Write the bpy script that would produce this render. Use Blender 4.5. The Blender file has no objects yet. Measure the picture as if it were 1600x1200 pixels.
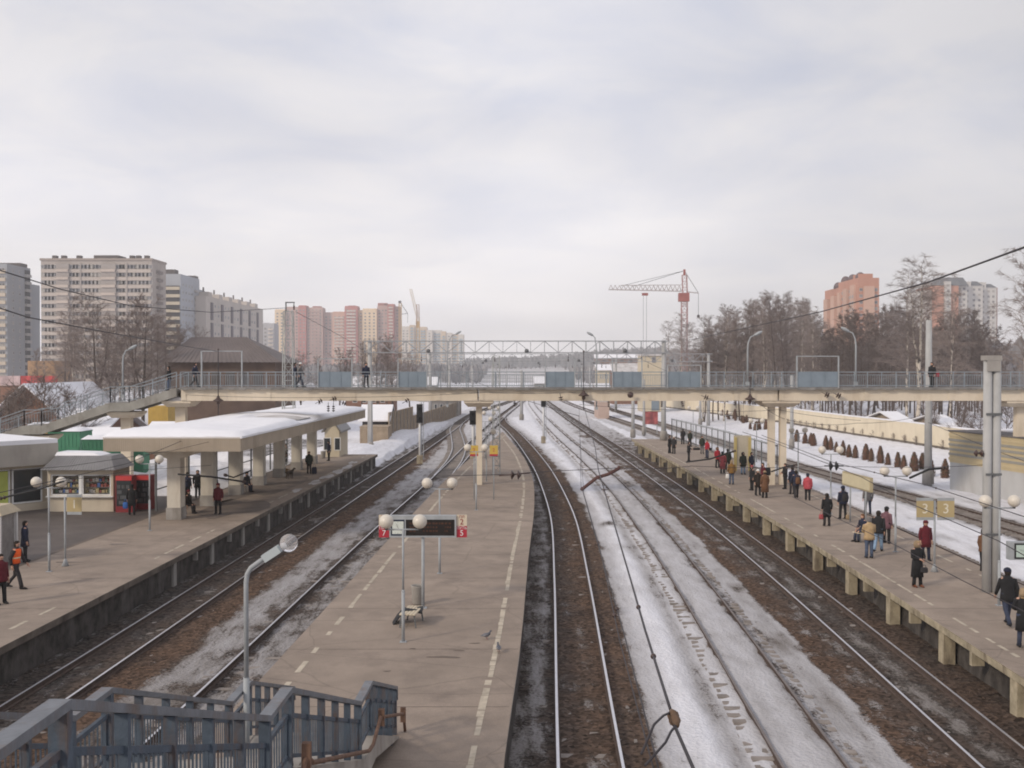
import bpy, bmesh, math, random
import numpy as np
from mathutils import Vector, Matrix
R = math.radians
random.seed(7)
scn = bpy.context.scene
col = scn.collection
# ------------------------------------------------------------------ camera, sky, sun, exposure
FPX, CAMZ = 1650.0, 9.3
PITCH = math.atan(24 / FPX)
cam_d = bpy.data.cameras.new('camera')
cam_d.sensor_width = 36
cam_d.lens = FPX / 1600 * 36
cam_d.clip_start = 0.1
cam_d.clip_end = 12000
cam = bpy.data.objects.new('camera', cam_d)
col.objects.link(cam)
cam.location = (0, 0, CAMZ)
cam.rotation_euler = (math.pi / 2 - PITCH, 0, 0)
scn.camera = cam
scn.view_settings.view_transform = 'Standard'
scn.view_settings.look = 'None'
scn.view_settings.gamma = 1
scn.view_settings.exposure = 0.0
scn.cycles.max_bounces = 6
scn.cycles.diffuse_bounces = 3
scn.cycles.volume_bounces = 1
scn.cycles.filter_width = 1.9
SUN_EL, SUN_AZ = R(29), (-0.76, -0.65)           # direction (x, y) towards the sun
world = bpy.data.worlds.new("World")
scn.world = world
world.use_nodes = True
wt = world.node_tree
for n in list(wt.nodes): wt.nodes.remove(n)
def N(t, ty, **kw):
    n = t.nodes.new(ty)
    for k, v in kw.items():
        if k.startswith('i_'):
            n.inputs[k[2:].replace('_', ' ')].default_value = v
        else: setattr(n, k, v)
    return n
def L(t, a, ao, b, bi): t.links.new(a.outputs[ao], b.inputs[bi])
sky = N(wt, 'ShaderNodeTexSky', sky_type='NISHITA', sun_disc=False, sun_elevation=SUN_EL,
        sun_rotation=math.atan2(SUN_AZ[0], SUN_AZ[1]), air_density=1.0, dust_density=2.0)
tc = N(wt, 'ShaderNodeTexCoord')
sep = N(wt, 'ShaderNodeSeparateXYZ'); L(wt, tc, 'Generated', sep, 0)
zz = N(wt, 'ShaderNodeMath', operation='MAXIMUM'); L(wt, sep, 'Z', zz, 0); zz.inputs[1].default_value = 0.0
za = N(wt, 'ShaderNodeMath', operation='ADD'); L(wt, zz, 0, za, 0); za.inputs[1].default_value = 0.16
dx = N(wt, 'ShaderNodeMath', operation='DIVIDE'); L(wt, sep, 'X', dx, 0); L(wt, za, 0, dx, 1)
dy = N(wt, 'ShaderNodeMath', operation='DIVIDE'); L(wt, sep, 'Y', dy, 0); L(wt, za, 0, dy, 1)
cb = N(wt, 'ShaderNodeCombineXYZ'); L(wt, dx, 0, cb, 0); L(wt, dy, 0, cb, 1)
n1 = N(wt, 'ShaderNodeTexNoise', i_Scale=1.7, i_Detail=8.0, i_Roughness=0.56, i_Distortion=0.45); L(wt, cb, 0, n1, 'Vector')
n2 = N(wt, 'ShaderNodeTexNoise', i_Scale=0.42, i_Detail=3.0, i_Roughness=0.5); L(wt, cb, 0, n2, 'Vector')
r1 = N(wt, 'ShaderNodeValToRGB'); L(wt, n1, 'Fac', r1, 'Fac')
r1.color_ramp.elements[0].position = 0.30; r1.color_ramp.elements[0].color = (0.73, 0.76, 0.89, 1)
r1.color_ramp.elements[1].position = 0.62; r1.color_ramp.elements[1].color = (0.97, 0.945, 0.965, 1)
r2 = N(wt, 'ShaderNodeMapRange', i_From_Min=0.35, i_From_Max=0.7, i_To_Min=0.82, i_To_Max=1.06); L(wt, n2, 'Fac', r2, 'Value')
# the cloud is thicker and greyer to the right (away from the sun), and paler low over the horizon
rx = N(wt, 'ShaderNodeMapRange', i_From_Min=0.02, i_From_Max=0.5, i_To_Min=1.0, i_To_Max=0.74); L(wt, sep, 'X', rx, 'Value')
m1 = N(wt, 'ShaderNodeMath', operation='MULTIPLY'); L(wt, r2, 0, m1, 0); L(wt, rx, 0, m1, 1)
hz = N(wt, 'ShaderNodeMapRange', i_From_Min=0.0, i_From_Max=0.26, i_To_Min=0.92, i_To_Max=0.0); L(wt, zz, 0, hz, 'Value')
mixh = N(wt, 'ShaderNodeMix', data_type='RGBA'); L(wt, hz, 0, mixh, 'Factor'); L(wt, r1, 'Color', mixh, 'A')
mixh.inputs['B'].default_value = (1.16, 1.10, 1.09, 1)
sc = N(wt, 'ShaderNodeVectorMath', operation='SCALE'); L(wt, mixh, 'Result', sc, 0); L(wt, m1, 0, sc, 'Scale')
up = N(wt, 'ShaderNodeVectorMath', operation='SCALE'); L(wt, sc, 0, up, 0); up.inputs['Scale'].default_value = 10.0
mx = N(wt, 'ShaderNodeMix', data_type='RGBA'); mx.inputs['Factor'].default_value = 0.92
L(wt, sky, 'Color', mx, 'A'); L(wt, up, 0, mx, 'B')
bg = N(wt, 'ShaderNodeBackground'); bg.inputs['Strength'].default_value = 0.10
L(wt, mx, 'Result', bg, 'Color')
wo = N(wt, 'ShaderNodeOutputWorld'); L(wt, bg, 0, wo, 'Surface')
sun_d = bpy.data.lights.new('sun', 'SUN')
sun_d.energy = 1.9; sun_d.angle = R(7); sun_d.color = (1.0, 0.87, 0.70)
sun = bpy.data.objects.new('sun', sun_d); col.objects.link(sun)
sv = Vector((SUN_AZ[0] * math.cos(SUN_EL), SUN_AZ[1] * math.cos(SUN_EL), math.sin(SUN_EL)))
sun.rotation_euler = sv.to_track_quat('Z', 'Y').to_euler()
# ------------------------------------------------------------------ helpers
_cp, _sp = math.cos(PITCH), math.sin(PITCH)
def ray(u, v):
    a, b = (u - 800) / FPX, (600 - v) / FPX
    return Vector((a, _cp + b * _sp, -_sp + b * _cp))
def G(u, v, z=0.0):                     # point at height z seen at that place of the photograph
    d = ray(u, v); s = (z - CAMZ) / d.z
    return Vector((d.x * s, d.y * s, z))
def P(u, v, Y):                         # point at distance Y
    d = ray(u, v); s = Y / d.y
    return Vector((d.x * s, Y, CAMZ + d.z * s))
def XU(u, Y): return (u - 800) / FPX * Y
def ZV(v, Y): return P(800, v, Y).z
MATS = {}
def mat(name, c, rough=0.85, var=0.18, scale=3.0, metal=0.0, bump=0.0, bscale=None, stain=None, spec=0.3):
    if name in MATS: return MATS[name]
    m = bpy.data.materials.new(name); m.use_nodes = True
    t = m.node_tree; b = t.nodes['Principled BSDF']
    b.inputs['Roughness'].default_value = rough; b.inputs['Metallic'].default_value = metal
    b.inputs['Specular IOR Level'].default_value = spec
    tcn = N(t, 'ShaderNodeTexCoord')
    no = N(t, 'ShaderNodeTexNoise', i_Scale=scale, i_Detail=5.0, i_Roughness=0.6); L(t, tcn, 'Object', no, 'Vector')
    cr = N(t, 'ShaderNodeValToRGB'); L(t, no, 'Fac', cr, 'Fac')
    lo = tuple(max(0, x * (1 - var)) for x in c) + (1,); hi = tuple(min(1, x * (1 + var)) for x in c) + (1,)
    cr.color_ramp.elements[0].position = 0.3; cr.color_ramp.elements[0].color = lo
    cr.color_ramp.elements[1].position = 0.7; cr.color_ramp.elements[1].color = hi
    out = cr
    if stain:
        sc_, col_, amt = stain
        mp = N(t, 'ShaderNodeMapping'); mp.inputs['Scale'].default_value = (sc_, sc_, sc_ * .25); L(t, tcn, 'Object', mp, 'Vector')
        n_ = N(t, 'ShaderNodeTexNoise', i_Scale=1.0, i_Detail=6.0, i_Roughness=0.65); L(t, mp, 0, n_, 'Vector')
        mr = N(t, 'ShaderNodeMapRange', i_From_Min=0.5, i_From_Max=0.68, i_To_Min=0.0, i_To_Max=amt); L(t, n_, 'Fac', mr, 'Value')
        mi = N(t, 'ShaderNodeMix', data_type='RGBA'); L(t, mr, 0, mi, 'Factor'); L(t, cr, 'Color', mi, 'A')
        mi.inputs['B'].default_value = tuple(col_) + (1,)
        L(t, mi, 'Result', b, 'Base Color')
    else: L(t, cr, 'Color', b, 'Base Color')
    if bump:
        n3 = N(t, 'ShaderNodeTexNoise', i_Scale=bscale or scale * 6, i_Detail=3.0); L(t, tcn, 'Object', n3, 'Vector')
        bp = N(t, 'ShaderNodeBump'); bp.inputs['Strength'].default_value = bump; bp.inputs['Distance'].default_value = 0.05
        L(t, n3, 'Fac', bp, 'Height'); L(t, bp, 0, b, 'Normal')
    MATS[name] = m
    return m
def root_loc(p):
    v = Vector((0, 0, 0))
    while p is not None: v += p.location; p = p.parent
    return v
class MB:
    def __init__(s): s.v = []; s.f = []; s.mi = []; s.sm = []
    def add(s, vs, fs, m=0, smooth=False):
        o = len(s.v); s.v += [tuple(x) for x in vs]
        for f in fs: s.f.append(tuple(i + o for i in f)); s.mi.append(m); s.sm.append(smooth)
        return s
    def box(s, x0, x1, y0, y1, z0, z1, m=0):
        vs = [(x0,y0,z0),(x1,y0,z0),(x1,y1,z0),(x0,y1,z0),(x0,y0,z1),(x1,y0,z1),(x1,y1,z1),(x0,y1,z1)]
        return s.add(vs, [(3,2,1,0),(4,5,6,7),(0,1,5,4),(1,2,6,5),(2,3,7,6),(3,0,4,7)], m)
    def hexa(s, vs, m=0):              # eight corners, bottom four then top four, counter-clockwise
        return s.add(vs, [(3,2,1,0),(4,5,6,7),(0,1,5,4),(1,2,6,5),(2,3,7,6),(3,0,4,7)], m)
    def bar(s, a, b, w, h=None, m=0):  # rectangular bar from a to b
        a, b = Vector(a), Vector(b); h = h or w; d = (b - a)
        if d.length < 1e-6: return s
        d.normalize(); up_ = Vector((0, 0, 1)) if abs(d.z) < 0.95 else Vector((0, 1, 0))
        x = d.cross(up_).normalized() * (w / 2); y = x.cross(d).normalized() * (h / 2)
        vs = [a - x - y, a + x - y, a + x + y, a - x + y, b - x - y, b + x - y, b + x + y, b - x + y]
        return s.add(vs, [(0,1,2,3),(7,6,5,4),(4,5,1,0),(5,6,2,1),(6,7,3,2),(7,4,0,3)], m)
    def tube(s, pts, r, n=6, m=0, cap=True, smooth=True):
        pts = [Vector(p) for p in pts]; k = len(pts)
        rs = r if isinstance(r, (list, tuple)) else [r] * k
        vs = []; pa = None
        for i, p in enumerate(pts):
            d = (pts[min(i + 1, k - 1)] - pts[max(i - 1, 0)])
            d = d.normalized() if d.length > 1e-9 else Vector((0, 0, 1))
            if pa is None:
                ref = Vector((1, 0, 0)) if abs(d.x) < 0.9 else Vector((0, 1, 0)); pa = d.cross(ref).normalized()
            else:
                pa = (pa - d * pa.dot(d)); pa = pa.normalized() if pa.length > 1e-6 else d.orthogonal().normalized()
            pb = d.cross(pa)
            for j in range(n):
                an = 2 * math.pi * j / n; vs.append(p + (pa * math.cos(an) + pb * math.sin(an)) * rs[i])
        fs = [(i*n + j, i*n + (j+1) % n, (i+1)*n + (j+1) % n, (i+1)*n + j) for i in range(k - 1) for j in range(n)]
        if cap: fs += [tuple(range(n - 1, -1, -1)), tuple(range((k - 1) * n, k * n))]
        return s.add(vs, fs, m, smooth)
    def lathe(s, c, prof, n=12, m=0, smooth=True, sx=1, sy=1):   # prof: (radius, z)
        c = Vector(c); vs = []
        for r, z in prof:
            for j in range(n):
                a = 2 * math.pi * j / n; vs.append((c.x + r * math.cos(a) * sx, c.y + r * math.sin(a) * sy, c.z + z))
        k = len(prof)
        fs = [(i*n + j, i*n + (j+1) % n, (i+1)*n + (j+1) % n, (i+1)*n + j) for i in range(k - 1) for j in range(n)]
        fs += [tuple(range(n - 1, -1, -1)), tuple(range((k - 1) * n, k * n))]
        return s.add(vs, fs, m, smooth)
    def sphere(s, c, r, n=14, k=9, m=0, sz=1.0):
        pr = [(max(r * math.sin(math.pi * i / k), 1e-4), -r * sz * math.cos(math.pi * i / k)) for i in range(k + 1)]
        return s.lathe(c, pr, n, m, True)
    def loft(s, rings, m=0, cap=True, n=12, smooth=True):         # rings: (centre, xdir, ydir) with lengths = radii
        vs = []
        for c, xd, yd in rings:
            for j in range(n):
                a = 2 * math.pi * j / n; vs.append(Vector(c) + Vector(xd) * math.cos(a) + Vector(yd) * math.sin(a))
        k = len(rings)
        fs = [(i*n + j, i*n + (j+1) % n, (i+1)*n + (j+1) % n, (i+1)*n + j) for i in range(k - 1) for j in range(n)]
        if cap: fs += [tuple(range(n - 1, -1, -1)), tuple(range((k - 1) * n, k * n))]
        return s.add(vs, fs, m, smooth)
    def prism(s, poly, z0, z1, m=0):   # vertical prism over a ccw xy polygon
        n = len(poly); vs = [(x, y, z0) for x, y in poly] + [(x, y, z1) for x, y in poly]
        fs = [tuple(range(n - 1, -1, -1)), tuple(range(n, 2 * n))] + [(i, (i+1) % n, n + (i+1) % n, n + i) for i in range(n)]
        return s.add(vs, fs, m)
    def strip(s, rows, m=0):           # rows of equal-length point lists -> quad sheet
        k = len(rows[0]); vs = [p for r in rows for p in r]
        fs = [(i*k + j, i*k + j + 1, (i+1)*k + j + 1, (i+1)*k + j) for i in range(len(rows) - 1) for j in range(k - 1)]
        return s.add(vs, fs, m)
    def build(s, name, mats, parent=None, label=None, cat=None, group=None, kind=None, world=True):
        me = bpy.data.meshes.new(name)
        off = root_loc(parent) if (parent is not None and world) else Vector((0, 0, 0))
        vs = [(x - off.x, y - off.y, z - off.z) for x, y, z in s.v] if off.length else s.v
        me.from_pydata(vs, [], s.f)
        if not isinstance(mats, (list, tuple)): mats = [mats]
        for m in mats: me.materials.append(m)
        me.polygons.foreach_set('material_index', s.mi)
        me.polygons.foreach_set('use_smooth', s.sm)
        me.update()
        o = bpy.data.objects.new(name, me); col.objects.link(o)
        if parent is not None: o.parent = parent
        tag(o, label, cat, group, kind)
        return o
def tag(o, label=None, cat=None, group=None, kind=None):
    if label: o['label'] = label
    if cat: o['category'] = cat
    if group: o['group'] = group
    if kind: o['kind'] = kind
    return o
def thing(name, label, cat, loc=(0, 0, 0), rz=0, group=None):
    o = bpy.data.objects.new(name, None); col.objects.link(o)
    o.empty_display_size = 0.2
    o.location = loc; o.rotation_euler = (0, 0, rz)
    return tag(o, label, cat, group)
def copy_tree(o, parent=None, loc=None, rz=None, label=None, group=None, scale=None):
    c = o.copy(); col.objects.link(c)
    if parent is not None: c.parent = parent
    if loc is not None: c.location = loc
    if rz is not None: c.rotation_euler = (0, 0, rz)
    if scale is not None: c.scale = scale
    if label: c['label'] = label
    if group: c['group'] = group
    for ch in list(o.children): copy_tree(ch, c)
    return c
def text_mesh(name, txt, size, m, parent, loc, rot, extr=0.004):
    cu = bpy.data.curves.new(name, 'FONT'); cu.body = txt; cu.size = size; cu.extrude = extr
    cu.align_x = 'CENTER'; cu.align_y = 'CENTER'
    tmp = bpy.data.objects.new(name, cu); col.objects.link(tmp)
    bpy.context.view_layer.update()
    me = bpy.data.meshes.new_from_object(tmp.evaluated_get(bpy.context.evaluated_depsgraph_get()))
    bpy.data.objects.remove(tmp)
    me.materials.clear(); me.materials.append(m)
    o = bpy.data.objects.new(name, me); col.objects.link(o)
    if parent is not None: o.parent = parent; o.location = Vector(loc) - root_loc(parent)
    else: o.location = loc
    o.rotation_euler = rot
    return o
def spline(pts):
    xs = np.array([p[0] for p in pts], float); ys = np.array([p[1] for p in pts], float)
    h = np.diff(xs); d = np.diff(ys) / h
    m = np.zeros(len(xs)); m[0] = d[0]; m[-1] = d[-1]
    for i in range(1, len(xs) - 1): m[i] = (d[i-1] * h[i] + d[i] * h[i-1]) / (h[i] + h[i-1])
    def f(x):
        x = np.asarray(x, float); i = np.clip(np.searchsorted(xs, x) - 1, 0, len(xs) - 2)
        t = (x - xs[i]) / h[i]; 
        r = (2*t**3 - 3*t**2 + 1)*ys[i] + (t**3 - 2*t**2 + t)*h[i]*m[i] + (-2*t**3 + 3*t**2)*ys[i+1] + (t**3 - t**2)*h[i]*m[i+1]
        r = np.where(x < xs[0], ys[0] + m[0]*(x - xs[0]), r); r = np.where(x > xs[-1], ys[-1] + m[-1]*(x - xs[-1]), r)
        return r
    return f
# ------------------------------------------------------------------ materials
def srgb(r, g, b, k=1.0):
    f = lambda c: ((c / 255 + 0.055) / 1.055) ** 2.4 if c > 10 else c / 255 / 12.92
    return tuple(min(0.92, f(x) * k) for x in (r, g, b))
M_asph = mat('platform_asphalt', (0.30, 0.243, 0.20), 0.92, 0.17, 0.5, bump=0.3, bscale=30, stain=(0.5, (0.17, 0.138, 0.118), 0.6))
t = M_asph.node_tree; b = t.nodes['Principled BSDF']; src = b.inputs['Base Color'].links[0].from_socket
tcn = N(t, 'ShaderNodeTexCoord'); nz = N(t, 'ShaderNodeTexNoise', i_Scale=1.2, i_Detail=6.0); L(t, tcn, 'Object', nz, 'Vector')
vm = N(t, 'ShaderNodeMix', data_type='RGBA'); vm.inputs['Factor'].default_value = .18; L(t, tcn, 'Object', vm, 'A'); L(t, nz, 'Color', vm, 'B')
vo = N(t, 'ShaderNodeTexVoronoi', feature='DISTANCE_TO_EDGE', i_Scale=.33); L(t, vm, 'Result', vo, 'Vector')
ck_ = N(t, 'ShaderNodeMapRange', i_From_Min=.0, i_From_Max=.010, i_To_Min=.80, i_To_Max=1.0); L(t, vo, 'Distance', ck_, 'Value')
gr = N(t, 'ShaderNodeTexNoise', i_Scale=45.0, i_Detail=3.0, i_Roughness=.8); L(t, tcn, 'Object', gr, 'Vector')
g2 = N(t, 'ShaderNodeMapRange', i_From_Min=.3, i_From_Max=.7, i_To_Min=.84, i_To_Max=1.16); L(t, gr, 'Fac', g2, 'Value')
pt = N(t, 'ShaderNodeTexVoronoi', i_Scale=.16); L(t, vm, 'Result', pt, 'Vector')
p2_ = N(t, 'ShaderNodeMapRange', i_From_Min=0, i_From_Max=1, i_To_Min=.92, i_To_Max=1.08); L(t, pt, 'Color', p2_, 'Value')
q1 = N(t, 'ShaderNodeMath', operation='MULTIPLY'); L(t, ck_, 0, q1, 0); L(t, g2, 0, q1, 1)
q2 = N(t, 'ShaderNodeMath', operation='MULTIPLY'); L(t, q1, 0, q2, 0); L(t, p2_, 0, q2, 1)
q3 = N(t, 'ShaderNodeVectorMath', operation='SCALE'); t.links.new(src, q3.inputs[0]); L(t, q2, 0, q3, 'Scale'); L(t, q3, 0, b, 'Base Color')
M_wetasph = mat('plaza_asphalt', (0.12, 0.10, 0.09), 0.7, 0.3, 0.3, bump=0.2, bscale=20, stain=(0.3, (0.06, 0.05, 0.05), 0.6))
M_conc = mat('concrete', (0.33, 0.31, 0.29), 0.9, 0.18, 1.2, bump=0.2, stain=(0.8, (0.16, 0.14, 0.12), 0.6))
M_concy = mat('yellow_stained_concrete', (0.40, 0.345, 0.25), 0.9, 0.3, 2.5, bump=0.4, stain=(1.9, (0.12, 0.09, 0.065), 0.85))
M_concd = mat('dark_concrete', (0.15, 0.125, 0.105), 0.92, 0.3, 1.5, bump=0.4, stain=(1.2, (0.05, 0.04, 0.035), 0.7))
M_cream = mat('cream_paint', (0.66, 0.575, 0.46), 0.75, 0.07, 0.8, stain=(0.9, (0.42, 0.33, 0.23), 0.4))
M_line = mat('worn_line_paint', (0.46, 0.40, 0.32), 0.85, 0.25, 3.0)
M_steelb = mat('blue_grey_painted_steel', (0.075, 0.098, 0.13), 0.6, 0.2, 5.0, bump=.15, stain=(5, (0.13, 0.08, 0.055), 0.7))
M_brail = mat('pale_blue_grey_steel', (0.25, 0.285, 0.32), 0.55, 0.14, 3.0, stain=(2, (.16,.12,.10), .4))
M_steelr = mat('rail_top_lit_steel', (0.165, 0.175, 0.195), 0.55, 0.2, 3.0, bump=.15, stain=(4, (.15,.10,.075), .6))  # paler than the posts: light on the top plates put into the colour
M_rust = mat('rusty_pipe', (0.17, 0.10, 0.07), 0.8, 0.3, 6.0)
M_panel = mat('blue_grey_panel', (0.20, 0.245, 0.29), 0.55, 0.1, 1.5)
M_grey = mat('galvanised_steel', (0.34, 0.36, 0.38), 0.5, 0.12, 4.0)
M_dgrey = mat('dark_grey_steel', (0.12, 0.125, 0.13), 0.6, 0.15, 4.0)
M_blk = mat('black_rubber', (0.02, 0.02, 0.022), 0.6, 0.2, 4.0)
M_wire = mat('dark_wire', (0.045, 0.04, 0.045), 0.6, 0.1, 2.0)
M_ins = mat('brown_porcelain', (0.06, 0.035, 0.03), 0.35, 0.2, 5.0, spec=0.5)
M_globe = mat('opal_globe', (0.62, 0.57, 0.50), 0.35, 0.06, 3.0, spec=0.5)
M_snow = mat('snow', (0.82, 0.82, 0.86), 0.85, 0.04, 0.6, bump=0.5, bscale=2.5)
M_dsnow = mat('grey_old_snow', (0.55, 0.53, 0.53), 0.9, 0.2, 0.7, bump=0.5, bscale=3, stain=(0.6, (0.25, 0.21, 0.18), 0.6))
M_white = mat('white_paint', (0.72, 0.72, 0.72), 0.6, 0.06, 2.0, stain=(1.5, (0.40, 0.36, 0.32), 0.4))
M_red = mat('red_paint', (0.24, 0.03, 0.035), 0.45, 0.12, 2.0)
M_glass = mat('dark_glass', (0.035, 0.04, 0.045), 0.12, 0.2, 1.0, spec=0.6)
M_railtop = mat('polished_rail_head', (0.72, 0.71, 0.74), 0.33, 0.08, 3.0, metal=0.85)
M_railrust = mat('rusty_rail_web', (0.085, 0.06, 0.05), 0.85, 0.25, 4.0)
M_darkwall = mat('dark_mottled_wall', (0.065, 0.057, 0.052), 0.95, 0.6, 1.8, bump=0.6, stain=(1.1, (0.22, 0.20, 0.19), 0.35))  # near-black wall colour with paler grey mottling
M_sleeper = mat('concrete_sleeper', (0.25, 0.22, 0.20), 0.92, 0.3, 2.0, bump=0.3)
# ------------------------------------------------------------------ tracks (centre lines x(y), metres)
FAR = [(1500, 41), (2300, 62)]
TRK = {
 'A': spline([(8,-14.0),(20,-13.65),(36,-13.1),(60,-12.4),(100,-11.2),(157,-9.6),(216,-8.2),(300,-1.0),(400,6),(700,17)] + FAR),
 'B': spline([(8,-9.0),(31.7,-8.2),(62,-7.18),(83,-6.3),(128,-4.9),(183,-3.0),(290,2.0),(400,8.5),(700,19.5)] + [(1500,43.5),(2300,64.5)]),
 'C': spline([(8,1.35),(24.8,1.85),(47,2.65),(65,3.17),(82,3.12),(95,2.9),(115,2.2),(155,0.2),(183,-1.6),(205,-2.1),(240,-.6),(290,2.0)]),
 'D': spline([(8,6.5),(24.6,7.1),(47,7.85),(65,8.2),(82,8.3),(110,7.8),(138,7.0),(216,5.7),(307,5.6),(400,11),(700,22)] + [(1500,46),(2300,67)]),
 'E': spline([(8,11.2),(24.6,11.75),(47,12.35),(68,12.6),(90,12.55),(123,12.2),(178,11.3),(250,10.4),(320,10.2),(400,14),(700,24.5)] + [(1500,48.5),(2300,69.5)]),
 'G': spline([(8,20.4),(44,21.3),(75,22.2),(130,21.9),(152,21.3),(180,20.0),(260,16.2),(340,15),(400,17),(700,27)] + [(1500,51),(2300,72)]),
 'H': spline([(8,31),(40,30.2),(61,29.6),(78,29.0),(100,27.7),(140,26.6),(180,25.2),(260,22.6),(320,21.7),(400,21.5),(700,29.5)] + [(1500,53.5),(2300,74.5)]),
 'K': spline([(92,-6.05),(106,-5.85),(117,-6.0),(145,-7.6),(165,-8.9),(178,-9.1)]),
}
pe1 = lambda y: -15.05 + 0.0314 * (y - 31)                                  # left platform, track edge
pl1 = lambda y: -20.35 + 0.0314 * (y - 50)
pe2l = spline([(10,-7.3),(27.6,-6.65),(51.2,-5.9),(82.5,-4.65),(110,-2.95),(137,-1.3)])  # island platform, left and right edges
pe2r = spline([(10,-.35),(21.7,-.17),(30,.2),(46,.72),(62,1.3),(77.8,1.55),(90,1.35),(103,.85),(120,-.15),(137,-1.15)])
pe3l = spline([(10,13.1),(27.9,13.55),(46.3,14.05),(80,14.25),(123,13.95)])               # right platform
pe3r = spline([(10,18.7),(43.8,19.45),(75,20.3),(100,20.0),(124,18.6)])
# ------------------------------------------------------------------ ground: one sheet, snow and ballast by what lies there
PROF = {  # per track: offset -> (snow cover, rust, dirt of the snow, bump)
 'A': [(-3,.32,.15,.9),(-1.8,.30,.10,.9),(-.9,.12,.25,1),(-.6,.14,.3,.95),(0,.26,.25,.95),(.6,.12,.4,1),(.95,.05,.8,1),(1.9,.08,1,.9),(2.3,.55,.6,.85),(2.8,.74,.2,.78)],
 'B': [(-2.6,.72,.2,.78),(-1.6,.70,.2,.8),(-1.0,.35,.25,.9),(-.6,.35,.2,.9),(0,.66,.15,.82),(.6,.5,.2,.85),(1,.4,.2,.9),(1.5,.68,.1,.85),(3,.68,.1,.85)],
 'C': [(-3,.5,.05,.95),(-1.6,.48,.1,.95),(-1.15,.62,.1,.85),(-.9,.22,.3,1),(-.6,.12,.5,1),(0,.24,.65,.95),(.6,.1,.9,1),(.9,.08,.7,1),(1.55,.1,.85,1),(1.8,.8,.3,.6),(2.2,.88,.1,.45),(2.6,1.0,.05,.16),(3.1,1.1,0,.03)],
 'D': [(-3,1.1,0,.03),(-2.1,1.04,.05,.10),(-1.75,.75,.25,.62),(-1.55,.66,.3,.7),(-1.25,.97,.1,.30),(-.95,.85,.15,.45),(-.7,.6,.3,.6),(-.4,.90,.1,.56),(0,.95,.05,.48),(.5,.86,.1,.58),(.75,.5,.35,.7),(1.1,.62,.3,.6),(1.6,.85,.2,.62),(2.0,.72,.3,.7),(2.3,.9,.15,.55)],
 'E': [(-3.0,.86,.15,.58),(-2.5,.66,.5,.6),(-2.1,.22,1,.8),(-1.7,.30,.8,.9),(-1.1,.36,.5,.9),(-.6,.2,.4,1),(0,.48,.12,1),(.6,.2,.4,1),(.9,.05,.7,1),(1.8,.08,.45,1),(3.5,.08,.3,1)],
 'G': [(-3,.4,.2,.9),(-1.2,.55,.3,.7),(-.6,.4,.3,.8),(0,.55,.2,.7),(.6,.4,.3,.7),(1.2,.8,.1,.5),(1.7,1.1,0,.08)],
 'H': [(-2.3,1.1,0,.08),(-1.5,.5,.4,.6),(-.7,.12,.35,1),(0,.15,.3,1),(.7,.1,.35,1),(1.5,.3,.4,.9),(2.3,1.0,.05,.15)],
}
def grid_axis(segs):
    out = []
    for a, b, n in segs: out += list(np.linspace(a, b, n, endpoint=False))
    return np.array(out + [segs[-1][1]])
gx = grid_axis([(-2200,-300,10),(-300,-60,16),(-60,-16,30),(-16,14.5,130),(14.5,34,50),(34,60,26),(60,300,16),(300,2200,10)])
gy = grid_axis([(-30,6,6),(6,60,108),(60,130,100),(130,260,80),(260,600,50),(600,2300,24)])
XX, YY = np.meshgrid(gx, gy)
best = np.full(XX.shape, 1e9); snow = np.full(XX.shape, 1.0); rust = np.zeros(XX.shape); dirt = np.full(XX.shape, .12)
for k, pr in PROF.items():
    d = XX - TRK[k](YY)
    p = np.array(pr)
    w = 3.4 if k in 'GH' else 4.2
    s_, r_, g_ = (np.interp(d, p[:, 0], p[:, i]) for i in (1, 2, 3))
    if k == 'C': ok = (YY < 292)
    else: ok = np.ones(XX.shape, bool)
    take = (np.abs(d) < np.abs(best)) & (np.abs(d) < w) & ok
    best = np.where(take, d, best); snow = np.where(take, s_, snow); rust = np.where(take, r_, rust); dirt = np.where(take, g_, dirt)
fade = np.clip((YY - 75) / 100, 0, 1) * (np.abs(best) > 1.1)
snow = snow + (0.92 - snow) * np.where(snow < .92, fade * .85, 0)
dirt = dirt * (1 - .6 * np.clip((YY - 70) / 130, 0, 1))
dirt = np.where((np.abs(best) > 4) & (XX > -14) & (XX < 14) & (YY < 250), np.minimum(dirt, .3), dirt)
# muddy service roads and yards
yard = (XX < pl1(YY)) & (YY < 140) & (XX > -120)
snow = np.where(yard & (np.abs(best) > 4), .55, snow); dirt = np.where(yard & (np.abs(best) > 4), .6, dirt)
rng = np.random.default_rng(3)
ZZ = np.full(XX.shape, -0.19) + rng.normal(0, .022, XX.shape)
ZZ = np.where(np.abs(best) < 1.3, np.minimum(ZZ, -0.17), ZZ)
dD = XX - TRK['D'](YY)
ZZ = np.where(np.abs(dD) < .68, ZZ + .11, ZZ)
ZZ = np.where((np.abs(dD) >= .68) & (np.abs(dD) < 1.15), ZZ + .05, ZZ)
clean = np.clip(snow - .85, 0, .25) * 4
ZZ = ZZ + clean * (.06 + .09 * rng.random(XX.shape)) * (np.abs(best) > 1.7)
ZZ = np.where(np.abs(XX) > 60, -.2, ZZ)
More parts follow.
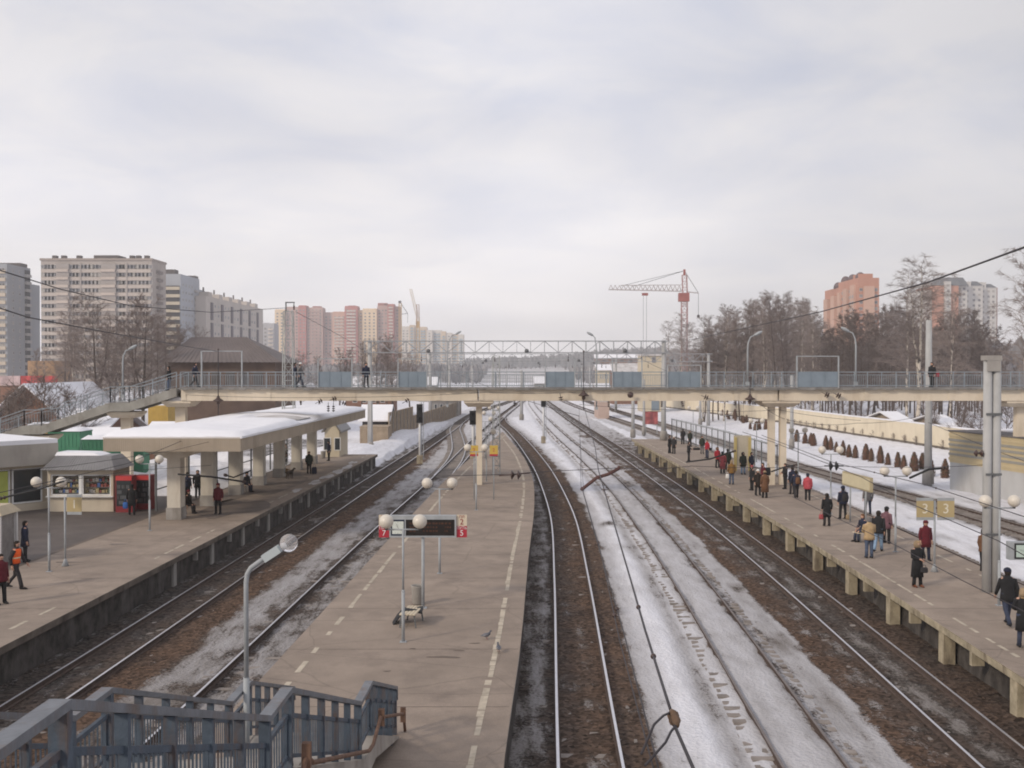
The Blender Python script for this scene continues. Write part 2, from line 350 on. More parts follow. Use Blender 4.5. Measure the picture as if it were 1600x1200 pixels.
# the bank that carries the cream wall on the right, and its slope
bank = np.clip((XX - 36.5) / 8.0, 0, 1) * np.clip((YY - 60) / 20, 0, 1) * np.clip((420 - YY) / 60, 0, 1) * np.clip((95 - XX) / 20, 0, 1)
ZZ = ZZ + bank * 1.1
bankl = np.clip((-26 - XX) / 10, 0, 1) * np.clip((YY - 130) / 50, 0, 1) * np.clip((500 - YY) / 100, 0, 1) * np.clip((XX + 200) / 60, 0, 1)
ZZ = ZZ + bankl * 1.6
def bank_z(x, y): return -.19 + 1.1 * min(max((x - 36.5) / 8, 0), 1) * min(max((y - 60) / 20, 0), 1) * min(max((420 - y) / 60, 0), 1) * min(max((95 - x) / 20, 0), 1) \
    + 1.6 * min(max((-26 - x) / 10, 0), 1) * min(max((y - 130) / 50, 0), 1) * min(max((500 - y) / 100, 0), 1) * min(max((x + 200) / 60, 0), 1)
# shovelled snow ridge left of the far tracks
for (cx_, cy_, rx_, ry_, h_) in [(-16.5,112,3.6,9,1.0),(-14.5,128,2.6,10,.8),(-16,140,4,10,1.2),(-13.5,165,3,18,.9),(-20,118,3,6,.8)]:
    ZZ = ZZ + h_ * np.exp(-((XX - cx_) / rx_) ** 2 - ((YY - cy_) / ry_) ** 2) * (np.abs(best) > 2.2)
for (cx_, cy_, rx_, ry_) in [(-16.2,112,4,11),(-14.5,128,3,12),(-16,140,5,12),(-13.5,165,3.5,22),(-20,118,5,9)]:
    q_ = np.exp(-((XX - cx_) / rx_) ** 2 - ((YY - cy_) / ry_) ** 2) * (np.abs(XX - TRK['A'](YY)) > 2.0) > .25
    snow = np.where(q_, 1.05, snow); dirt = np.where(q_, .10, dirt); rust = np.where(q_, 0, rust)
# trodden and sooty blotches in the snow
fr = random.Random(12)
for _ in range(150):
    yb_ = 12 + 170 * fr.random() ** 1.5; xb_ = fr.choice([fr.uniform(3.8, 6.2), fr.uniform(8.6, 11.5), fr.uniform(22.8, 28), fr.uniform(-11.5, -9.5), fr.uniform(30.5, 36)]); q_ = np.exp(-((XX - xb_) / fr.uniform(.2,.6)) ** 2 - ((YY - yb_) / fr.uniform(.5, 2.5)) ** 2)
    dirt = dirt + fr.uniform(.15,.45) * q_; snow = snow - fr.uniform(0,.35) * q_
ny, nx = XX.shape
me = bpy.data.meshes.new('ground')
vs = np.stack([XX, YY, ZZ], -1).reshape(-1, 3)
idx = np.arange(ny * nx).reshape(ny, nx)
fc = np.stack([idx[:-1, :-1], idx[:-1, 1:], idx[1:, 1:], idx[1:, :-1]], -1).reshape(-1, 4)
me.from_pydata(vs.tolist(), [], fc.tolist())
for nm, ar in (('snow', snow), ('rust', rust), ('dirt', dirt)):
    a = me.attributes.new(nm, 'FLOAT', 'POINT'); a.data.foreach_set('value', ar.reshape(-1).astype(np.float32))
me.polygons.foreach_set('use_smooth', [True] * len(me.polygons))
gm = bpy.data.materials.new('snow_and_ballast'); gm.use_nodes = True
t = gm.node_tree; b = t.nodes['Principled BSDF']; b.inputs['Roughness'].default_value = .95; b.inputs['Specular IOR Level'].default_value = .15
geo = N(t, 'ShaderNodeNewGeometry')
aS, aR, aD = (N(t, 'ShaderNodeAttribute', attribute_name=q) for q in ('snow', 'rust', 'dirt'))
nA = N(t, 'ShaderNodeTexNoise', i_Scale=0.55, i_Detail=8.0, i_Roughness=.68); L(t, geo, 'Position', nA, 'Vector')
mpv = N(t, 'ShaderNodeMapping'); mpv.inputs['Scale'].default_value = (1.6, .35, 1); L(t, geo, 'Position', mpv, 'Vector')
nB = N(t, 'ShaderNodeTexNoise', i_Scale=1.3, i_Detail=6.0, i_Roughness=.7); L(t, mpv, 0, nB, 'Vector')
nC = N(t, 'ShaderNodeTexVoronoi', i_Scale=9.0); L(t, geo, 'Position', nC, 'Vector')
nD = N(t, 'ShaderNodeTexNoise', i_Scale=11.0, i_Detail=6.0, i_Roughness=.8); L(t, geo, 'Position', nD, 'Vector')
av = N(t, 'ShaderNodeMath', operation='ADD'); L(t, nA, 'Fac', av, 0); L(t, nB, 'Fac', av, 1)
av2 = N(t, 'ShaderNodeMath', operation='MULTIPLY_ADD'); L(t, nD, 'Fac', av2, 0); av2.inputs[1].default_value = 1.1; L(t, av, 0, av2, 2)
th = N(t, 'ShaderNodeMapRange', i_From_Min=1.15, i_From_Max=1.95, i_To_Min=0, i_To_Max=1); th.clamp = False; L(t, av2, 0, th, 'Value')
df = N(t, 'ShaderNodeMath', operation='SUBTRACT'); L(t, aS, 'Fac', df, 0); L(t, th, 0, df, 1)
mk = N(t, 'ShaderNodeMapRange', i_From_Min=-.11, i_From_Max=.11, i_To_Min=0, i_To_Max=1); L(t, df, 0, mk, 'Value')
st = N(t, 'ShaderNodeMix', data_type='RGBA')                       # stones: dark <-> rust
rr = N(t, 'ShaderNodeMath', operation='MULTIPLY_ADD'); L(t, nA, 'Fac', rr, 0); rr.inputs[1].default_value = 1.6; rr.inputs[2].default_value = -.8
rr2 = N(t, 'ShaderNodeMath', operation='ADD', use_clamp=True); L(t, rr, 0, rr2, 0); L(t, aR, 'Fac', rr2, 1)
L(t, rr2, 0, st, 'Factor'); st.inputs['A'].default_value = (.056, .049, .045, 1); st.inputs['B'].default_value = (.092, .058, .040, 1)
sp = N(t, 'ShaderNodeMapRange', i_From_Min=0, i_From_Max=1, i_To_Min=.25, i_To_Max=2.0); L(t, nC, 'Color', sp, 'Value')
stv = N(t, 'ShaderNodeVectorMath', operation='SCALE'); L(t, st, 'Result', stv, 0); L(t, sp, 0, stv, 'Scale')
sn = N(t, 'ShaderNodeMix', data_type='RGBA')
dn = N(t, 'ShaderNodeMath', operation='MULTIPLY_ADD'); L(t, nB, 'Fac', dn, 0); dn.inputs[1].default_value = .8; dn.inputs[2].default_value = -.4
dn2 = N(t, 'ShaderNodeMath', operation='ADD', use_clamp=True); L(t, dn, 0, dn2, 0); L(t, aD, 'Fac', dn2, 1)
L(t, dn2, 0, sn, 'Factor'); sn.inputs['A'].default_value = (.80, .80, .85, 1); sn.inputs['B'].default_value = (.20, .178, .163, 1)
fin = N(t, 'ShaderNodeMix', data_type='RGBA'); L(t, mk, 0, fin, 'Factor'); L(t, stv, 0, fin, 'A'); L(t, sn, 'Result', fin, 'B')
L(t, fin, 'Result', b, 'Base Color')
bp = N(t, 'ShaderNodeBump'); bp.inputs['Strength'].default_value = .7; bp.inputs['Distance'].default_value = .06
bh = N(t, 'ShaderNodeMath', operation='ADD'); L(t, nD, 'Fac', bh, 0); L(t, nC, 'Distance', bh, 1)
L(t, bh, 0, bp, 'Height'); L(t, bp, 0, b, 'Normal')
me.materials.append(gm)
ground = bpy.data.objects.new('ground', me); col.objects.link(ground); tag(ground, kind='structure')
# ------------------------------------------------------------------ railway tracks
def ysteps(y0, y1):
    out = [y0]
    while out[-1] < y1:
        y = out[-1]; out.append(min(y1, y + (1.2 if y < 40 else 2.0 if y < 150 else 4 if y < 400 else 25)))
    return out
def track(k, y0, y1, label, shiny=True, sleepers=(0, 0), slz=-.15):
    f = TRK[k]; ys = ysteps(y0, y1)
    x = f(ys); dxs = (f(np.array(ys) + .5) - f(np.array(ys) - .5))
    root = thing('railway_track', label, 'railway track', (float(f(y0)), y0, 0), group='tracks through the station')
    for sd in (-1, 1):
        mb = MB(); rows = []
        for i, y in enumerate(ys):
            nrm = Vector((1, -dxs[i], 0)).normalized(); c = Vector((x[i], y, 0)) + nrm * (sd * .76)
            pr = [(-.075,-.19),(-.075,-.165),(-.012,-.14),(-.012,-.045),(-.037,-.035),(-.036,0),(.036,0),(.037,-.035),(.012,-.045),(.012,-.14),(.075,-.165),(.075,-.19)]
            rows.append([c + nrm * a + Vector((0, 0, z)) for a, z in pr])
        mb.strip(rows)
        kq = 11
        mb.mi = [1 if (i % kq) == 5 else 0 for i in range(len(mb.f))]
        mb.build('rail', [M_railrust, M_railtop if shiny else M_railrustl], root)
    if sleepers[1] > sleepers[0]:
        mb = MB(); y = max(sleepers[0], y0)
        rr_ = random.Random(hash(k) % 97 if False else ord(k))
        while y < sleepers[1]:
            c = Vector((float(f(y)), y, 0)); s_ = float(f(y + .5) - f(y - .5))
            nrm = Vector((1, -s_, 0)).normalized(); tn = Vector((s_, 1, 0)).normalized()
            zt = slz + rr_.uniform(-.02, .02); w = 1.32 + rr_.uniform(-.05, .05)
            a, b_ = c - nrm * w, c + nrm * w
            q = [a - tn*.13, b_ - tn*.13, b_ + tn*.13, a + tn*.13]
            mb.hexa([(p.x, p.y, -.32) for p in q] + [(p.x, p.y, zt) for p in q]); y += .545
        mb.build('sleeper', M_sleeper, root, kind='stuff')
    return root
M_railrustl = mat('worn_rail_head', (0.20, 0.17, 0.16), 0.5, 0.2, 3.0, metal=0.4)
track('A', 8, 2000, 'bright railed track running beside the wide platform with the kiosk', True, (10, 120), -.222)
track('B', 8, 2000, 'track along the left side of the island platform, half hidden by its edge', True, (10, 120), -.212)
track('C', 8, 290, 'bright curving track over brown ballast, hugging the island platform edge line', True, (10, 160), -.228)
track('D', 8, 2000, 'dull rusty railed track in snow with its sleeper ends showing', False, (8, 200), -.156)
track('E', 8, 2000, 'bright railed main track beside the long platform full of waiting people', True, (8, 120), -.232)
track('G', 8, 2000, 'track behind the crowded platform, mostly hidden by its far edge', False, (8, 200), -.14)
track('H', 8, 2000, 'dark track through snow between the crowded platform and the row of small thujas', False, (8, 220), -.11)
track('K', 92, 178, 'crossover track curving from the island platform track to its neighbour', True, (92, 178), -.13)
# ------------------------------------------------------------------ platforms
def platform(label, fl, fr, y0, y1, edge_mat, skirt, lines, sup_l, sup_r, dmat=None, ztop=1.1, th=.24):
    root = thing('platform', label, 'platform', (float(fl(y0)) , y0, 0))
    ys = list(np.linspace(y0, y1, max(4, int((y1 - y0) / 2.5))))
    mb = MB(); rows = []
    for y in ys:
        a, b_ = float(fl(y)), float(fr(y))
        rows.append([(a, y, ztop), (a + (b_-a)*.33, y, ztop), (a + (b_-a)*.66, y, ztop), (b_, y, ztop)])
    mb.strip(rows); mb.build('deck', dmat or M_asph, root)
    for f, sg, on in ((fl, -1, sup_l), (fr, 1, sup_r)):
        mb = MB(); rows = []
        rj = random.Random(5 + sg)
        for y in ys:
            x = float(f(y)); j = rj.uniform(-.015, .015)
            rows.append([(x - sg*.30, y, ztop - th), (x - sg*.02 + j, y, ztop - th), (x + j, y, ztop - .03), (x - sg*.0, y, ztop)][::sg])
        mb.strip(rows); mb.build('edge_beam', edge_mat, root)
    mb = MB(); a, b_ = float(fl(y1)), float(fr(y1)); mb.box(a + .01, b_ - .01, y1 - .25, y1 + .02, ztop - th, ztop - .004); mb.build('end_beam', edge_mat, root)
    # underside wall, set back
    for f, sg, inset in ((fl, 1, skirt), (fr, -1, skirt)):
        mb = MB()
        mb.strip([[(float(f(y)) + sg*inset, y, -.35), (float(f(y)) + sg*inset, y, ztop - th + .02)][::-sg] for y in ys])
        mb.build('underside_wall', M_darkwall, root)
    # supports
    for f, sg, on in ((fl, 1, sup_l), (fr, -1, sup_r)):
        if not on: continue
        y = on[0]; i = 0
        while y < min(on[1], y1):
            x = float(f(y)); mb = MB()
            if i % 2 == 0: mb.box(min(x+sg*.13, x+sg*.50), max(x+sg*.13, x+sg*.50), y - .21, y + .21, -.4, ztop - th - .003)
            else: mb.box(min(x+sg*.02, x+sg*.4), max(x+sg*.02, x+sg*.4), y - .08, y + .08, ztop - th - .40, ztop - th - .003)
            mb.build('support', on[2], root); y += 2.62; i += 1
    # transverse joints in the asphalt
    mb = MB(); y = y0 + 3
    while y < y1 - 1:
        a, b_ = float(fl(y)), float(fr(y)); j = random.uniform(-.03, .03)
        mb.add([(a+.05, y, ztop+.003), (b_-.05, y + j, ztop+.003), (b_-.05, y + j + .035, ztop+.003), (a+.05, y+.035, ztop+.003)], [(0,1,2,3)]); y += 5.24
    mb.build('joint', M_joint, root)
    # worn edge lines
    for f, sg, off, wd, wear in lines:
        mb = MB(); y = y0 + .3; rl = random.Random(int(off * 100) + sg)
        while y < y1 - .8:
            if rl.random() > wear * (0.5 + .9 * (math.sin(y * .37 + sg) > .1)):
                ln = rl.choice([.45, .6, 1.1]); w = wd * rl.uniform(.75, 1.1)
                p = []
                for yy, s1 in ((y, 0), (y, 1), (y + ln, 1), (y + ln, 0)):
                    xx = float(f(yy)) + sg * (off + s1 * w); p.append((xx, yy, ztop + .006))
                mb.add(p, [(0,1,2,3) if sg > 0 else (3,2,1,0)])
                y += ln + rl.choice([.03, .05, .25])
            else: y += .6
        mb.build('edge_line', M_line, root)
    return root
M_joint = mat('tar_joint', (0.15, 0.12, 0.10), 0.9, 0.3, 2.0)
platform('wide brown asphalt platform with the snow-roofed canopy, kiosk and fridges', pl1, pe1, 12, 101, M_concd, .22,
         [(pe1, -1, .75, .13, .93)], None, (46, 101, M_conc))
platform('tapering island platform of brown asphalt with clock board, globe lamps and bench', pe2l, pe2r, 12, 136.5, M_conc, .06,
         [(pe2l, 1, .75, .16, .42), (pe2r, -1, .62, .17, .16)], None, None)
platform('long platform with yellowed concrete edge where most passengers wait', pe3l, pe3r, 12, 123, M_concy, .62,
         [(pe3l, 1, .72, .13, .45), (pe3r, -1, .75, .12, .45)], (13.0, 123, M_concy), None)
mb = MB(); mb.prism([(-60, 30), (float(pl1(30)) - .02, 30), (float(pl1(68)) - .02, 68), (-60, 68)], -.4, 1.085)
mb.build('forecourt', M_wetasph, kind='structure')
mb = MB()
for y in np.arange(20, 98, 2.0):
    x = float(pl1(y)); mb.add([(x-.05, y, 1.106), (x+.16, y, 1.106), (x+.16+.0628, y+2, 1.106), (x-.05+.0628, y+2, 1.106)], [(0,1,2,3)])
mb.build('gutter', M_joint, kind='structure')
# wet dark patches and old ice on the wide platform
def patches(label, mt, spots, seed, z):
    mb = MB(); rp = random.Random(seed)
    for x, y, a, b_ in spots:
        n = 22; ph = [rp.uniform(0, 6.28) for _ in range(4)]; pts = []
        for i in range(n):
            t_ = 2*math.pi*i/n; r_ = 1 + .22*math.sin(2*t_+ph[0]) + .18*math.sin(3*t_+ph[1]) + .12*math.sin(5*t_+ph[2])
            pts.append((x + a*r_*math.cos(t_), y + b_*r_*math.sin(t_), z))
        mb.add(pts, [tuple(range(n))])
    return mb.build(label, mt, kind='structure')
patches('wet_stain', mat('damp_asphalt', (0.17, 0.14, 0.122), .8, .3, .5), [(-16.4,62,1.5,4.5),(-17.0,74,1.7,9),(-18.4,49.2,.5,.16),(-18.8,44.6,.5,.14)], 4, 1.107)
patches('ground_snow', M_dsnow, [(-14.2,76,.35,1.6),(-14.0,80,.4,1.5),(-13.85,84,.42,1.6),(-13.7,88,.4,1.6),(-13.9,92,.3,1.2),(-14.5,71,.3,1.0)], 9, 1.111)
patches('oil_stain', M_joint, [(-1.95,29.9,.42,.10),(-1.55,30.6,.16,.05),(-2.9,30.8,.1,.04),(-1.1,31.4,.14,.05),(-3.4,28.5,.10,.04)], 11, 1.108)

mb = MB(); rows = []; rs9 = random.Random(19)
for i in range(46):
    y = 68.02 + i * .72; xr9 = float(pl1(y)) - .04; row = []
    for j in range(26):
        x = xr9 - j * .62; e = min(j * .62, 2) / 2; f = min(1, i / 4) * min(1, (45 - i) / 5) * min(1, (25 - j) / 5)
        row.append((x, y, .75 + .35 * (1 - e) * 0 + (.55 * e * f + .45 * math.sin(y * .8 + x * .5) * math.sin(x * .9) * e * f) - 1.0 * (1 - f) + rs9.uniform(-.05, .07)))
    rows.append(row[::-1])
mb.strip(rows); mb.sm = [True] * len(mb.sm); mb.build('snow_bank', mat('trodden_bank_snow', (.70, .69, .71), .9, .12, .8, bump=.5, bscale=4, stain=(.5, (.33, .29, .27), .5)), kind='structure')
# ------------------------------------------------------------------ footbridge across the tracks
BY0, BY1 = 73.3, 76.1
ZD = 7.98
bridge = thing('footbridge', 'long cream girder footbridge with blue-grey railings crossing all tracks', 'footbridge', (-23.3, 74.7, 0))
X0, X1 = XU(287, 74), XU(1660, 74)
jx = [XU(u, BY0) for u in (287, 402, 433, 500, 532, 598, 632, 697, 747, 830, 866, 965, 1000, 1098, 1133, 1217, 1228, 1402, 1452, 1500, 1572)]
seg = [X0, XU(747, BY0) - .05, XU(747, BY0) + .05, XU(1217, BY0) - .05, XU(1217, BY0) + .05, X1]
for i in (0, 2, 4):
    mb = MB()
    for y in (BY0 + .12, BY1 - .34):
        a, b_ = seg[i], seg[i+1]
        mb.box(a, b_, y, y + .22, 7.06, 7.86)
        for x in np.arange(a, b_ - .2, 5.9):
            mb.box(x, min(x + .34, b_), y - .035, y, 7.10, 7.85)
    mb.box(seg[i], seg[i+1], BY0 + .345, BY1 - .345, 7.5, 7.6)
    mb.build('girder', M_cream, bridge)
mb = MB(); mb.box(X0, X1, BY0 - .16, BY1 + .16, 7.865, ZD)
rj = random.Random(3); x = X0
while x < X1 - 1:
    w = rj.uniform(.3, 1.4); mb.box(x, min(x + w, X1), BY0 - .20, BY0 - .163, 7.80 + rj.uniform(0, .05), ZD + .01); x += w + rj.uniform(.02, .8)
mb.build('deck', M_concd2 if 'M_concd2' in globals() else mat('grey_deck_concrete', (0.22, 0.21, 0.20), .9, .25, 1.5, stain=(1.2, (.10, .09, .085), .6)), bridge)
def railing(name, parent, a, b_, h=1.08, post=2.05, bal=.16, sc=1.0, mt=M_brail, toprail=None, baluster=True, tw=.06, mid=True):
    """railing from a to b: returns nothing; posts, top rail, lower rail, balusters are parts"""
    a, b_ = Vector(a), Vector(b_); Lh = (b_ - a).length; k = max(1, round(Lh / post))
    for i in range(k + 1):
        p = a.lerp(b_, i / k); mb = MB(); mb.box(p.x - tw/2, p.x + tw/2, p.y - tw/2, p.y + tw/2, p.z, p.z + h - .02); mb.build('railing_post', mt, parent)
    mb = MB(); mb.bar(a + Vector((0,0,h)), b_ + Vector((0,0,h)), tw * 1.35 * sc, .05)
    if mid: mb.bar(a + Vector((0,0,h - .2)), b_ + Vector((0,0,h - .2)), .03)
    mb.bar(a + Vector((0,0,.12)), b_ + Vector((0,0,.12)), .035)
    mb.build('handrail', toprail or mt, parent)
    if baluster:
        mb = MB(); n = int(Lh / bal)
        for i in range(n):
            p = a.lerp(b_, (i + .5) / n); mb.box(p.x - .008, p.x + .008, p.y - .008, p.y + .008, p.z + .12, p.z + h - .2)
        mb.build('balusters', mt, parent, kind='stuff')
for yr in (BY0 - .02, BY1 + .02):
    railing('railing', bridge, (X0, yr, ZD), (X1, yr, ZD), post=2.0)
# solid guard panels and mesh frames over the wires
for (u0, u1, vt) in [(315,378,548),(497,550,560),(622,667,560),(852,898,559),(957,1003,559),(1043,1095,570),(1245,1310,556)]:
    for yr, dy in ((BY0 - .07, -.05), (BY1 + .07, .05)):
        xa, xb = XU(u0, yr), XU(u1, yr)
        if u0 != 315:
            mb = MB(); mb.box(xa, xb, yr - .012, yr + .012, ZD + .05, ZD + 1.10)
            for k in range(4):
                xx = xa + (xb - xa) * k / 3; mb.box(xx - .03, xx + .03, yr + (-.04 if dy < 0 else .0125), yr + (-.0125 if dy < 0 else .04), ZD + .02, ZD + 1.13)
            mb.build('guard_panel', M_panel, bridge)
        zt = ZV(vt, yr)
        mb = MB()
        for xx in (xa, xb): mb.box(xx - .035, xx + .035, yr + dy - .03, yr + dy + .03, ZD, zt)
        mb.box(xa, xb, yr + dy - .03, yr + dy + .03, zt - .06, zt)
        mb.build('guard_frame', M_grey, bridge)
mb = MB()
def pillar(xs, zcap=6.62, y=74.7, label=None, z0=1.1, capw=1.0, r=.21, snow=True, ydeep=.85):
    for x in xs:
        mb = MB()
        mb.prism([(x - r, y - .28), (x + r, y - .28), (x + r, y + .28), (x - r, y + .28)], z0 - .3, zcap - .002); o = mb.build('pillar', M_cream, bridge)
    xc = sum(xs) / len(xs); w = capw + (xs[-1] - xs[0]) / 2
    mb = MB(); mb.hexa([(xc-w*.75, y-ydeep, zcap), (xc+w*.75, y-ydeep, zcap), (xc+w*.75, y+ydeep, zcap), (xc-w*.75, y+ydeep, zcap),
                        (xc-w, y-ydeep*1.4, zcap+.28), (xc+w, y-ydeep*1.4, zcap+.28), (xc+w, y+ydeep*1.4, zcap+.28), (xc-w, y+ydeep*1.4, zcap+.28)])
    mb.box(xc-w-.02, xc+w+.02, y-ydeep*1.42, y+ydeep*1.42, zcap+.283, zcap+.43); cap = mb.build('pillar_cap', M_cream, bridge)
    if snow:
        mb = MB(); mb.lathe((xc, y - ydeep*1.1, zcap+.43), [(.72, 0), (.62, .12), (.4, .22), (.12, .27)], 14, sy=.35); mb.build('snow_cap', M_dsnow, cap)
pillar([-2.33]); pillar([18.35, 19.15], capw=.9); pillar([-23.4], capw=1.0, z0=.2, r=.36); pillar([35.9], capw=1.4, z0=.2, r=.3)
# stair on the left end
st = [(-23.3, ZD), (-26.6, 6.95), (-27.9, 6.95), (-32.7, 5.35), (-33.9, 5.35), (-40.5, 3.1)]
mb = MB()
for (xa, za), (xb, zb) in zip(st[:-1], st[1:]):
    for y in (BY0 - .05, BY1 - .2):
        mb.hexa([(xb, y, zb-.62), (xa, y, za-.62), (xa, y+.25, za-.62), (xb, y+.25, zb-.62), (xb, y, zb-.02), (xa, y, za-.02), (xa, y+.25, za-.02), (xb, y+.25, zb-.02)])
mb.build('stair_stringer', mat('grey_stair_concrete', (.30,.29,.265), .9, .2, 1.2, stain=(1,(.15,.13,.11),.6)), bridge)
for (xa, za), (xb, zb) in zip(st[:-1], st[1:]):
    mb = MB()
    if za == zb: mb.box(xb, xa, BY0 + .205, BY1 - .205, za - .16, za)
    else:
        n = int((za - zb) / .16)
        for i in range(n):
            x1_, x0_ = xa + (xb-xa)*i/n, xa + (xb-xa)*(i+1)/n; z = za + (zb-za)*(i+.5)/n
            mb.box(x0_, x1_, BY0 + .205, BY1 - .205, z - .16, z)
    mb.build('stair_flight', M_conc, bridge)
    for yr in (BY0 + .05, BY1 - .05): railing('r', bridge, (xa, yr, za), (xb, yr, zb), post=1.6, bal=.2)
pillar([-27.25], zcap=5.85, z0=.2, r=.35, snow=False); pillar([-33.3], zcap=4.2, z0=.2, r=.35, snow=False)
# ------------------------------------------------------------------ near staircase down to the island platform
SX = lambda y: -2.72 + .024 * (y - 23.7)
SL = lambda y: SX(y) - 2.12
stair = thing('staircase', 'concrete staircase with blue-grey steel railings leading down to the island platform', 'staircase', (-3.9, 23.0, 1.1))
prof = [(1.2, 7.9), (5.85, 6.03), (7.05, 6.03), (12.35, 4.17), (13.45, 4.17), (18.75, 2.31), (20.0, 2.31), (23.3, 1.13)]
prof = [(-1.5, 7.9)] + prof
M_stairc = mat('stair_concrete', (.36,.33,.30), .92, .2, 1.0, bump=.3, stain=(1.1,(.18,.15,.13),.6))
for sd in (0, 1):
    mb = MB()
    for (ya, za), (yb, zb) in zip(prof[:-1], prof[1:]):
        f = SX if sd else SL; o = (-.02, .22) if sd else (-.22, .02); d0 = .42
        xa, xb = f(ya), f(yb); lo = .05 if (yb > 23) else 0
        mb.hexa([(xa+o[0], ya, za-d0), (xa+o[1], ya, za-d0), (xb+o[1], yb, max(zb-d0, 1.105)), (xb+o[0], yb, max(zb-d0, 1.105)),
                 (xa+o[0], ya, za+.02), (xa+o[1], ya, za+.02), (xb+o[1], yb, zb+.02), (xb+o[0], yb, zb+.02)])
    mb.build('stringer', M_stairc, stair)
for (ya, za), (yb, zb) in zip(prof[:-1], prof[1:]):
    mb = MB()
    if za == zb: mb.hexa([(SL(ya)+.021, ya, za-.2), (SX(ya)-.021, ya, za-.2), (SX(yb)-.021, yb, za-.2), (SL(yb)+.021, yb, za-.2), (SL(ya)+.021, ya, za), (SX(ya)-.021, ya, za), (SX(yb)-.021, yb, za), (SL(yb)+.021, yb, za)]); nm = 'landing'
    else:
        n = max(2, round((za - zb) / .155)); nm = 'stair_flight'
        for i in range(n):
            y0_, y1_ = ya + (yb-ya)*i/n, ya + (yb-ya)*(i+1)/n; z = za + (zb-za)*(i+.6)/n
            mb.box(SL(y0_)+.03, SX(y0_)-.03, y0_, y1_ + .03, z - .2 - .002*i, z)
    mb.build(nm, M_stairc, stair)
for (y, z) in [(6.4, 6.03), (12.9, 4.17), (19.4, 2.31)]:
    mb = MB(); mb.box(SL(y)+.3, SX(y)-.3, y-.25, y+.25, .9, z-.205); mb.build('support', M_conc, stair)
HR = 1.02
for sd in (0, 1):
    f = (lambda y: SX(y) + .09) if sd else (lambda y: SL(y) - .09)
    for q, ((ya, za), (yb, zb)) in enumerate(zip(prof[:-1], prof[1:])):
        if yb < 3: continue
        if q == len(prof) - 2: yb2 = yb + .25; zb2 = zb - .0
        else: yb2, zb2 = yb, zb
        a = Vector((f(ya), ya, za)); b_ = Vector((f(yb2), yb2, zb2)); Lh = (b_ - a).length
        flat = za == zb
        # broad flat top plate
        mb = MB(); mb.bar(a + Vector((0,0,HR)), b_ + Vector((0,0,HR)), .15, .07)
        if q == len(prof) - 2: mb.bar(b_ + Vector((0,0,HR+.03)), b_ + Vector((0,.05,HR-.28)), .15, .05)
        mb.build('handrail', M_steelr, stair)
        mb = MB(); mb.bar(a + Vector((0,0,HR-.32)), b_ + Vector((0,0,HR-.32)), .05, .06); mb.bar(a + Vector((0,0,.17)), b_ + Vector((0,0,.17)), .04, .05)
        mb.build('lower_rail', M_steelb, stair)
        k = 1 if flat else 5
        ks = range(0, k + 1) if q == len(prof) - 2 else range(0, k)
        for i in ks:
            p = a.lerp(b_, i / k); w = .13 if i == 0 else .105
            mb = MB(); mb.box(p.x - w/2, p.x + w/2, p.y - w*.35, p.y + w*.35, p.z - .25, p.z + HR - .03); mb.build('railing_post', M_steelb, stair)
        mb = MB(); n = int(Lh / .115)
        for i in range(n):
            p = a.lerp(b_, (i + .5) / n); mb.box(p.x - .008, p.x + .008, p.y - .008, p.y + .008, p.z + .17, p.z + HR - .32)
        mb.build('balusters', M_steelb, stair, kind='stuff')
mb = MB(); pz = [(11.9, 4.15), (13.3, 4.1), (13.6, 4.3), (14.0, 4.05), (18.7, 2.5), (19.2, 2.45), (20.05, 2.65), (20.2, 2.6), (23.4, 1.62), (23.55, 1.5), (23.75, 1.11)]
mb.tube([(SX(y) + .30, y, z) for y, z in pz], .035, 7)
for y, z in [(13.6, 4.3), (20.15, 2.62), (23.4, 1.6)]: mb.box(SX(y)+.245, SX(y)+.36, y-.05, y+.05, z-.16, z+.16)
mb.build('rusty_pipe', M_rust, stair)
# ------------------------------------------------------------------ canopy on the wide platform
can = thing('platform_canopy', 'long flat station canopy under thick snow on one row of cream columns', 'canopy', (-18.3, 74, 1.1))
cxr = lambda y: -14.15 + .0314 * (y - 55); cxl = lambda y: -21.3 + .0314 * (y - 55)
Ya, Yb = 55.0, 93.0
M_fascia = mat('corrugated_cream_sheet', (.46,.39,.31), .7, .08, 1.0, stain=(.8,(.28,.22,.16),.4))
def slab(mb, ya, yb, xl, xr, z0, z1): mb.hexa([(xl(ya), ya, z0), (xr(ya), ya, z0), (xr(yb), yb, z0), (xl(yb), yb, z0), (xl(ya), ya, z1), (xr(ya), ya, z1), (xr(yb), yb, z1), (xl(yb), yb, z1)])
mb = MB(); slab(mb, Ya + .08, Yb - .08, lambda y: cxl(y) + .08, lambda y: cxr(y) - .08, 5.12, 5.62); mb.build('roof_slab', M_cream, can)
mb = MB()
for i in range(72):                                             # ribs of the end fascia
    x = cxl(Ya) + (cxr(Ya) - cxl(Ya)) * i / 72; mb.box(x, x + .05, Ya - .025, Ya, 5.02, 5.72)
mb.box(cxl(Ya), cxr(Ya), Ya + .001, Ya + .06, 4.98, 5.74); mb.build('end_fascia', M_fascia, can)
for f, s in ((cxl, 1), (cxr, -1)):
    mb = MB(); slab(mb, Ya + .062, Yb, lambda y: f(y) - .03, lambda y: f(y) + .03, 4.98, 5.745)
    for i in range(120):
        y = Ya + .1 + (Yb - Ya - .2) * i / 120; xx = f(y) - s * .031
        mb.box(min(xx, xx - s*.02), max(xx, xx - s*.02), y, y + .1, 5.02, 5.70)
    mb.build('side_fascia', M_fascia, can)
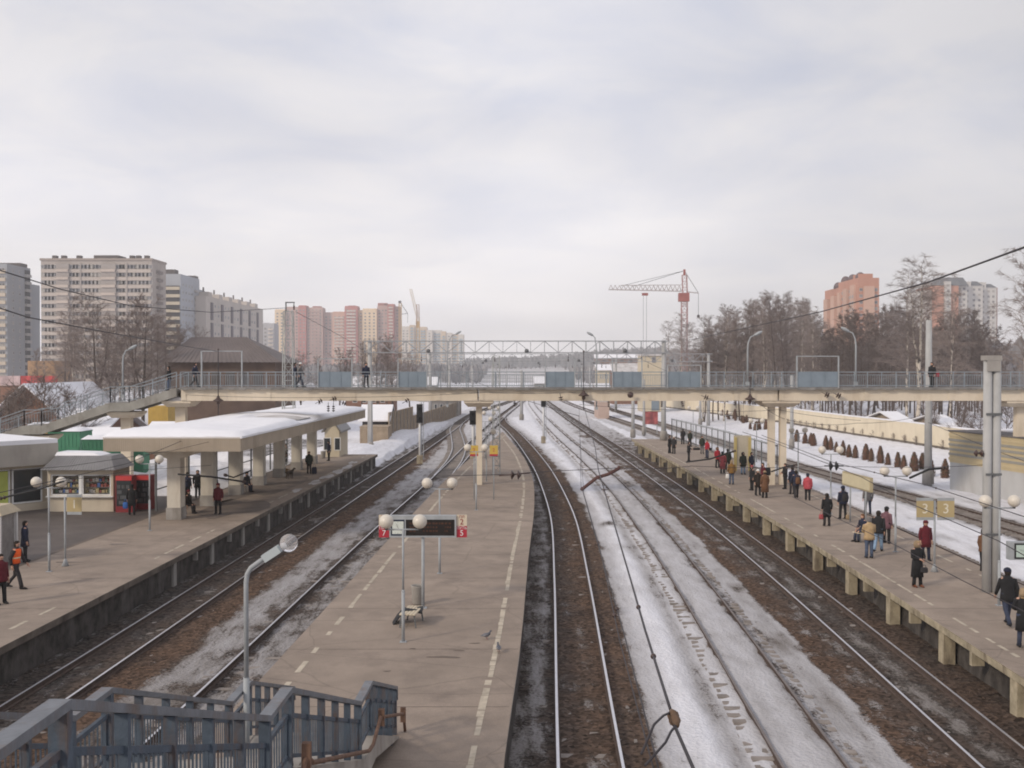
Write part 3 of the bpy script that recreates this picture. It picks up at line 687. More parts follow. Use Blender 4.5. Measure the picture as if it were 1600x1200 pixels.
# snow on the roof: rounded edge, two bare patches
mb = MB(); rows = []; rs = random.Random(21)
for i in range(60):
    y = Ya - .02 + (Yb - Ya + .04) * i / 59; row = []
    for j in range(25):
        s = j / 24; x = cxl(y) - .06 + (cxr(y) - cxl(y) + .14) * s
        e = min(s, 1 - s) * 7.2; en = min(i, 59 - i) * .65
        h = .25 * (1 - math.exp(-e * 7.0)) * (1 - math.exp(-en * 6)) + .06
        h += .09 * math.sin(y * .35 + s * 3) * min(1, e) * min(1, en) + .14 * math.exp(-((s - .55) / .3) ** 2) * min(1, en / 3)
        if 68 < y < 73 and s > .45: h *= .55
        row.append((x, y, 5.70 + h + rs.uniform(-.02, .02)))
    rows.append(row)
mb.strip(rows); n0 = len(mb.f); mb.sm = [True] * n0
def skirt(edge):
    mb.strip([[p for p in edge], [(p[0], p[1], 5.66) for p in edge]])
skirt([r[0] for r in rows]); skirt([r[-1] for r in rows][::-1]); skirt(rows[0][::-1]); skirt(rows[-1])
mb.build('roof_snow', M_snow, can)
mb = MB(); rows = []
for i in range(10):
    y = 69.2 + 3.6 * i / 9; row = []
    for j in range(8):
        s = .52 + .44 * j / 7; x = cxl(y) + (cxr(y) - cxl(y)) * s; w = math.sin(math.pi * i / 9) * math.sin(math.pi * min(1, j / 7 + .12))
        row.append((x, y, 6.03 + .14 * w - (.08 if w < .05 else 0)))
    rows.append(row)
mb.strip(rows); mb.build('bare_patch', M_dsnow, can)
M_colw = mat('whitewashed_column', (.60,.56,.49), .85, .1, .8, stain=(.9,(.40,.33,.26),.5))
for i in range(7):
    y = 57.6 + i * 5.6; x = -18.35 + .0314 * (y - 57.6); w = .36
    mb = MB(); mb.prism([(x-w,y-.42),(x+w,y-.42),(x+w,y+.42),(x-w,y+.42)], 1.11, 4.42)
    mb.hexa([(x-w,y-.42,4.42),(x+w,y-.42,4.42),(x+w,y+.42,4.42),(x-w,y+.42,4.42),(x-2.4,y-.42,5.06),(x+2.4,y-.42,5.06),(x+2.4,y+.42,5.06),(x-2.4,y+.42,5.06)])
    c = mb.build('column', M_colw, can)
    mb = MB(); mb.box(x-w-.05, x+w+.05, y-.47, y+.47, 1.105, 1.75); mb.build('column_base', M_conc, c)
# glazed wind screen frames behind the columns
for y in np.arange(60.5, 92, 2.8):
    x = float(-20.6 + .0314 * (y - 55)); mb = MB(); mb.box(x-.05, x+.05, y-.05, y+.05, 1.105, 4.98); mb.build('screen_post', M_dgrey, can)
mb = MB(); mb.bar((-20.45, 60.5, 2.35), (-19.45, 91.5, 2.35), .06); mb.build('screen_rail', M_dgrey, can)
# ------------------------------------------------------------------ globe lamps
def make_lamp(name='globe_lamp', h=3.62, half=.5):
    t_ = thing(name, 'x', 'lamp', (0, 0, 0))
    mb = MB(); mb.tube([(0,0,0),(0,0,h*.42)], .05, 10); mb.tube([(0,0,h*.42),(0,0,h-.22)], .034, 10); mb.lathe((0,0,h*.42), [(.05,-.02),(.056,0),(.035,.05)], 10); mb.box(-.10,.10,-.10,.10,0,.02)
    mb.build('pole', M_grey, t_, world=False)
    mb = MB(); mb.tube([(-half,0,h-.24),(half,0,h-.24)], .024, 8); mb.build('cross_arm', M_grey, t_, world=False)
    for s in (-1, 1):
        mb = MB(); mb.sphere((s*half,0,h), .215, 18, 12); g = mb.build('globe', M_globe, t_, world=False)
        mb = MB(); mb.lathe((s*half,0,h), [(.045,-.26),(.05,-.19),(.085,-.185)], 10); mb.build('collar', M_dgrey, g, world=False)
    return t_
lamp0 = make_lamp()
isl = [(630,1003,'globe lamp with two white balls in front of the clock board'), (687,896,'twin globe lamp rising behind the clock board, dark perch on one globe'),
       (744,797,'twin globe lamp before the yellow number plates and the pillar'), (760,752,'globe lamp just behind the bridge pillar on the island platform'),
       (758,717,'globe lamp far down the island platform, third from its tip'), (764,700,'globe lamp near the pointed tip of the island platform'), (772,686,'twin globe lamp farthest along the island platform, at its very tip')]
lfirst = True
def put_lamp(u, v, lab, grp, rz=0):
    global lfirst
    g = G(u, v, 1.104)
    if lfirst: o = lamp0; o.location = g; o.rotation_euler = (0,0,rz); o['label'] = lab; o['group'] = grp; lfirst = False
    else: o = copy_tree(lamp0, loc=g, rz=rz, label=lab, group=grp)
    return o
for u, v, lab in isl: put_lamp(u, v, lab, 'globe lamps on the island platform')
for u, v, lab in [(77,893,'globe lamp beside the sign showing 1 on the wide platform'), (234,829,'globe lamp standing before the red fridges and first canopy column')]:
    put_lamp(u, v, lab, 'globe lamps on the wide platform')
for u, v, lab in [(1561,946,'globe lamp half behind the thick twin mast'), (1399,862,'globe lamp behind the man in the black jacket and the name board'), (1298,803,'globe lamp whose pole stands behind the woman with the pink bag'),
                  (1247,748,'globe lamp beside the double bridge pillar on the crowded platform'), (1182,722,'globe lamp next to the beige information stand'), (1133,700,'globe lamp behind the red jackets by the fence'), (1083,686,'farthest globe lamp by the fence at the crowded platform end')]:
    put_lamp(u, v, lab, 'globe lamps on the crowded platform')
# ------------------------------------------------------------------ street lamp on the near staircase, and lamps on the footbridge
y = 19.4; xb = -4.90
sl = thing('street_lamp', 'grey curved street lamp with a large clear globe rising from the near staircase', 'street lamp', (xb, y, 2.31))
mb = MB(); z1 = 5.35
mb.tube([(xb,y,2.0),(xb,y,3.6)], .058, 12); mb.tube([(xb,y,3.6),(xb,y,z1),(xb+.02,y,z1+.16),(xb+.09,y,z1+.28),(xb+.2,y,z1+.36),(xb+.40,y,z1+.50)], .045, 12); mb.build('pole', M_grey, sl)
mb = MB(); mb.bar((xb+.33,y,z1+.45), (xb+.62,y,z1+.64), .17, .15); mb.build('lamp_head', mat('light_grey_housing', (.45,.50,.52), .5, .06, 3), sl)
cg = bpy.data.materials.new('clear_plastic'); cg.use_nodes = True; bb = cg.node_tree.nodes['Principled BSDF']
bb.inputs['Base Color'].default_value = (.9,.9,.92,1); bb.inputs['Roughness'].default_value = .08; bb.inputs['Transmission Weight'].default_value = .85; bb.inputs['IOR'].default_value = 1.12
mb = MB(); mb.sphere((xb+.79,y,z1+.74), .165, 20, 14); mb.build('globe', cg, sl)
mb = MB(); mb.sphere((xb+.70,y,z1+.685), .06, 10, 8); mb.build('bulb', M_white, sl)
def curved_lamp(label, u, vbase, vtop, Y, rng, group='curved lamps on the footbridge'):
    b_ = P(u, vbase, Y); h = ZV(vtop, Y) - b_.z
    t_ = thing('street_lamp', label, 'street lamp', b_, group=group)
    mb = MB(); mb.tube([b_, b_ + Vector((0,0,h*.72)), b_ + Vector((rng*.1,0,h*.86)), b_ + Vector((rng*.45,0,h*.97)), b_ + Vector((rng,0,h))], [.07,.06,.05,.045,.04], 8); mb.box(b_.x-.12,b_.x+.12,b_.y-.12,b_.y+.12,b_.z,b_.z+.25); mb.build('pole', M_grey, t_)
    mb = MB(); e = b_ + Vector((rng,0,h)); s = 1 if rng > 0 else -1
    mb.loft([(e + Vector((s*d_,0,d_*.55)), (-.35*w*s,0,.6*w), (0,w,0)) for d_, w in ((-.05,.05),(.05,.14),(.3,.17),(.5,.10),(.56,.02))], n=10); mb.build('lamp_head', M_grey, t_)
curved_lamp('curved street lamp on the left stair of the footbridge', 192, 622, 546, 73.6, .45)
curved_lamp('curved street lamp at the footbridge left of the tall birches', 1337, 602, 518, 73.7, -.5)
curved_lamp('curved street lamp on the footbridge beside the wood edge', 1168, 602, 524, 76, .5)
curved_lamp('tall lamp with round head rising behind the footbridge under the crane jib', 932, 640, 524, 96, -.35)
curved_lamp('small dark lamp behind the footbridge before the white apartment blocks', 699, 636, 522, 110, .9)
# ------------------------------------------------------------------ clock board on the island platform
c = G(661, 950, 1.1); cy = c.y; zc = ZV(822, cy)
cbd = thing('departure_board', 'black departure board in a grey frame with a square white clock', 'departure board', (c.x, cy, 1.1))
W, H = 1.14, .375
mb = MB(); mb.tube([(c.x, cy, 1.1), (c.x, cy, zc - H)], .055, 10); mb.box(c.x-.13,c.x+.13,cy-.13,cy+.13,1.1,1.125); mb.build('post', M_grey, cbd)
mb = MB(); mb.box(c.x-W, c.x+W, cy-.10, cy+.10, zc-H, zc-H+.055); mb.box(c.x-W, c.x+W, cy-.10, cy+.10, zc+H-.14, zc+H); mb.box(c.x-W, c.x-W+.05, cy-.10, cy+.10, zc-H+.055, zc+H-.14); mb.box(c.x+W-.05, c.x+W, cy-.10, cy+.10, zc-H+.055, zc+H-.14); mb.box(c.x-.62, c.x-.58, cy-.098, cy+.098, zc-H+.055, zc+H-.14)
mb.build('frame', M_grey, cbd)
mb = MB(); mb.box(c.x-.578, c.x+W-.052, cy-.07, cy+.07, zc-H+.057, zc+H-.142); mb.build('display', mat('black_display', (.018,.014,.013), .35, .3, 2.0), cbd)
mb = MB()
M_led = mat('dim_led_rows', (.075,.032,.02), .6, .5, 30.0)
rl = random.Random(4)
for r_ in range(3):
    x = c.x - .45
    while x < c.x + .95:
        w = rl.uniform(.03, .09); zt = zc + .10 - r_ * .13; mb.box(x, x+w, cy-.0735, cy-.0705, zt-.03, zt+.03); x += w + rl.uniform(.02, .06) + (.2 if rl.random() < .15 else 0)
mb.build('led_rows', M_led, cbd)
mb = MB(); mb.box(c.x-1.085, c.x-.622, cy-.07, cy+.07, zc-H+.057, zc+H-.142); ck = mb.build('clock', mat('navy_clock_case', (.02,.03,.06), .5, .2, 2), cbd)
ccx, ccz = c.x - .85, zc - .045
mb = MB(); mb.box(ccx-.195, ccx+.195, cy-.075, cy-.0705, ccz-.215, ccz+.215); mb.build('clock_face', mat('clock_white', (.62,.66,.62), .5, .05, 2), ck)
mb = MB(); mb.bar((ccx,cy-.079,ccz),(ccx-.05,cy-.079,ccz+.13),.022,.006); mb.bar((ccx,cy-.081,ccz),(ccx+.13,cy-.081,ccz-.10),.016,.005)
for k in range(12):
    a = k*math.pi/6; mb.bar((ccx+.165*math.sin(a),cy-.077,ccz+.18*math.cos(a)),(ccx+.188*math.sin(a),cy-.077,ccz+.205*math.cos(a)),.012,.004)
mb.build('clock_hands', M_blk, ck)
M_num = mat('sign_cream', (.62,.54,.42), .6, .05, 2); M_numr = mat('sign_red', (.40,.03,.05), .5, .1, 2); M_numt = mat('sign_dark_red_ink', (.25,.02,.03), .6, .1, 2)
for sx, tr, lab in ((1, '5', None), (-1, '7', None)):
    xs = c.x + sx*(W + .19)
    pl_ = thing('platform_sign', 'cream and red plate reading 2 and %s at the %s of the departure board' % (tr, 'display end' if sx > 0 else 'clock end'), 'sign', (xs, cy, zc), group='number plates on the clock board')
    mb = MB(); mb.box(xs-.175, xs+.175, cy-.03, cy+.03, zc+.01, zc+H+.01); mb.build('upper_plate', M_num, pl_)
    mb = MB(); mb.box(xs-.175, xs+.175, cy-.03, cy+.03, zc-H-.01, zc+.006); mb.build('lower_plate', M_numr, pl_)
    for tx, sz, z_, m_ in (('ПЛ', .13, zc+.315, M_numt), ('2', .27, zc+.14, M_numt), ('ПУТЬ', .13, zc-.065, M_white), (tr, .27, zc-.24, M_white)):
        text_mesh('lettering', tx, sz, m_, pl_, (xs, cy-.034, z_), (math.pi/2, 0, 0))
# number plates further on, on the island platform
g = G(752, 748, 1.1)
for dx, lab in ((-.42, 'yellow number plate with red foot before the bridge pillar'), (.72, 'yellow number plate with red foot right of the bridge pillar')):
    yy = 66; xx = XU(752 + dx*27, yy); zz_ = ZV(704, yy)
    s_ = thing('number_sign', lab, 'sign', (xx, yy, zz_), group='yellow number plates')
    mb = MB(); mb.box(xx-.26, xx+.26, yy-.03, yy+.03, zz_-.22, zz_+.32); mb.build('plate', mat('sign_yellow', (.55,.38,.08), .6, .08, 2), s_)
    mb = MB(); mb.box(xx-.255, xx+.255, yy-.034, yy+.034, zz_-.34, zz_-.222); mb.build('red_foot', M_numr, s_)
    text_mesh('lettering', '2' , .3, M_numr, s_, (xx, yy-.034, zz_+.03), (math.pi/2,0,0))
    mb = MB(); mb.tube([(xx,yy+.07,1.1),(xx,yy+.07,zz_+.4)], .035, 8); mb.build('pole', M_grey, s_)
# sign reading 1 on the wide platform, two signs reading 3 on the crowded platform
def number_sign(label, u, vb, txt, dxs, vplate, w, h, group):
    g = G(u, vb, 1.104); t_ = thing('platform_sign', label, 'sign', g, group=group); zt = ZV(vplate, g.y)
    mb = MB(); mb.tube([g, (g.x, g.y, zt + h)], .04, 10); mb.lathe(g, [(.16,0),(.05,.28),(.04,.3)], 8); mb.build('pole', M_grey, t_)
    for dx in dxs:
        x = g.x + dx; mb = MB(); mb.box(x-w, x+w, g.y-.08, g.y-.045, zt-h, zt+h); p_ = mb.build('plate', mat('sign_ochre', (.44,.35,.19), .6, .08, 2), t_)
        
        for za, zb in ((h+.002, h+.12), (-h-.12, -h-.002)): mb = MB(); mb.box(x-w, x+w, g.y-.082, g.y-.043, zt+za, zt+zb); mb.build('plate_border', M_grey, p_)
        text_mesh('lettering', txt, h*1.7, mat('sign_ivory', (.70,.66,.55), .6, .05, 2), p_, (x, g.y-.083, zt), (math.pi/2,0,0))
number_sign('ochre sign with a white 1 on a pole in front of the kiosk', 102, 884, '1', (.42,), 788, .30, .30, None)
number_sign('pair of ochre plates with white 3 on one pole beside the woman in maroon', 1460, 893, '3', (-.42, .42), 795, .34, .33, None)
# station name board on two poles (letters worn away)
ga, gb = G(1327, 826, 1.1), G(1355, 840, 1.1)
nb = thing('name_board', 'long pale yellow board on poles above the waiting people', 'sign board', ga)
A, B_ = P(1319, 753, ga.y), P(1363, 770, gb.y - 6)
ya, yb = 57.5, 53.8
A = Vector((XU(1319, ya), ya, 0)); B_ = Vector((XU(1363, yb), yb, 0))
zt0, zt1 = 3.69, 3.0
for q in (.25, .8):
    p = A.lerp(B_, q); mb = MB(); mb.tube([(p.x, p.y, 1.1), (p.x, p.y, zt0)], .045, 8); mb.build('pole', M_grey, nb)
d_ = (B_ - A).normalized(); nrm_ = Vector((-d_.y, d_.x, 0)) * -1
mb = MB(); mb.bar((A.x, A.y, 3.35), (B_.x, B_.y, 3.35), .14, .74); mb.build('frame', mat('board_ochre_frame', (.40,.34,.22), .7, .1, 2), nb)
mb = MB(); o_ = Vector((-.09, -.02, 0)); i1, i2 = A.lerp(B_, .02) + o_, A.lerp(B_, .98) + o_; mb.bar((i1.x, i1.y, 3.35), (i2.x, i2.y, 3.35), .06, .58); mb.build('panel', mat('board_pale_yellow', (.58,.52,.36), .7, .06, 2), nb)
# clock box at the frame edge on the crowded platform
yy = 33; xx = XU(1593, yy); zz_ = ZV(860, yy)
ck2 = thing('platform_clock', 'square grey platform clock with a dark rim at the frame edge', 'clock', (xx, yy, zz_))
mb = MB(); mb.box(xx-.33, xx+.45, yy-.12, yy+.12, zz_-.28, zz_+.28); mb.build('case', M_grey, ck2)
mb = MB(); mb.box(xx-.18, xx+.40, yy-.135, yy-.121, zz_-.24, zz_+.24); mb.build('rim', M_blk, ck2)
mb = MB(); mb.box(xx-.13, xx+.35, yy-.141, yy-.136, zz_-.19, zz_+.19); mb.build('clock_face', mat('clock_green', (.45,.55,.50), .5, .05, 2), ck2)
mb = MB(); mb.bar((xx+.1,yy-.145,zz_),(xx-.03,yy-.145,zz_+.05),.02,.005); mb.bar((xx+.1,yy-.147,zz_),(xx+.25,yy-.147,zz_-.02),.015,.005); mb.build('clock_hands', M_blk, ck2)
mb = MB(); mb.tube([(xx+.42,yy,1.1),(xx+.42,yy,zz_-.28)], .04, 8); mb.build('pole', M_grey, ck2)
# ------------------------------------------------------------------ benches, bin, bag, pigeons
def bench(label, g, rz, group=None, back=False):
    t_ = thing('bench', label, 'bench', g, rz, group)
    for k in range(5):
        mb = MB(); mb.box(-.62, .62, -.25 + k*.105, -.17 + k*.105, .42, .455); mb.build('slat', M_slat, t_, world=False)
    for x in (-.5, .5):
        mb = MB(); mb.bar((x,-.2,.41),(x,-.26,0),.04); mb.bar((x,.2,.41),(x,.26,0),.04); mb.bar((x,-.24,.40),(x,.24,.40),.04,.035); mb.build('leg', M_dgrey, t_, world=False)
    return t_
M_slat = mat('cream_bench_slat', (.58,.50,.38), .7, .12, 3)
bench('slatted cream bench with a dark coat over it on the island platform', G(643, 975, 1.104), R(82))
g = G(637, 968, 1.1)
mb = MB(); rows = []; rb = random.Random(2)
for i in range(9):
    s = i / 8; row = []
    for j in range(7):
        q = j / 6 - .5; x = g.x - .42 + .95*s; z = 1.58 + .03*math.sin(6*s + 4*q) - (.42*max(0, .35 - s)/.35 if s < .35 else 0) - .30*max(0, abs(q) - .3)
        row.append((x + rb.uniform(-.02,.02), g.y - .45 + q*.62 + .06*math.sin(s*9), z))
    rows.append(row)
mb.strip(rows); mb.strip([[(x, y_, z - .05) for x, y_, z in r][::-1] for r in rows]); mb.strip([[p, (p[0], p[1], p[2]-.05)] for p in rows[0]]); mb.strip([[(p[0], p[1], p[2]-.05), p] for p in rows[-1]])
mb.strip([[(r[0][0], r[0][1], r[0][2]-.05), r[0]] for r in rows]); mb.strip([[r[-1], (r[-1][0], r[-1][1], r[-1][2]-.05)] for r in rows])
mb.sm = [True]*len(mb.sm)
mb.build('coat', M_blk, None, 'black coat draped over the cream bench under the clock board', 'coat')
def bin_(label, g):
    t_ = thing('litter_bin', label, 'litter bin', g)
    mb = MB(); mb.lathe(g, [(.16,0),(.20,.05),(.23,.62),(.24,.66),(.21,.66),(.20,.2)], 14); mb.build('drum', M_conc, t_)
    mb = MB(); mb.lathe(g + Vector((0,0,.0)), [(.215,.55),(.20,.60),(.05,.605)], 14); mb.build('liner', M_blk, t_)
bin_('grey concrete litter bin beside the clock board post', G(653, 944, 1.104))
bin_('round grey bin by the far canopy column', G(505, 716, 1.104))
def pigeon(label, g, rz):
    t_ = thing('pigeon', label, 'pigeon', g, rz, 'pigeons on the island platform')
    mb = MB()
    def rg(x, z, w, h): return ((x,0,z),(0,w,0),(0,0,h))
    mb.loft([rg(-.19,.115,.012,.006),rg(-.10,.12,.045,.022),rg(-.03,.125,.062,.055),rg(.05,.14,.058,.06),(( .105,0,.175),(0,.035,0),(-.02,0,.035)),((.115,0,.215),(0,.026,0),(-.018,0,.022)),((.13,0,.245),(0,.027,0),(-.01,0,.027)),((.155,0,.245),(0,.018,0),(0,0,.018)),((.19,0,.238),(0,.004,0),(0,0,.004))], n=10)
    mb.build('body', mat('pigeon_grey', (.10,.105,.125), .7, .3, 20), t_, world=False)
    for s in (-1, 1):
        mb = MB(); mb.loft([((-.15,s*.03,.13),(0,.008,0),(0,0,.012)),((-.04,s*.062,.14),(0,.012,0),(0,0,.04)),((.05,s*.055,.15),(0,.01,0),(0,0,.03))], n=8); mb.build('wing', mat('pigeon_wing', (.20,.20,.22), .7, .3, 20), t_, world=False)
        mb = MB(); mb.tube([(.01,s*.025,.08),(.012,s*.025,.01),(.05,s*.025,.004)], .005, 5); mb.build('leg', M_red, t_, world=False)
pigeon('dark pigeon walking across the platform seen from the side', G(760, 999, 1.106), R(20))
pigeon('pigeon by the edge line with its tail towards the stairs', G(779, 1019, 1.106), R(100))
# ------------------------------------------------------------------ fence and information stand on the crowded platform
fa, fb = [(18.3, 122.5), (18.75, 118), (19.35, 108), (19.8, 98), (20.0, 90), (20.05, 84)], None
fe = thing('fence', 'grey mesh fence along the far edge of the crowded platform', 'fence', (19.5, 100, 1.1))
fx = spline([(84, 20.05), (98, 19.85), (108, 19.4), (118, 18.85), (122.5, 18.5)])
ys_ = np.arange(80, 123, 2.35)
for yy in ys_:
    x = float(fx(yy)); mb = MB(); mb.box(x-.04,x+.04,yy-.04,yy+.04,1.1,3.55); mb.build('post', M_dgrey, fe)
mb = MB(); mb.tube([(float(fx(yy)), yy, 3.45) for yy in ys_], .08, 6); mb.tube([(float(fx(yy)), yy, 1.25) for yy in ys_], .03, 6)
for yy in np.arange(80, 122.4, .45): x = float(fx(yy)); mb.box(x-.011,x+.011,yy-.011,yy+.011,1.25,3.45)
mb.build('fence_panel', M_grey, fe)
yy = 84.5; xa, xb_ = XU(1147, yy), XU(1174, yy)
inf = thing('information_stand', 'beige information stand with two yellow poles before the fence', 'information board', ((xa+xb_)/2, yy, 1.1))
mb = MB(); mb.box(xa, xb_, yy, yy+.08, 1.5, 3.95); mb.build('panel', mat('beige_board', (.50,.45,.36), .7, .08, 1.5), inf)
for x in (xa+.12, xb_-.12): mb = MB(); mb.box(x-.11,x+.11,yy-.1,yy-.003,1.1,3.8); mb.build('pole', mat('yellow_post', (.52,.42,.18), .7, .1, 2), inf)
# ------------------------------------------------------------------ kiosk, fridges, pavilion, booth on the left
k0 = G(75, 797, 1.09); kY = 60.6; xa, xb_ = XU(74, kY), XU(176, kY); dep = 2.6
kio = thing('kiosk', 'cream kiosk with grey tiled roof and windows full of goods', 'kiosk', ((xa+xb_)/2, kY, 1.085))
M_kio = mat('kiosk_cream', (.55,.48,.38), .7, .06, 1.2, stain=(.8,(.35,.28,.22),.4))
mb = MB(); mb.box(xa, xb_, kY, kY+dep, 1.085, 2.0); mb.box(xa, xb_, kY, kY+dep, 3.22, 3.5); mb.box(xa,xb_,kY+.9,kY+dep,2.0,3.22); mb.box(xa,xa+.14,kY,kY+.9,2.0,3.22); mb.box(xb_-.14,xb_,kY,kY+.9,2.0,3.22); mb.build('wall', M_kio, kio)
mid = (xa+xb_)/2
for a, b_ in ((xa+.14, mid-.05), (mid+.05, xb_-.14)):
    mb = MB(); mb.box(a,b_,kY+.05,kY+.11,2.0,2.08); mb.box(a,b_,kY+.05,kY+.11,3.14,3.22); mb.box(a,a+.08,kY+.05,kY+.11,2.08,3.14); mb.box(b_-.08,b_,kY+.05,kY+.11,2.08,3.14); fr = mb.build('window', M_white, kio)
    mb = MB(); rk = random.Random(int(a*10))
    for z in (2.12, 2.45, 2.78):
        mb.box(a+.09, b_-.09, kY+.35, kY+.7, z-.03, z, 0); x = a + .1
        while x < b_ - .25: w = rk.uniform(.08,.2); mb.box(x, x+w, kY+.37, kY+.55, z+.001, z+rk.uniform(.12,.26), rk.choice([1,2,3,4,5])); x += w+rk.uniform(.01,.06)
    mb.build('goods', [M_dgrey, mat('goods_red',(.22,.07,.06),.5,.1,3), mat('goods_white',(.36,.34,.32),.5,.1,3), mat('goods_green',(.14,.18,.14),.5,.1,3), mat('goods_yellow',(.34,.28,.16),.5,.1,3), mat('goods_blue',(.07,.12,.28),.5,.1,3)], fr)
mb = MB(); mb.box(mid-.05, mid+.05, kY+.02, kY+.2, 2.0, 3.22); mb.build('mullion', M_white, kio)
mb = MB(); mb.box(xa-.05, xb_+.05, kY-.22, kY-.003, 1.93, 1.985); mb.build('counter', M_white, kio)
M_tile = mat('grey_metal_tile', (.24,.235,.24), .5, .12, 2.0)
mb = MB(); A_, B2, yf, ybk, yr = xa-.25, xb_+.25, kY-.45, kY+dep+.2, kY+dep*.5
mb.hexa([(A_,yf,3.505),(B2,yf,3.505),(B2,ybk,3.505),(A_,ybk,3.505),(A_+.55,yf+.95,4.25),(B2-.55,yf+.95,4.25),(B2-.55,ybk-.6,4.25),(A_+.55,ybk-.6,4.25)])
for i in range(26):
    s = (i+.5)/26; x0_ = A_+(B2-A_)*s; x1_ = A_+.55+(B2-A_-1.1)*s; mb.bar((x0_,yf-.005,3.52),(x1_,yf+.945,4.26),.06,.03)
rf = mb.build('roof', M_tile, kio)
mb = MB(); mb.hexa([(A_+.4,yf+1.0,4.253),(B2-1.2,yf+1.0,4.253),(B2-1.2,ybk-.6,4.253),(A_+.4,ybk-.6,4.253),(A_+.5,yf+1.1,4.45),(B2-1.6,yf+1.1,4.40),(B2-1.6,ybk-.7,4.40),(A_+.5,ybk-.7,4.45)]); mb.build('roof_snow', M_snow, rf)
def fridge(label, x, y, w=.95, h=2.1):
    t_ = thing('drinks_fridge', label, 'fridge', (x+w/2, y, 1.085), group='red fridges beside the kiosk')
    mb = MB(); mb.box(x,x+w,y+.05,y+.75,1.085,1.085+h); mb.build('cabinet', M_red, t_)
    mb = MB(); mb.box(x+.06,x+w-.06,y+.01,y+.048,1.45,1.085+h-.3); d_ = mb.build('door', M_glass, t_)
    mb = MB(); rk = random.Random(int(x*7))
    for z in (1.55,1.85,2.15,2.45):
        xx = x+.12
        while xx < x+w-.2: mb.box(xx,xx+.06,y+.002,y+.008,z,z+.2,rk.choice([0,1,2])); xx += .085
    mb.build('bottles', [M_dgrey, mat('bottle_grey',(.10,.09,.09)), M_blk], d_)
    mb = MB(); mb.box(x+.02,x+w-.02,y+.0,y+.048,1.085+h-.27,1.085+h-.03); mb.build('header', mat('fridge_header', (.55,.06,.06), .4, .1, 2), t_)
    mb = MB(); mb.box(x+w-.12,x+w-.09,y-.03,y+.008,1.9,2.4); mb.build('handle', M_grey, t_)
fridge('red glass-door fridge next to the kiosk wall', XU(177, 60), 60.2); fridge('second red fridge behind the person with the blue bag', XU(206, 61), 61.4, .9, 2.0)
# low pavilion at the left edge
pav = thing('pavilion', 'low cream shop pavilion with glazed front and snowy flat roof', 'shop pavilion', (-31, 60, 1.085))
pa, pb = (-36.0, 51.5), (-27.2, 62.0)    # front face runs from pa to pb
dv = Vector((pb[0]-pa[0], pb[1]-pa[1], 0)); ln = dv.length; dv.normalize(); nv = Vector((dv.y, -dv.x, 0))
def pq(s, o, z): p = Vector((pa[0], pa[1], 0)) + dv*s + nv*o; return (p.x, p.y, z)
def pbox(mb, s0, s1, o0, o1, z0, z1, m=0): mb.hexa([pq(s0,o1,z0),pq(s1,o1,z0),pq(s1,o0,z0),pq(s0,o0,z0),pq(s0,o1,z1),pq(s1,o1,z1),pq(s1,o0,z1),pq(s0,o0,z1)], m)
mb = MB(); pbox(mb, 0, ln, -7, 0, 1.085, 1.5); pbox(mb, 0, ln, -7, -.25, 1.5, 3.55); pbox(mb, 0, ln, -7, 0, 3.55, 3.72); mb.build('wall', M_kio, pav)
mb = MB(); pbox(mb, -.3, ln+.3, -7.2, .5, 3.722, 4.95); mb.build('roof_fascia', mat('beige_fascia', (.40,.37,.33), .7, .08, 1, stain=(.8,(.25,.22,.2),.4)), pav)
mb = MB(); pbox(mb, -.28, ln+.28, -7.15, .47, 4.953, 5.2); mb.build('roof_snow', M_snow, pav)
rk = random.Random(8)
for i in range(7):
    a = .25 + i*(ln-.5)/7; b_ = a + (ln-.5)/7 - .12
    mb = MB(); pbox(mb, a, b_, -.2, -.1, 1.52, 1.6); pbox(mb, a, b_, -.2, -.1, 3.45, 3.53); pbox(mb, a, a+.08, -.2, -.1, 1.6, 3.45); pbox(mb, b_-.08, b_, -.2, -.1, 1.6, 3.45); w_ = mb.build('window', M_white, pav)
    mb = MB(); pbox(mb, a+.09, b_-.09, -.19, -.15, 1.61, 3.44); mb.build('pane', [M_glass, mat('shop_green', (.12,.35,.16), .4, .2, 1), mat('shop_poster', (.45,.5,.12), .5, .2, 1), M_glass][rk.choice([0,0,1,3]) if i != 5 else 2], w_)
bt = thing('ticket_booth', 'narrow booth with beige cap roof and white corner post by the frame edge', 'booth', (-21.6, 44.2, 1.1))
bx = XU(2, 44.2)
mb = MB(); mb.hexa([(bx-1.6,43.6,3.2),(bx+.25,43.6,3.2),(bx+.25,45.4,3.2),(bx-1.6,45.4,3.2),(bx-1.2,43.9,3.55),(bx-.05,43.9,3.55),(bx-.05,45.1,3.55),(bx-1.2,45.1,3.55)]); mb.build('roof', mat('booth_beige', (.5,.42,.3), .7, .08, 2), bt)
for x, yq in ((bx+.1, 43.75), (bx+.1, 45.2), (bx-1.45, 43.75)): mb = MB(); mb.box(x-.06,x+.06,yq-.06,yq+.06,1.1,3.198); mb.build('corner_post', M_white, bt)
mb = MB(); mb.box(bx-1.38,bx+.03,43.78,45.15,1.1,3.19); mb.build('wall', mat('booth_grey', (.3,.28,.27), .6, .2, 4), bt)
mb = MB(); [mb.box(bx-1.3,bx-.02,43.755,43.775,z,z+.22, i % 2) for i, z in enumerate(np.arange(1.3,3.0,.28))]; mb.build('newspapers', [mat('paper',(.55,.53,.5),.8,.2,9), M_red], bt)
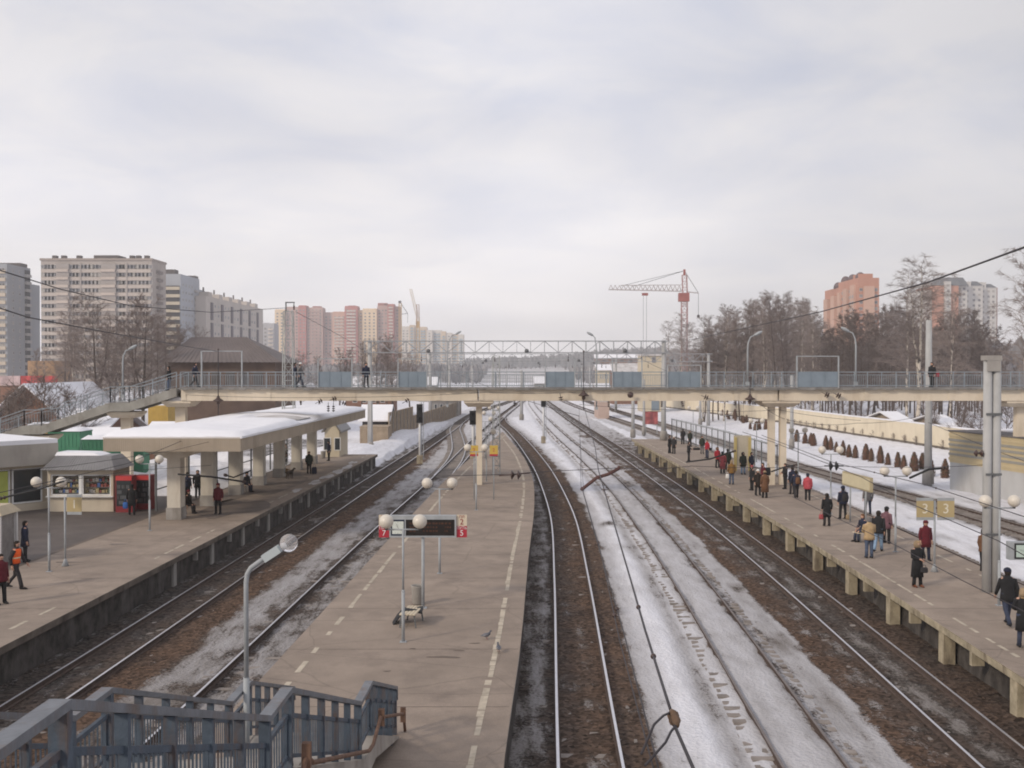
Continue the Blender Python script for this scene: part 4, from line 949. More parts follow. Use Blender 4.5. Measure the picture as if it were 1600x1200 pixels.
# ------------------------------------------------------------------ gantries, masts, signals
def truss(mb, a, b_, h, w, step):
    a, b_ = Vector(a), Vector(b_); n = max(3, round((b_ - a).length / step))
    for dy in (-w/2, w/2):
        o = Vector((0, dy, 0)); u_ = Vector((0, 0, h))
        mb.bar(a+o, b_+o, .10); mb.bar(a+o+u_, b_+o+u_, .10)
        for i in range(n):
            p, q = a.lerp(b_, i/n)+o, a.lerp(b_, (i+1)/n)+o
            mb.bar(p, p+u_, .05); mb.bar(p+u_ if i % 2 else p, q if i % 2 else q+u_, .05)
    for i in range(n+1):
        p = a.lerp(b_, i/n); mb.bar(p+Vector((0,-w/2,h)), p+Vector((0,w/2,h)), .04); mb.bar(p+Vector((0,-w/2,0)), p+Vector((0,w/2,0)), .04)
M_gant = mat('grey_gantry_paint', (.30,.31,.33), .6, .12, 2)
M_mast = mat('concrete_mast', (.40,.40,.40), .85, .12, 1.0, stain=(1,(.22,.21,.2),.5))
def ins_string(mb, a, d, n=4, r=.11, pitch=.13, m=1):
    a = Vector(a); d = Vector(d).normalized()
    for i in range(n):
        c = a + d*(i*pitch); mb.tube([c, c+d*.03, c+d*.055, c+d*.12], [.03, r, r*.75, .03], 8, m)
def gantry(label, xl, xr, Y, z0, z1, zg=0.0, group='wire gantries across the tracks'):
    t_ = thing('wire_gantry', label, 'gantry', (xl, Y, zg), group=group)
    mb = MB(); truss(mb, (xl-.6, Y, z0), (xr+.6, Y, z0), z1-z0, .7, 1.55); mb.build('truss', M_gant, t_)
    for x in (xl, xr):
        mb = MB(); mb.tube([(x, Y, zg-.3), (x, Y, z1+.1)], [.30, .24], 12); mb.build('leg', M_mast, t_)
    n = int((xr-xl)/7)
    for i in range(n):
        x = xl + (i+.7)*(xr-xl)/n; mb = MB(); mb.tube([(x,Y,z0),(x,Y,z0-.5)],.02,5); ins_string(mb,(x,Y,z0-.5),(0,0,-1),4,m=0); mb.build('insulator', M_ins, t_)
    for i in range(3):
        x = xl + (i+.6)*(xr-xl)/3; mb = MB(); mb.lathe((x,Y-.5,z0+.2),[(.05,-.2),(.22,-.18),(.24,.1),(.1,.22)],10); mb.box(x-.03,x+.03,Y-.5,Y-.3,z0+.3,z0+.36); mb.build('floodlight', M_dgrey, t_)
    return t_
gantry('long wire gantry just behind the footbridge, nearest and tallest', XU(578,121), XU(1037,121), 121, ZV(551,121), ZV(533,121))
gantry('second wire gantry behind the footbridge, standing left of the tower crane foot', XU(672,174), XU(1107,174), 174, ZV(565,174), ZV(553,174))
for Y, lab in ((235,'third gantry down the line in the middle of the station throat'),(310,'fourth gantry, between the snowy sheds'),(400,'fifth gantry far along the tracks'),(520,'last small gantry before the far wood'),(690,'tiny most distant gantry under the far hill')):
    xc = float(TRK['A'](Y)+TRK['G'](Y))/2; gantry(lab, xc-19, xc+18, Y, 10.4, 11.6)
def mast(label, u, v, zb, ztop, r=.22, name='concrete_mast', cat='mast', group='masts beside the tracks', bands=True):
    g = G(u, v, zb); t_ = thing(name, label, cat, g, group=group)
    mb = MB(); mb.tube([(g.x,g.y,zb-.3),(g.x,g.y,ztop)],[r, r*.72],12); mb.build('pole', M_mast, t_)
    mb = MB(); mb.lathe(g, [(r*1.45,0),(r*1.4,.9),(r*1.1,1.1)], 12); mb.build('foot', M_conc, t_)
    return t_, g
mast('thick pale mast at the platform end beside the dark group', 1037, 688, 1.1, 8.6, .30)
mast('grey mast left of the crowded platform end', 989, 683, 0, 8.2, .26)
mast('thin grey mast between the platform end and red board', 1006, 679, 0, 7.8, .2)
mast('slim mast standing in the middle of the snowy track fan', 815, 656, 0, 9, .3)
mast('mast in snow beside the far end of the thuja row', 1094, 664, 0, 8.5, .24)
t_, g = mast('tall pale mast in front of the cream wall near the striped building', 1450, 756, 0, 13.2, .32)
mast('mast beside the double bridge pillar seen through its legs', 1237, 700, 0, 8.5, .24)
mast('mast right of the far end of the canopy in the snow bank', 580, 706, 0, 7.9, .2)
# thick twin mast on the crowded platform
g = G(1551, 925, 1.1)
tm = thing('twin_mast', 'thick twin concrete mast with a flat cap at the right', 'mast', g)
for u in (1543.5, 1557.5):
    x = XU(u, g.y); mb = MB(); mb.tube([(x,g.y,.9),(x,g.y,9.6)],[.165,.15],16); mb.build('pole', M_mast, tm)
mb = MB(); mb.box(XU(1536,g.y),XU(1562,g.y),g.y-.2,g.y+.2,9.6,9.78); mb.box(XU(1539,g.y),XU(1560,g.y),g.y-.19,g.y-.17,9.2,9.597); mb.build('cap', M_conc, tm)
mb = MB(); 
for z in (3.2, 5.4, 7.6): mb.box(XU(1538,g.y),XU(1563,g.y),g.y-.185,g.y-.165,z,z+.08)
mb.build('clamp', M_dgrey, tm)
mb = MB(); mb.tube([(XU(1540,g.y),g.y,6.2),(XU(1527,g.y),g.y,6.2)],.03,6); ins_string(mb,(XU(1536,g.y),g.y,6.2),(-1,0,0),2,.14,.2,0); mb.build('insulator', M_ins, tm)
# lattice masts
def lattice(label, x, y, z0, z1, w0, w1, mt, name='lattice_mast', arm=None, step=1.1):
    t_ = thing(name, label, 'lattice mast', (x, y, z0))
    mb = MB(); n = max(4, int((z1-z0)/step))
    cn = lambda i: [Vector((x+sx*(w0+(w1-w0)*i/n)/2, y+sy*(w0+(w1-w0)*i/n)/2, z0+(z1-z0)*i/n)) for sx, sy in ((-1,-1),(1,-1),(1,1),(-1,1))]
    for i in range(n):
        a, b_ = cn(i), cn(i+1)
        for k in range(4):
            mb.bar(a[k], b_[k], .07); mb.bar(b_[k], b_[(k+1)%4], .035); mb.bar(a[k] if i%2 else a[(k+1)%4], b_[(k+1)%4] if i%2 else b_[k], .035)
    mb.build('lattice', mt, t_)
    return t_
M_latt = mat('grey_green_lattice', (.36,.37,.365), .6, .15, 2)
lm = lattice('tall lattice mast with a square hook on top behind the left of the footbridge', XU(451,86), 86, .5, ZV(487,86), 1.0, .7, M_latt)
xh, zh = XU(451,86), ZV(487,86)
mb = MB(); mb.bar((xh-.2,86,zh),(xh-.2,86,zh+.75),.09); mb.bar((xh-.25,86,zh+.75),(xh+.5,86,zh+.75),.09); mb.bar((xh+.45,86,zh+.75),(xh+.45,86,zh+.25),.06); ins_string(mb,(xh+.45,86,zh+.5),(0,0,-1),3,.1,.12); mb.build('hook', [M_dgrey, M_ins], lm)
lattice('lattice mast standing on the island platform behind the bridge pillar', XU(775.5,81.5), 81.5, 1.1, ZV(556,81.5), .56, .5, M_latt, step=.7)
# signals
def signal(label, u, v, zb, vh0, vh1, front=False, group='railway signals'):
    g = G(u, v, zb); Y = g.y; t_ = thing('railway_signal', label, 'signal', g, group=group)
    zt, z2 = ZV(vh0, Y), ZV(vh1, Y)
    mb = MB(); mb.tube([(g.x,Y,zb-.2),(g.x,Y,zt-.1)],.11,10); mb.build('pole', M_white, t_)
    mb = MB(); mb.box(g.x-.28,g.x+.28,Y-.28,Y+.28,zb-.1,zb+.75); mb.build('foot', M_concy, t_)
    k = 2 if zt-z2 > 2.2 else 1; hh = (zt-z2)/k
    for i in range(k):
        z = z2 + i*hh; mb = MB(); mb.box(g.x-.30,g.x+.30,Y-.24,Y-.12,z+.03,z+hh*.9); 
        h_ = mb.build('signal_head', M_blk, t_)
        mb = MB()
        for q in range(2):
            zc_ = z+.03+hh*.87*(q+.5)/2; mb.tube([(g.x,Y-.245,zc_),(g.x,Y-.45,zc_+.02)],[.13,.14],10,cap=False)
        mb.build('hood', M_blk, h_)
    mb = MB(); mb.box(g.x+.13,g.x+.19,Y+.05,Y+.09,zb+.3,zt); mb.box(g.x+.33,g.x+.39,Y+.05,Y+.09,zb+.3,zt)
    for z in np.arange(zb+.5, zt, .35): mb.box(g.x+.19,g.x+.33,Y+.055,Y+.085,z,z+.03)
    mb.build('ladder', M_grey, t_)
signal('two-headed black signal on a white post left of the crossover', 656, 723, 0, 628, 661)
signal('signal on a striped white post just left of the bridge pillar', 739, 716, 1.1, 639, 664)
signal('small single-headed signal in the snow right of the island platform tip', 849, 691, 0, 624, 636)
# ------------------------------------------------------------------ wires and insulators
nw = [0]
def wire(label, pts, r=.014, group='overhead wires', sag=0.0, bits=()):
    pts = [Vector(p) for p in pts]; out = []
    for a, b_ in zip(pts[:-1], pts[1:]):
        for i in range(10):
            s = i/10; p = a.lerp(b_, s); p.z -= sag*4*s*(1-s); out.append(p)
    out.append(pts[-1])
    mb = MB(); mb.tube(out, r, 5)
    for s, kind in bits:
        p = out[int(s*(len(out)-1))]; q = out[min(len(out)-1, int(s*(len(out)-1))+1)]
        if kind == 'i': ins_string(mb, p, q-p, 3, .10, .14)
        else: mb.sphere(p, .036, 8, 6, 1)
    return mb.build('overhead_wire', [M_wire, M_ins], None, label, 'wire', group)
# over the curved track by the island platform: contact wire, its messenger, feeder pair
cz = ZV(648, 75)
wire('thick contact wire running down to the splice at the bottom centre', [(XU(909,74.5),74.5,7.2), P(930,700,45), P(935,735,34), P(985,905,17.5), P(1008,985,14), P(1047,1108,10.3)], .017, bits=((.47,'b'),(.72,'b'),(.88,'b')))
wire('same line continuing from the splice past the lower frame edge', [P(1053,1132,9.9), P(1085,1205,8.8), P(1200,1500,5.6)], .017)
wire('thin wire beside the thick contact wire, left of it', [P(905,640,70), P(908,760,32), P(934,850,22), P(975,990,14.5), P(1030,1205,9.2)], .009, bits=((.5,'b'),(.72,'b')))
wire('second thin wire hugging the contact wire on its left', [P(904,650,70), P(912,770,30), P(938,860,21), P(968,1000,14), P(1022,1205,9.2)], .008, bits=((.72,'b'),))
sp = P(1053,1122,10.0)
spl = thing('wire_splice', 'brown porcelain splice with two looping cables on the contact wire', 'splice', sp)
mb = MB(); dS = (P(1058,1140,9.8)-P(1047,1105,10.2)).normalized(); mb.tube([sp-dS*.14, sp-dS*.08, sp, sp+dS*.09, sp+dS*.15],[.02,.045,.05,.045,.02],9); ins_string(mb, sp-dS*.07, dS, 2, .06, .09, 0); mb.build('body', mat('splice_brown', (.13,.08,.05), .6, .3, 9), spl)
for k, (m_, e_) in enumerate(((P(1022,1132,9.6), P(1002,1178,9.2)), (P(1040,1160,9.5), P(1008,1196,9.1)))):
    mb = MB(); p0 = sp - dS*.12 if k == 0 else sp + dS*.13; mb.tube([p0, p0.lerp(m_,.5)+Vector((0,0,.02)), m_, e_], .012, 6); mb.build('loop_cable', M_wire, spl)
# V shaped steady arm
sa = thing('steady_arm', 'brown kinked steady arm hanging over the snow between two tracks', 'steady arm', P(933,748,33))
mb = MB(); mb.tube([P(910,764,33),P(915,760,33),P(933,746,33),P(950,741,33),P(967,732,33)],.055,7); mb.sphere(P(910,764,33),.07,8,6); mb.tube([P(967,734,33),P(967,728,33)],.04,6); mb.build('arm', mat('arm_brown', (.10,.05,.045), .7, .2, 5), sa)
# cross spans
wire('cross span wire from the insulator pair over the island platform to the steady arm', [P(690,744,33), P(800,741,33), P(830,738,33), P(968,731,33)], .010)
wire('cross span wire from the steady arm towards the twin mast', [P(968,731,33), P(1080,728,34), P(1297,728,36), P(1535,727,38.5)], .009, sag=.06)
isb = thing('insulator_pair', 'pair of brown disc insulators hanging over the island platform line', 'insulator', P(807,741,33))
mb = MB(); ins_string(mb, P(798,742,33), (1,0,0), 2, .17, .20, 0); mb.tube([P(780,743,33),P(828,739,33)],.022,6); mb.build('discs', M_ins, isb)
isc = thing('insulator_pair', 'pair of black disc insulators on the cross span before the name board', 'insulator', P(1299,728,36))
mb = MB(); ins_string(mb, P(1296,728,36), (1,0,0), 2, .17, .20, 0); mb.tube([P(1288,728,36),P(1318,728,36)],.022,6); mb.build('discs', M_blk, isc)
def arm(label, pts, r=.045):
    pts = [P(*p) for p in pts]; t_ = thing('cantilever_arm', label, 'cantilever arm', pts[0], group='cantilever arms')
    mb = MB(); mb.tube(pts, r, 7); mb.build('tube', M_blk, t_)
    mb = MB(); ins_string(mb, pts[0], pts[1]-pts[0], 2, .09, .14, 0); mb.build('insulator', M_ins, t_)
arm('black arm reaching from the platform edge mast over the far waiting people', [(1150,704,60),(1110,717,60),(1072,722,60)])
arm('black arm ending at the double bridge pillar beside the brown coat', [(1246,726,60),(1225,730,60),(1205,737,60)])
arm('black bent arm over the snow in front of the pale mast', [(1480,731,40),(1452,733,40),(1421,747,40)])
arm('dark arm crossing the first canopy columns', [(383,753,57),(330,745,55),(278,741,55)], .05)
arm('dark arm in front of the second canopy column', [(351,742,56),(365,746,57),(392,735,58)], .04)
arm('dark arm at the left frame edge above the forecourt', [(0,779,40),(60,765,40),(100,752,40)], .03)
# long feeder wires
wire('long heavy wire rising to the upper right frame edge', [P(1080,531,115), P(1283,487,60), P(1450,441,38), P(1640,372,24)], .030, sag=.0, bits=((.8,'b'),))
wire('heavy wire descending from the left edge to the hooked lattice mast', [P(-40,410,32), P(95,452,42), P(205,478,52), P(330,488,66), P(447,481,86)], .022)
wire('second heavy wire from the left edge to the bridge frame', [P(-30,472,30), P(45,496,36), P(160,518,45), P(290,541,62), P(340,549,73.4)], .022, bits=((.27,'b'),(.38,'b')))
wire('thin wire from the hooked mast down to the gantry', [P(462,487,86), P(545,532,110), P(580,556,121)], .02)
wire('wire from the canopy hanger down to the forecourt', [P(341,652,73), P(305,680,58), P(200,724,46), P(90,750,40), P(-20,774,35)], .014)
wire('wire from the canopy hanger sloping to the red canopy end', [P(341,652,73), P(371,660,70), P(420,668,66), P(560,650,90)], .013)
wire('low wire over the forecourt from left edge to canopy', [P(-20,738,35), P(110,728,42), P(270,704,50), P(420,668,66)], .011)
wire('lowest wire crossing the forecourt in front of the kiosk', [P(-20,784,33), P(95,752,40), P(210,735,46), P(330,727,54)], .011)
wire('thin wire under the footbridge girder left half', [P(290,617,72.8), P(520,621,72.8), P(760,613,72.8), P(900,613,72.8)], .014, sag=.08)
wire('thin wire under the footbridge girder right half', [P(905,632,73), P(1100,641,73), P(1215,640,73), P(1345,657,73)], .014, sag=.1)
wire('wire sagging before the cream wall from pale mast to bridge', [P(1190,633,73), P(1240,658,75), P(1340,661,80), P(1445,648,84)], .016, sag=.2)
wire('wire from the double bridge pillar down to the crowded platform centre', [P(1160,675,60), P(1206,690,56), P(1345,745,45), P(1430,790,38), P(1560,845,30), P(1640,890,26)], .015)
wire('wire parallel to it passing above the name board', [P(1190,680,60), P(1300,722,47), P(1448,758,38), P(1640,820,28)], .015, bits=((.5,'b'),(.7,'b')))
wire('wire running low over the waiting people to the lower right', [P(1238,776,44), P(1300,806,38), P(1400,852,32), P(1500,905,27), P(1640,975,23)], .012)
wire('wire rising from the tall mast to the right edge before the striped building', [P(1450,660,84), P(1545,700,60), P(1640,735,48)], .018)
for k, (u, lab) in enumerate(((1420,'left'),(1372,'middle'),(1300,'third'))):
    pass
for i, (a, b_, lab) in enumerate([((700,577,110),(905,650,75),'over the island platform track'),((1000,560,121),(1172,625,75),'over the main track by the crowded platform')]):
    wire('catenary wire behind the footbridge ' + lab, [P(*a), P(*b_)], .02, sag=.3)
# hangers and insulators at the footbridge
def hanger(label, u, v0, v1, Y):
    a, b_ = P(u, v0, Y), P(u, v1, Y); t_ = thing('wire_hanger', label, 'wire hanger', a, group='wire hangers at the footbridge')
    mb = MB(); mb.tube([a, b_], .03, 6); mb.build('rod', M_wire, t_)
    mb = MB(); c = P(u, v0*.25+v1*.75, Y); mb.lathe(c, [(.04,.35),(.12,.2),(.16,.12),(.36,0),(.36,-.06),(.10,-.1),(.14,-.2),(.05,-.35)], 12); mb.build('bell', M_ins, t_)
    mb = MB(); mb.sphere(a, .07, 8, 6); mb.build('clamp', M_ins, t_)
hanger('rod with a bell insulator hanging down over the curved track', 912, 549, 640, 73.0)
hanger('rod with a bell insulator hanging left of the double bridge pillar', 1172, 590, 634, 73.0)
hanger('thin rod hanging at the left end of the footbridge over the canopy', 341, 546, 652, 73.0)
def hung(u, v, Y, n, d, lab, r=.13):
    p = P(u, v, Y); t_ = thing('insulator_string', lab, 'insulator', p, group='insulators under the footbridge')
    mb = MB(); ins_string(mb, p, d, n, r, .15, 0); mb.build('discs', M_ins, t_)
    mb = MB(); mb.tube([p - Vector(d)*.25, p], .02, 5); mb.build('link', M_wire, t_)
hung(804,622,76,4,(0,0,-1),'disc insulators under the girder right of the bridge pillar cap'); hung(951,624,80,4,(0,0,-1),'disc insulators under the girder right of the bell hanger'); hung(1034,624,80,4,(0,0,-1),'disc insulators before the thick pale mast')
hung(1148,622,80,4,(0,0,-1),'disc insulators under the girder left of the double pillar'); hung(1064,624,80,4,(.3,0,-1),'tilted disc insulators above the fence start'); hung(876,620,73,2,(.2,0,-1),'black round insulator at the girder over the signal', .2)
hung(985,617,73,1,(0,-1,0),'round insulator on the girder left of the mast pair', .22); hung(1101,620,73,2,(1,0,-.4),'slanted insulator on the girder before the white mast', .22)
hung(498,628,73,2,(1,0,.5),'slanted insulator over the canopy snow, left one', .2); hung(520,624,73,2,(1,0,.3),'double insulator over the canopy snow, middle one', .22); hung(535,629,73,2,(1,0,-.4),'insulator over the canopy snow, right one', .18); hung(634,627,73,2,(1,0,.6),'slanted insulator left of the two-headed signal', .2)
hung(513,634,75,3,(0,0,-1),'hanging discs over the canopy roof edge', .13); hung(521,634,75,3,(0,0,-1),'hanging discs beside their twin over the canopy', .13)
hung(1290,616,73,2,(1,0,-.5),'slanted insulator on the girder right of the double pillar', .22); hung(1308,617,73,2,(1,0,-.5),'second slanted insulator right of the double pillar', .22)
# ------------------------------------------------------------------ apartment blocks
M_win = mat('window_glass_far', (.16,.155,.165), .3, .25, .5, spec=.5); M_winf = mat('window_frame_far', (.44,.42,.40), .7, .1, .5)
M_winb = mat('curtained_glass_far', (.30,.28,.26), .5, .2, .5); M_wind = mat('dark_glass_far', (.085,.085,.10), .3, .2, .5)
M_roofd = mat('dark_roof_box', (.10,.085,.08), .85, .2, .3)
def W(name, c): return mat(name, c, .9, .08, .06, stain=(.08, tuple(x*.75 for x in c), .4))
def winmesh(w, h, face, var=0):
    key = (round(w,1), round(h,1), face, var)
    if key in WMESH: return WMESH[key]
    mb = MB()
    if face == 'f': mb.box(-w/2,w/2,-.06,.02,-h/2,h/2,1); mb.box(-w/2+.15,-.08,-.09,-.061,-h/2+.15,h/2-.15,0); mb.box(.08,w/2-.15,-.09,-.061,-h/2+.15,h/2-.15,0)
    else:
        s = 1 if face == 'r' else -1; a, b_ = sorted((-.02*s,.06*s)); c, d = sorted((.061*s,.09*s))
        mb.box(a,b_,-w/2,w/2,-h/2,h/2,1); mb.box(c,d,-w/2+.15,-.08,-h/2+.15,h/2-.15,0); mb.box(c,d,.08,w/2-.15,-h/2+.15,h/2-.15,0)
    me = bpy.data.meshes.new('window'); me.from_pydata(mb.v, [], mb.f); me.materials.append([M_win, M_winb, M_wind][var]); me.materials.append(M_winf); me.polygons.foreach_set('material_index', mb.mi)
    WMESH[key] = me; return me
WMESH = {}
def put_windows(root, wins):
    """wins: (x, y, z, w, h, face); first 100 as parts, the rest as one stuff part"""
    random.Random(1).shuffle(wins) if len(wins) > 100 else None
    wr_ = random.Random(len(wins))
    for x, y, z, w, h, f in wins[:100]:
        o = bpy.data.objects.new('window', winmesh(w, h, f, wr_.choice((0,0,1,2)))); col.objects.link(o); o.parent = root; o.location = Vector((x, y, z)) - root_loc(root)
    if len(wins) > 100:
        mb = MB()
        for x, y, z, w, h, f in wins[100:]:
            me = winmesh(w, h, f); mb.add([(v.co.x+x, v.co.y+y, v.co.z+z) for v in me.vertices], [tuple(p.vertices) for p in me.polygons])
            q_ = wr_.choice((0,0,2,3)); mb.mi[-len(me.polygons):] = [1 if p.material_index else q_ for p in me.polygons]
        mb.build('window', [M_win, M_winf, M_winb, M_wind], root, kind='stuff')
def wgrid(x0, x1, z0, z1, nx_, nz_, w, h, face, pos, skip=0.0, seed=1):
    out = []; rr_ = random.Random(seed)
    for i in range(nx_):
        for k in range(nz_):
            if rr_.random() < skip: continue
            a = x0 + (x1-x0)*(i+.5)/nx_; z = z0 + (z1-z0)*(k+.55)/nz_
            out.append((a, pos, z, w, h, face) if face == 'f' else (pos, a, z, w, h, face))
    return out
def bandpart(root, name, mt, x0, x1, y, zs, h, out=.5, face='f'):
    for z in zs:
        mb = MB()
        if face == 'f': mb.box(x0, x1, y-out, y-.003, z, z+h)
        elif face == 'r': mb.box(y+.003, y+out, x0, x1, z, z+h)
        else: mb.box(y-out, y-.003, x0, x1, z, z+h)
        mb.build(name, mt, root)
# wide beige slab block
Y = 395; x0, x1 = XU(65, Y), XU(238, Y); zt = ZV(407, Y)
bA = thing('apartment_building', 'wide beige sixteen-storey slab block with dark roof box and bare trees before it', 'apartment block', ((x0+x1)/2, Y, 0))
mb = MB(); mb.box(x0, x1, Y, Y+16, 0, zt); mb.build('wall', W('block_beige', (.37,.325,.295)), bA)
fl = (zt-3)/16
zs = [1.5 + fl*i for i in range(16)]
bandpart(bA, 'spandrel', W('block_beige_band', (.43,.375,.335)), x0+.3, x1-.3, Y, [z-.15 for z in zs], 1.25, .35)
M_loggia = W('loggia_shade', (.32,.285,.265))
for u0, u1 in ((90,110),(160,183)):
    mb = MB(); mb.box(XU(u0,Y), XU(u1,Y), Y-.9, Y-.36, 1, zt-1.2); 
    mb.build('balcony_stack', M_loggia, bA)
    bandpart(bA, 'balcony', W('balcony_front', (.47,.40,.35)), XU(u0,Y)+.2, XU(u1,Y)-.2, Y-.9, [z+.1 for z in zs], 1.0, .5)
for u in (127.5, 199.5): mb = MB(); mb.box(XU(u,Y)-.25, XU(u,Y)+.25, Y-.5, Y-.36, 1, zt-1); mb.build('seam', M_loggia, bA)
wn = []
for a, b_, n in ((67,89,4),(111,127,3),(129,159,5),(184,199,3),(201,237,6)): wn += wgrid(XU(a,Y), XU(b_,Y), zs[0]+.5, zs[-1]+.5+fl, n, 16, 2.3, 1.55, 'f', Y-.02, .0)
put_windows(bA, wn)
mb = MB(); mb.box(XU(141,Y), XU(180,Y), Y+4, Y+12, zt, ZV(397,Y)); mb.build('roof_box', M_roofd, bA)
mb = MB(); mb.box(x0-.3, x1+.3, Y-.4, Y+16.3, zt+.003, zt+.8); mb.build('parapet', W('block_parapet', (.30,.25,.22)), bA)
for u in (84, 98, 122, 205, 215, 228): mb = MB(); mb.box(XU(u,Y)-.8, XU(u,Y)+.8, Y+1, Y+3, zt+.8, zt+2.0); mb.build('chimney', M_roofd, bA)
for q, k in enumerate(range(16)):
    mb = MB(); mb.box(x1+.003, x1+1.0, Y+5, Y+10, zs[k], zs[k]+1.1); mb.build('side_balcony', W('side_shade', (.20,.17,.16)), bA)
# grey block at the left edge
Y = 400; xr = XU(12, Y); xl = XU(-70, Y); zt = ZV(412, Y)
bB = thing('apartment_building', 'grey tiled high-rise cut by the left frame edge', 'apartment block', (xr, Y, 0))
mb = MB(); mb.box(xl, xr, Y, Y+19.5, 0, zt); mb.box(xl+5, xr-.6, Y+19.503, Y+29, 0, zt-6); mb.build('wall', W('block_grey_tile', (.30,.31,.335)), bB)
fl = zt/17
bandpart(bB, 'balcony', W('block_cream', (.48,.41,.33)), xl, xr-.4, Y, [2+fl*i for i in range(16)], 1.3, .8)
bandpart(bB, 'side_balcony', W('balcony_grey', (.38,.36,.35)), Y+14.5, Y+18.6, xr, [2+fl*i for i in range(16)], 1.1, .9, 'r')
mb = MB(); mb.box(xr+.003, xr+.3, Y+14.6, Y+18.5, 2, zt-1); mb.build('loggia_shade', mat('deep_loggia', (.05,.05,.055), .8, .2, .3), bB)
put_windows(bB, wgrid(xl, xr-.5, 2.4, zt-1, 7, 16, 2.2, 1.4, 'f', Y-.02) + wgrid(Y+2, Y+13, 2.4, zt-1, 2, 16, 1.2, 1.2, 'r', xr+.0))
mb = MB(); mb.box(xr-9, xr-1, Y+13, Y+19, zt, zt+1.6); mb.box(xl+10, xl+13, Y+3, Y+6, zt, zt+2.4); mb.build('roof_box', M_roofd, bB)
# cream and grey tower behind it
Y = 450; xl, xr = XU(252, Y), XU(283, Y); zt = ZV(428, Y)
bC = thing('apartment_building', 'grey and cream tower with white balconies right of the wide beige slab', 'apartment block', (xr, Y, 0))
mb = MB(); mb.box(xl, xr, Y, Y+27, 0, zt); mb.box(xl+2, xr-.5, Y+27.003, Y+37, 0, zt-4.5); mb.build('wall', W('tower_grey', (.38,.395,.43)), bC)
fl = (zt-2)/15
bandpart(bC, 'balcony', W('balcony_cream', (.55,.48,.38)), xl+.3, xr-.3, Y, [1.5+fl*i for i in range(14)], 1.35, 1.0)
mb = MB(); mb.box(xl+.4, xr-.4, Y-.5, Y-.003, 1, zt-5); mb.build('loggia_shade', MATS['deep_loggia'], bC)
bandpart(bC, 'side_balcony', W('balcony_grey', (.38,.36,.35)), Y+19, Y+23, xr, [2+fl*i for i in range(14)], 1.0, .6, 'r')
put_windows(bC, wgrid(Y+1, Y+18, 2, zt-3, 4, 14, 1.5, 1.3, 'r', xr))
mb = MB(); mb.box(xl+1, xl+5, Y+3, Y+8, zt, zt+2.2); mb.box(xr-4, xr-.5, Y+22, Y+27, zt, zt+1.2); mb.build('roof_box', M_roofd, bC)
# striped long block seen along its side
xr = XU(322, 470); Ya_, Yb_ = 470, 578; zt = ZV(462, 470)
bD = thing('apartment_building', 'long cream block with dark vertical stair stripes and notched roofline', 'apartment block', (xr, Ya_, 0))
mb = MB(); mb.box(xr-14, xr, Ya_, Yb_, 0, zt); mb.build('wall', W('striped_cream', (.48,.43,.39)), bD)
for i in range(6):
    yc = Ya_ + 9 + i*17.2
    for za, zb_ in ((2, zt*.42), (zt*.45, zt*.72), (zt*.75, zt-2.5)): mb = MB(); mb.box(xr+.003, xr+.4, yc-1.7, yc+1.7, za, zb_); mb.build('stair_window', mat('stair_glass', (.075,.055,.07), .5, .2, .3), bD)
    mb = MB(); mb.box(xr-8, xr-.5, yc-3, yc+3, zt, zt+2.2); mb.build('roof_box', W('striped_cream', (.48,.43,.39)), bD)
    mb = MB(); mb.box(xr-4, xr-3.4, yc-.3, yc+.3, zt+2.2, zt+4.4); mb.build('chimney', M_roofd, bD)
put_windows(bD, [w for i in range(5) for w in wgrid(Ya_+12+i*17.2, Ya_+23+i*17.2, 2, zt-2, 2, 9, 2.2, 1.5, 'r', xr)])
# segment-built blocks far off
def segblock(label, cat, Y, segs, fh, ww=1.7, wstep=3.4, depth=16, roofs=()):
    xa = XU(segs[0][0], Y); t_ = thing('apartment_building', label, cat, (xa, Y, 0)); wn = []
    for u0, u1, vt, mt, dy, red in segs:
        y = Y + dy; a, b_, z = XU(u0, Y), XU(u1, Y), ZV(vt, Y); mb = MB(); mb.box(a+.01, b_-.01, y, y+depth, 0, z)
        mb.build('wall', mt, t_)
        mb = MB(); mb.box(a+.2, b_-.2, y+1, y+depth-1, z+.003, z+.9); mb.build('parapet', mt, t_)
        n = max(1, int((b_-a)/wstep)); nz_ = int((z-3)/fh)
        if red is not None:
            bandpart(t_, 'balcony', red, a+(b_-a)*.15, b_-(b_-a)*.15, y, [3+fh*k for k in range(0, nz_)], fh*.42, .9)
        wn += wgrid(a+.5, b_-.5, 2.6, 2.6+nz_*fh, n, nz_, ww, fh*.5, 'f', y)
    put_windows(t_, wn)
    for u, v0, v1, w in roofs:
        mb = MB(); mb.box(XU(u,Y)-w/2, XU(u,Y)+w/2, Y+4, Y+10, ZV(v0,Y), ZV(v1,Y)); mb.build('roof_box', W('roof_brick', (.36,.16,.14)), t_)
    return t_
pk, cr_, rd, mv = W('facade_pink', (.60,.39,.31)), W('facade_cream', (.74,.58,.41)), W('facade_red', (.47,.19,.17)), W('facade_mauve', (.50,.355,.32))
wb = W('balcony_white', (.62,.55,.50))
segblock('pink and red housing estate of stepped towers left of the yellow cranes', 'apartment block', 1000,
  [(431,446,485,cr_,-4,None),(446,468,481,mv,0,None),(468,480,479,rd,-5,None),(480,505,482,mv,-2,mv),(505,519,489,mv,4,None),(519,540,488,pk,3,wb),(540,560,480,rd,-5,wb),(560,568,486,cr_,0,wb),(568,590,484,cr_,-6,None),(590,607,479,mv,-2,None),(607,617,477,rd,-7,wb),(617,625,480,mv,0,None)], 3.0,
  roofs=((456,484,479,10),(494,484,478,8),(549,482,477,7),(597,482,473,9),(604,480,475,5),(612,479,475,5)))
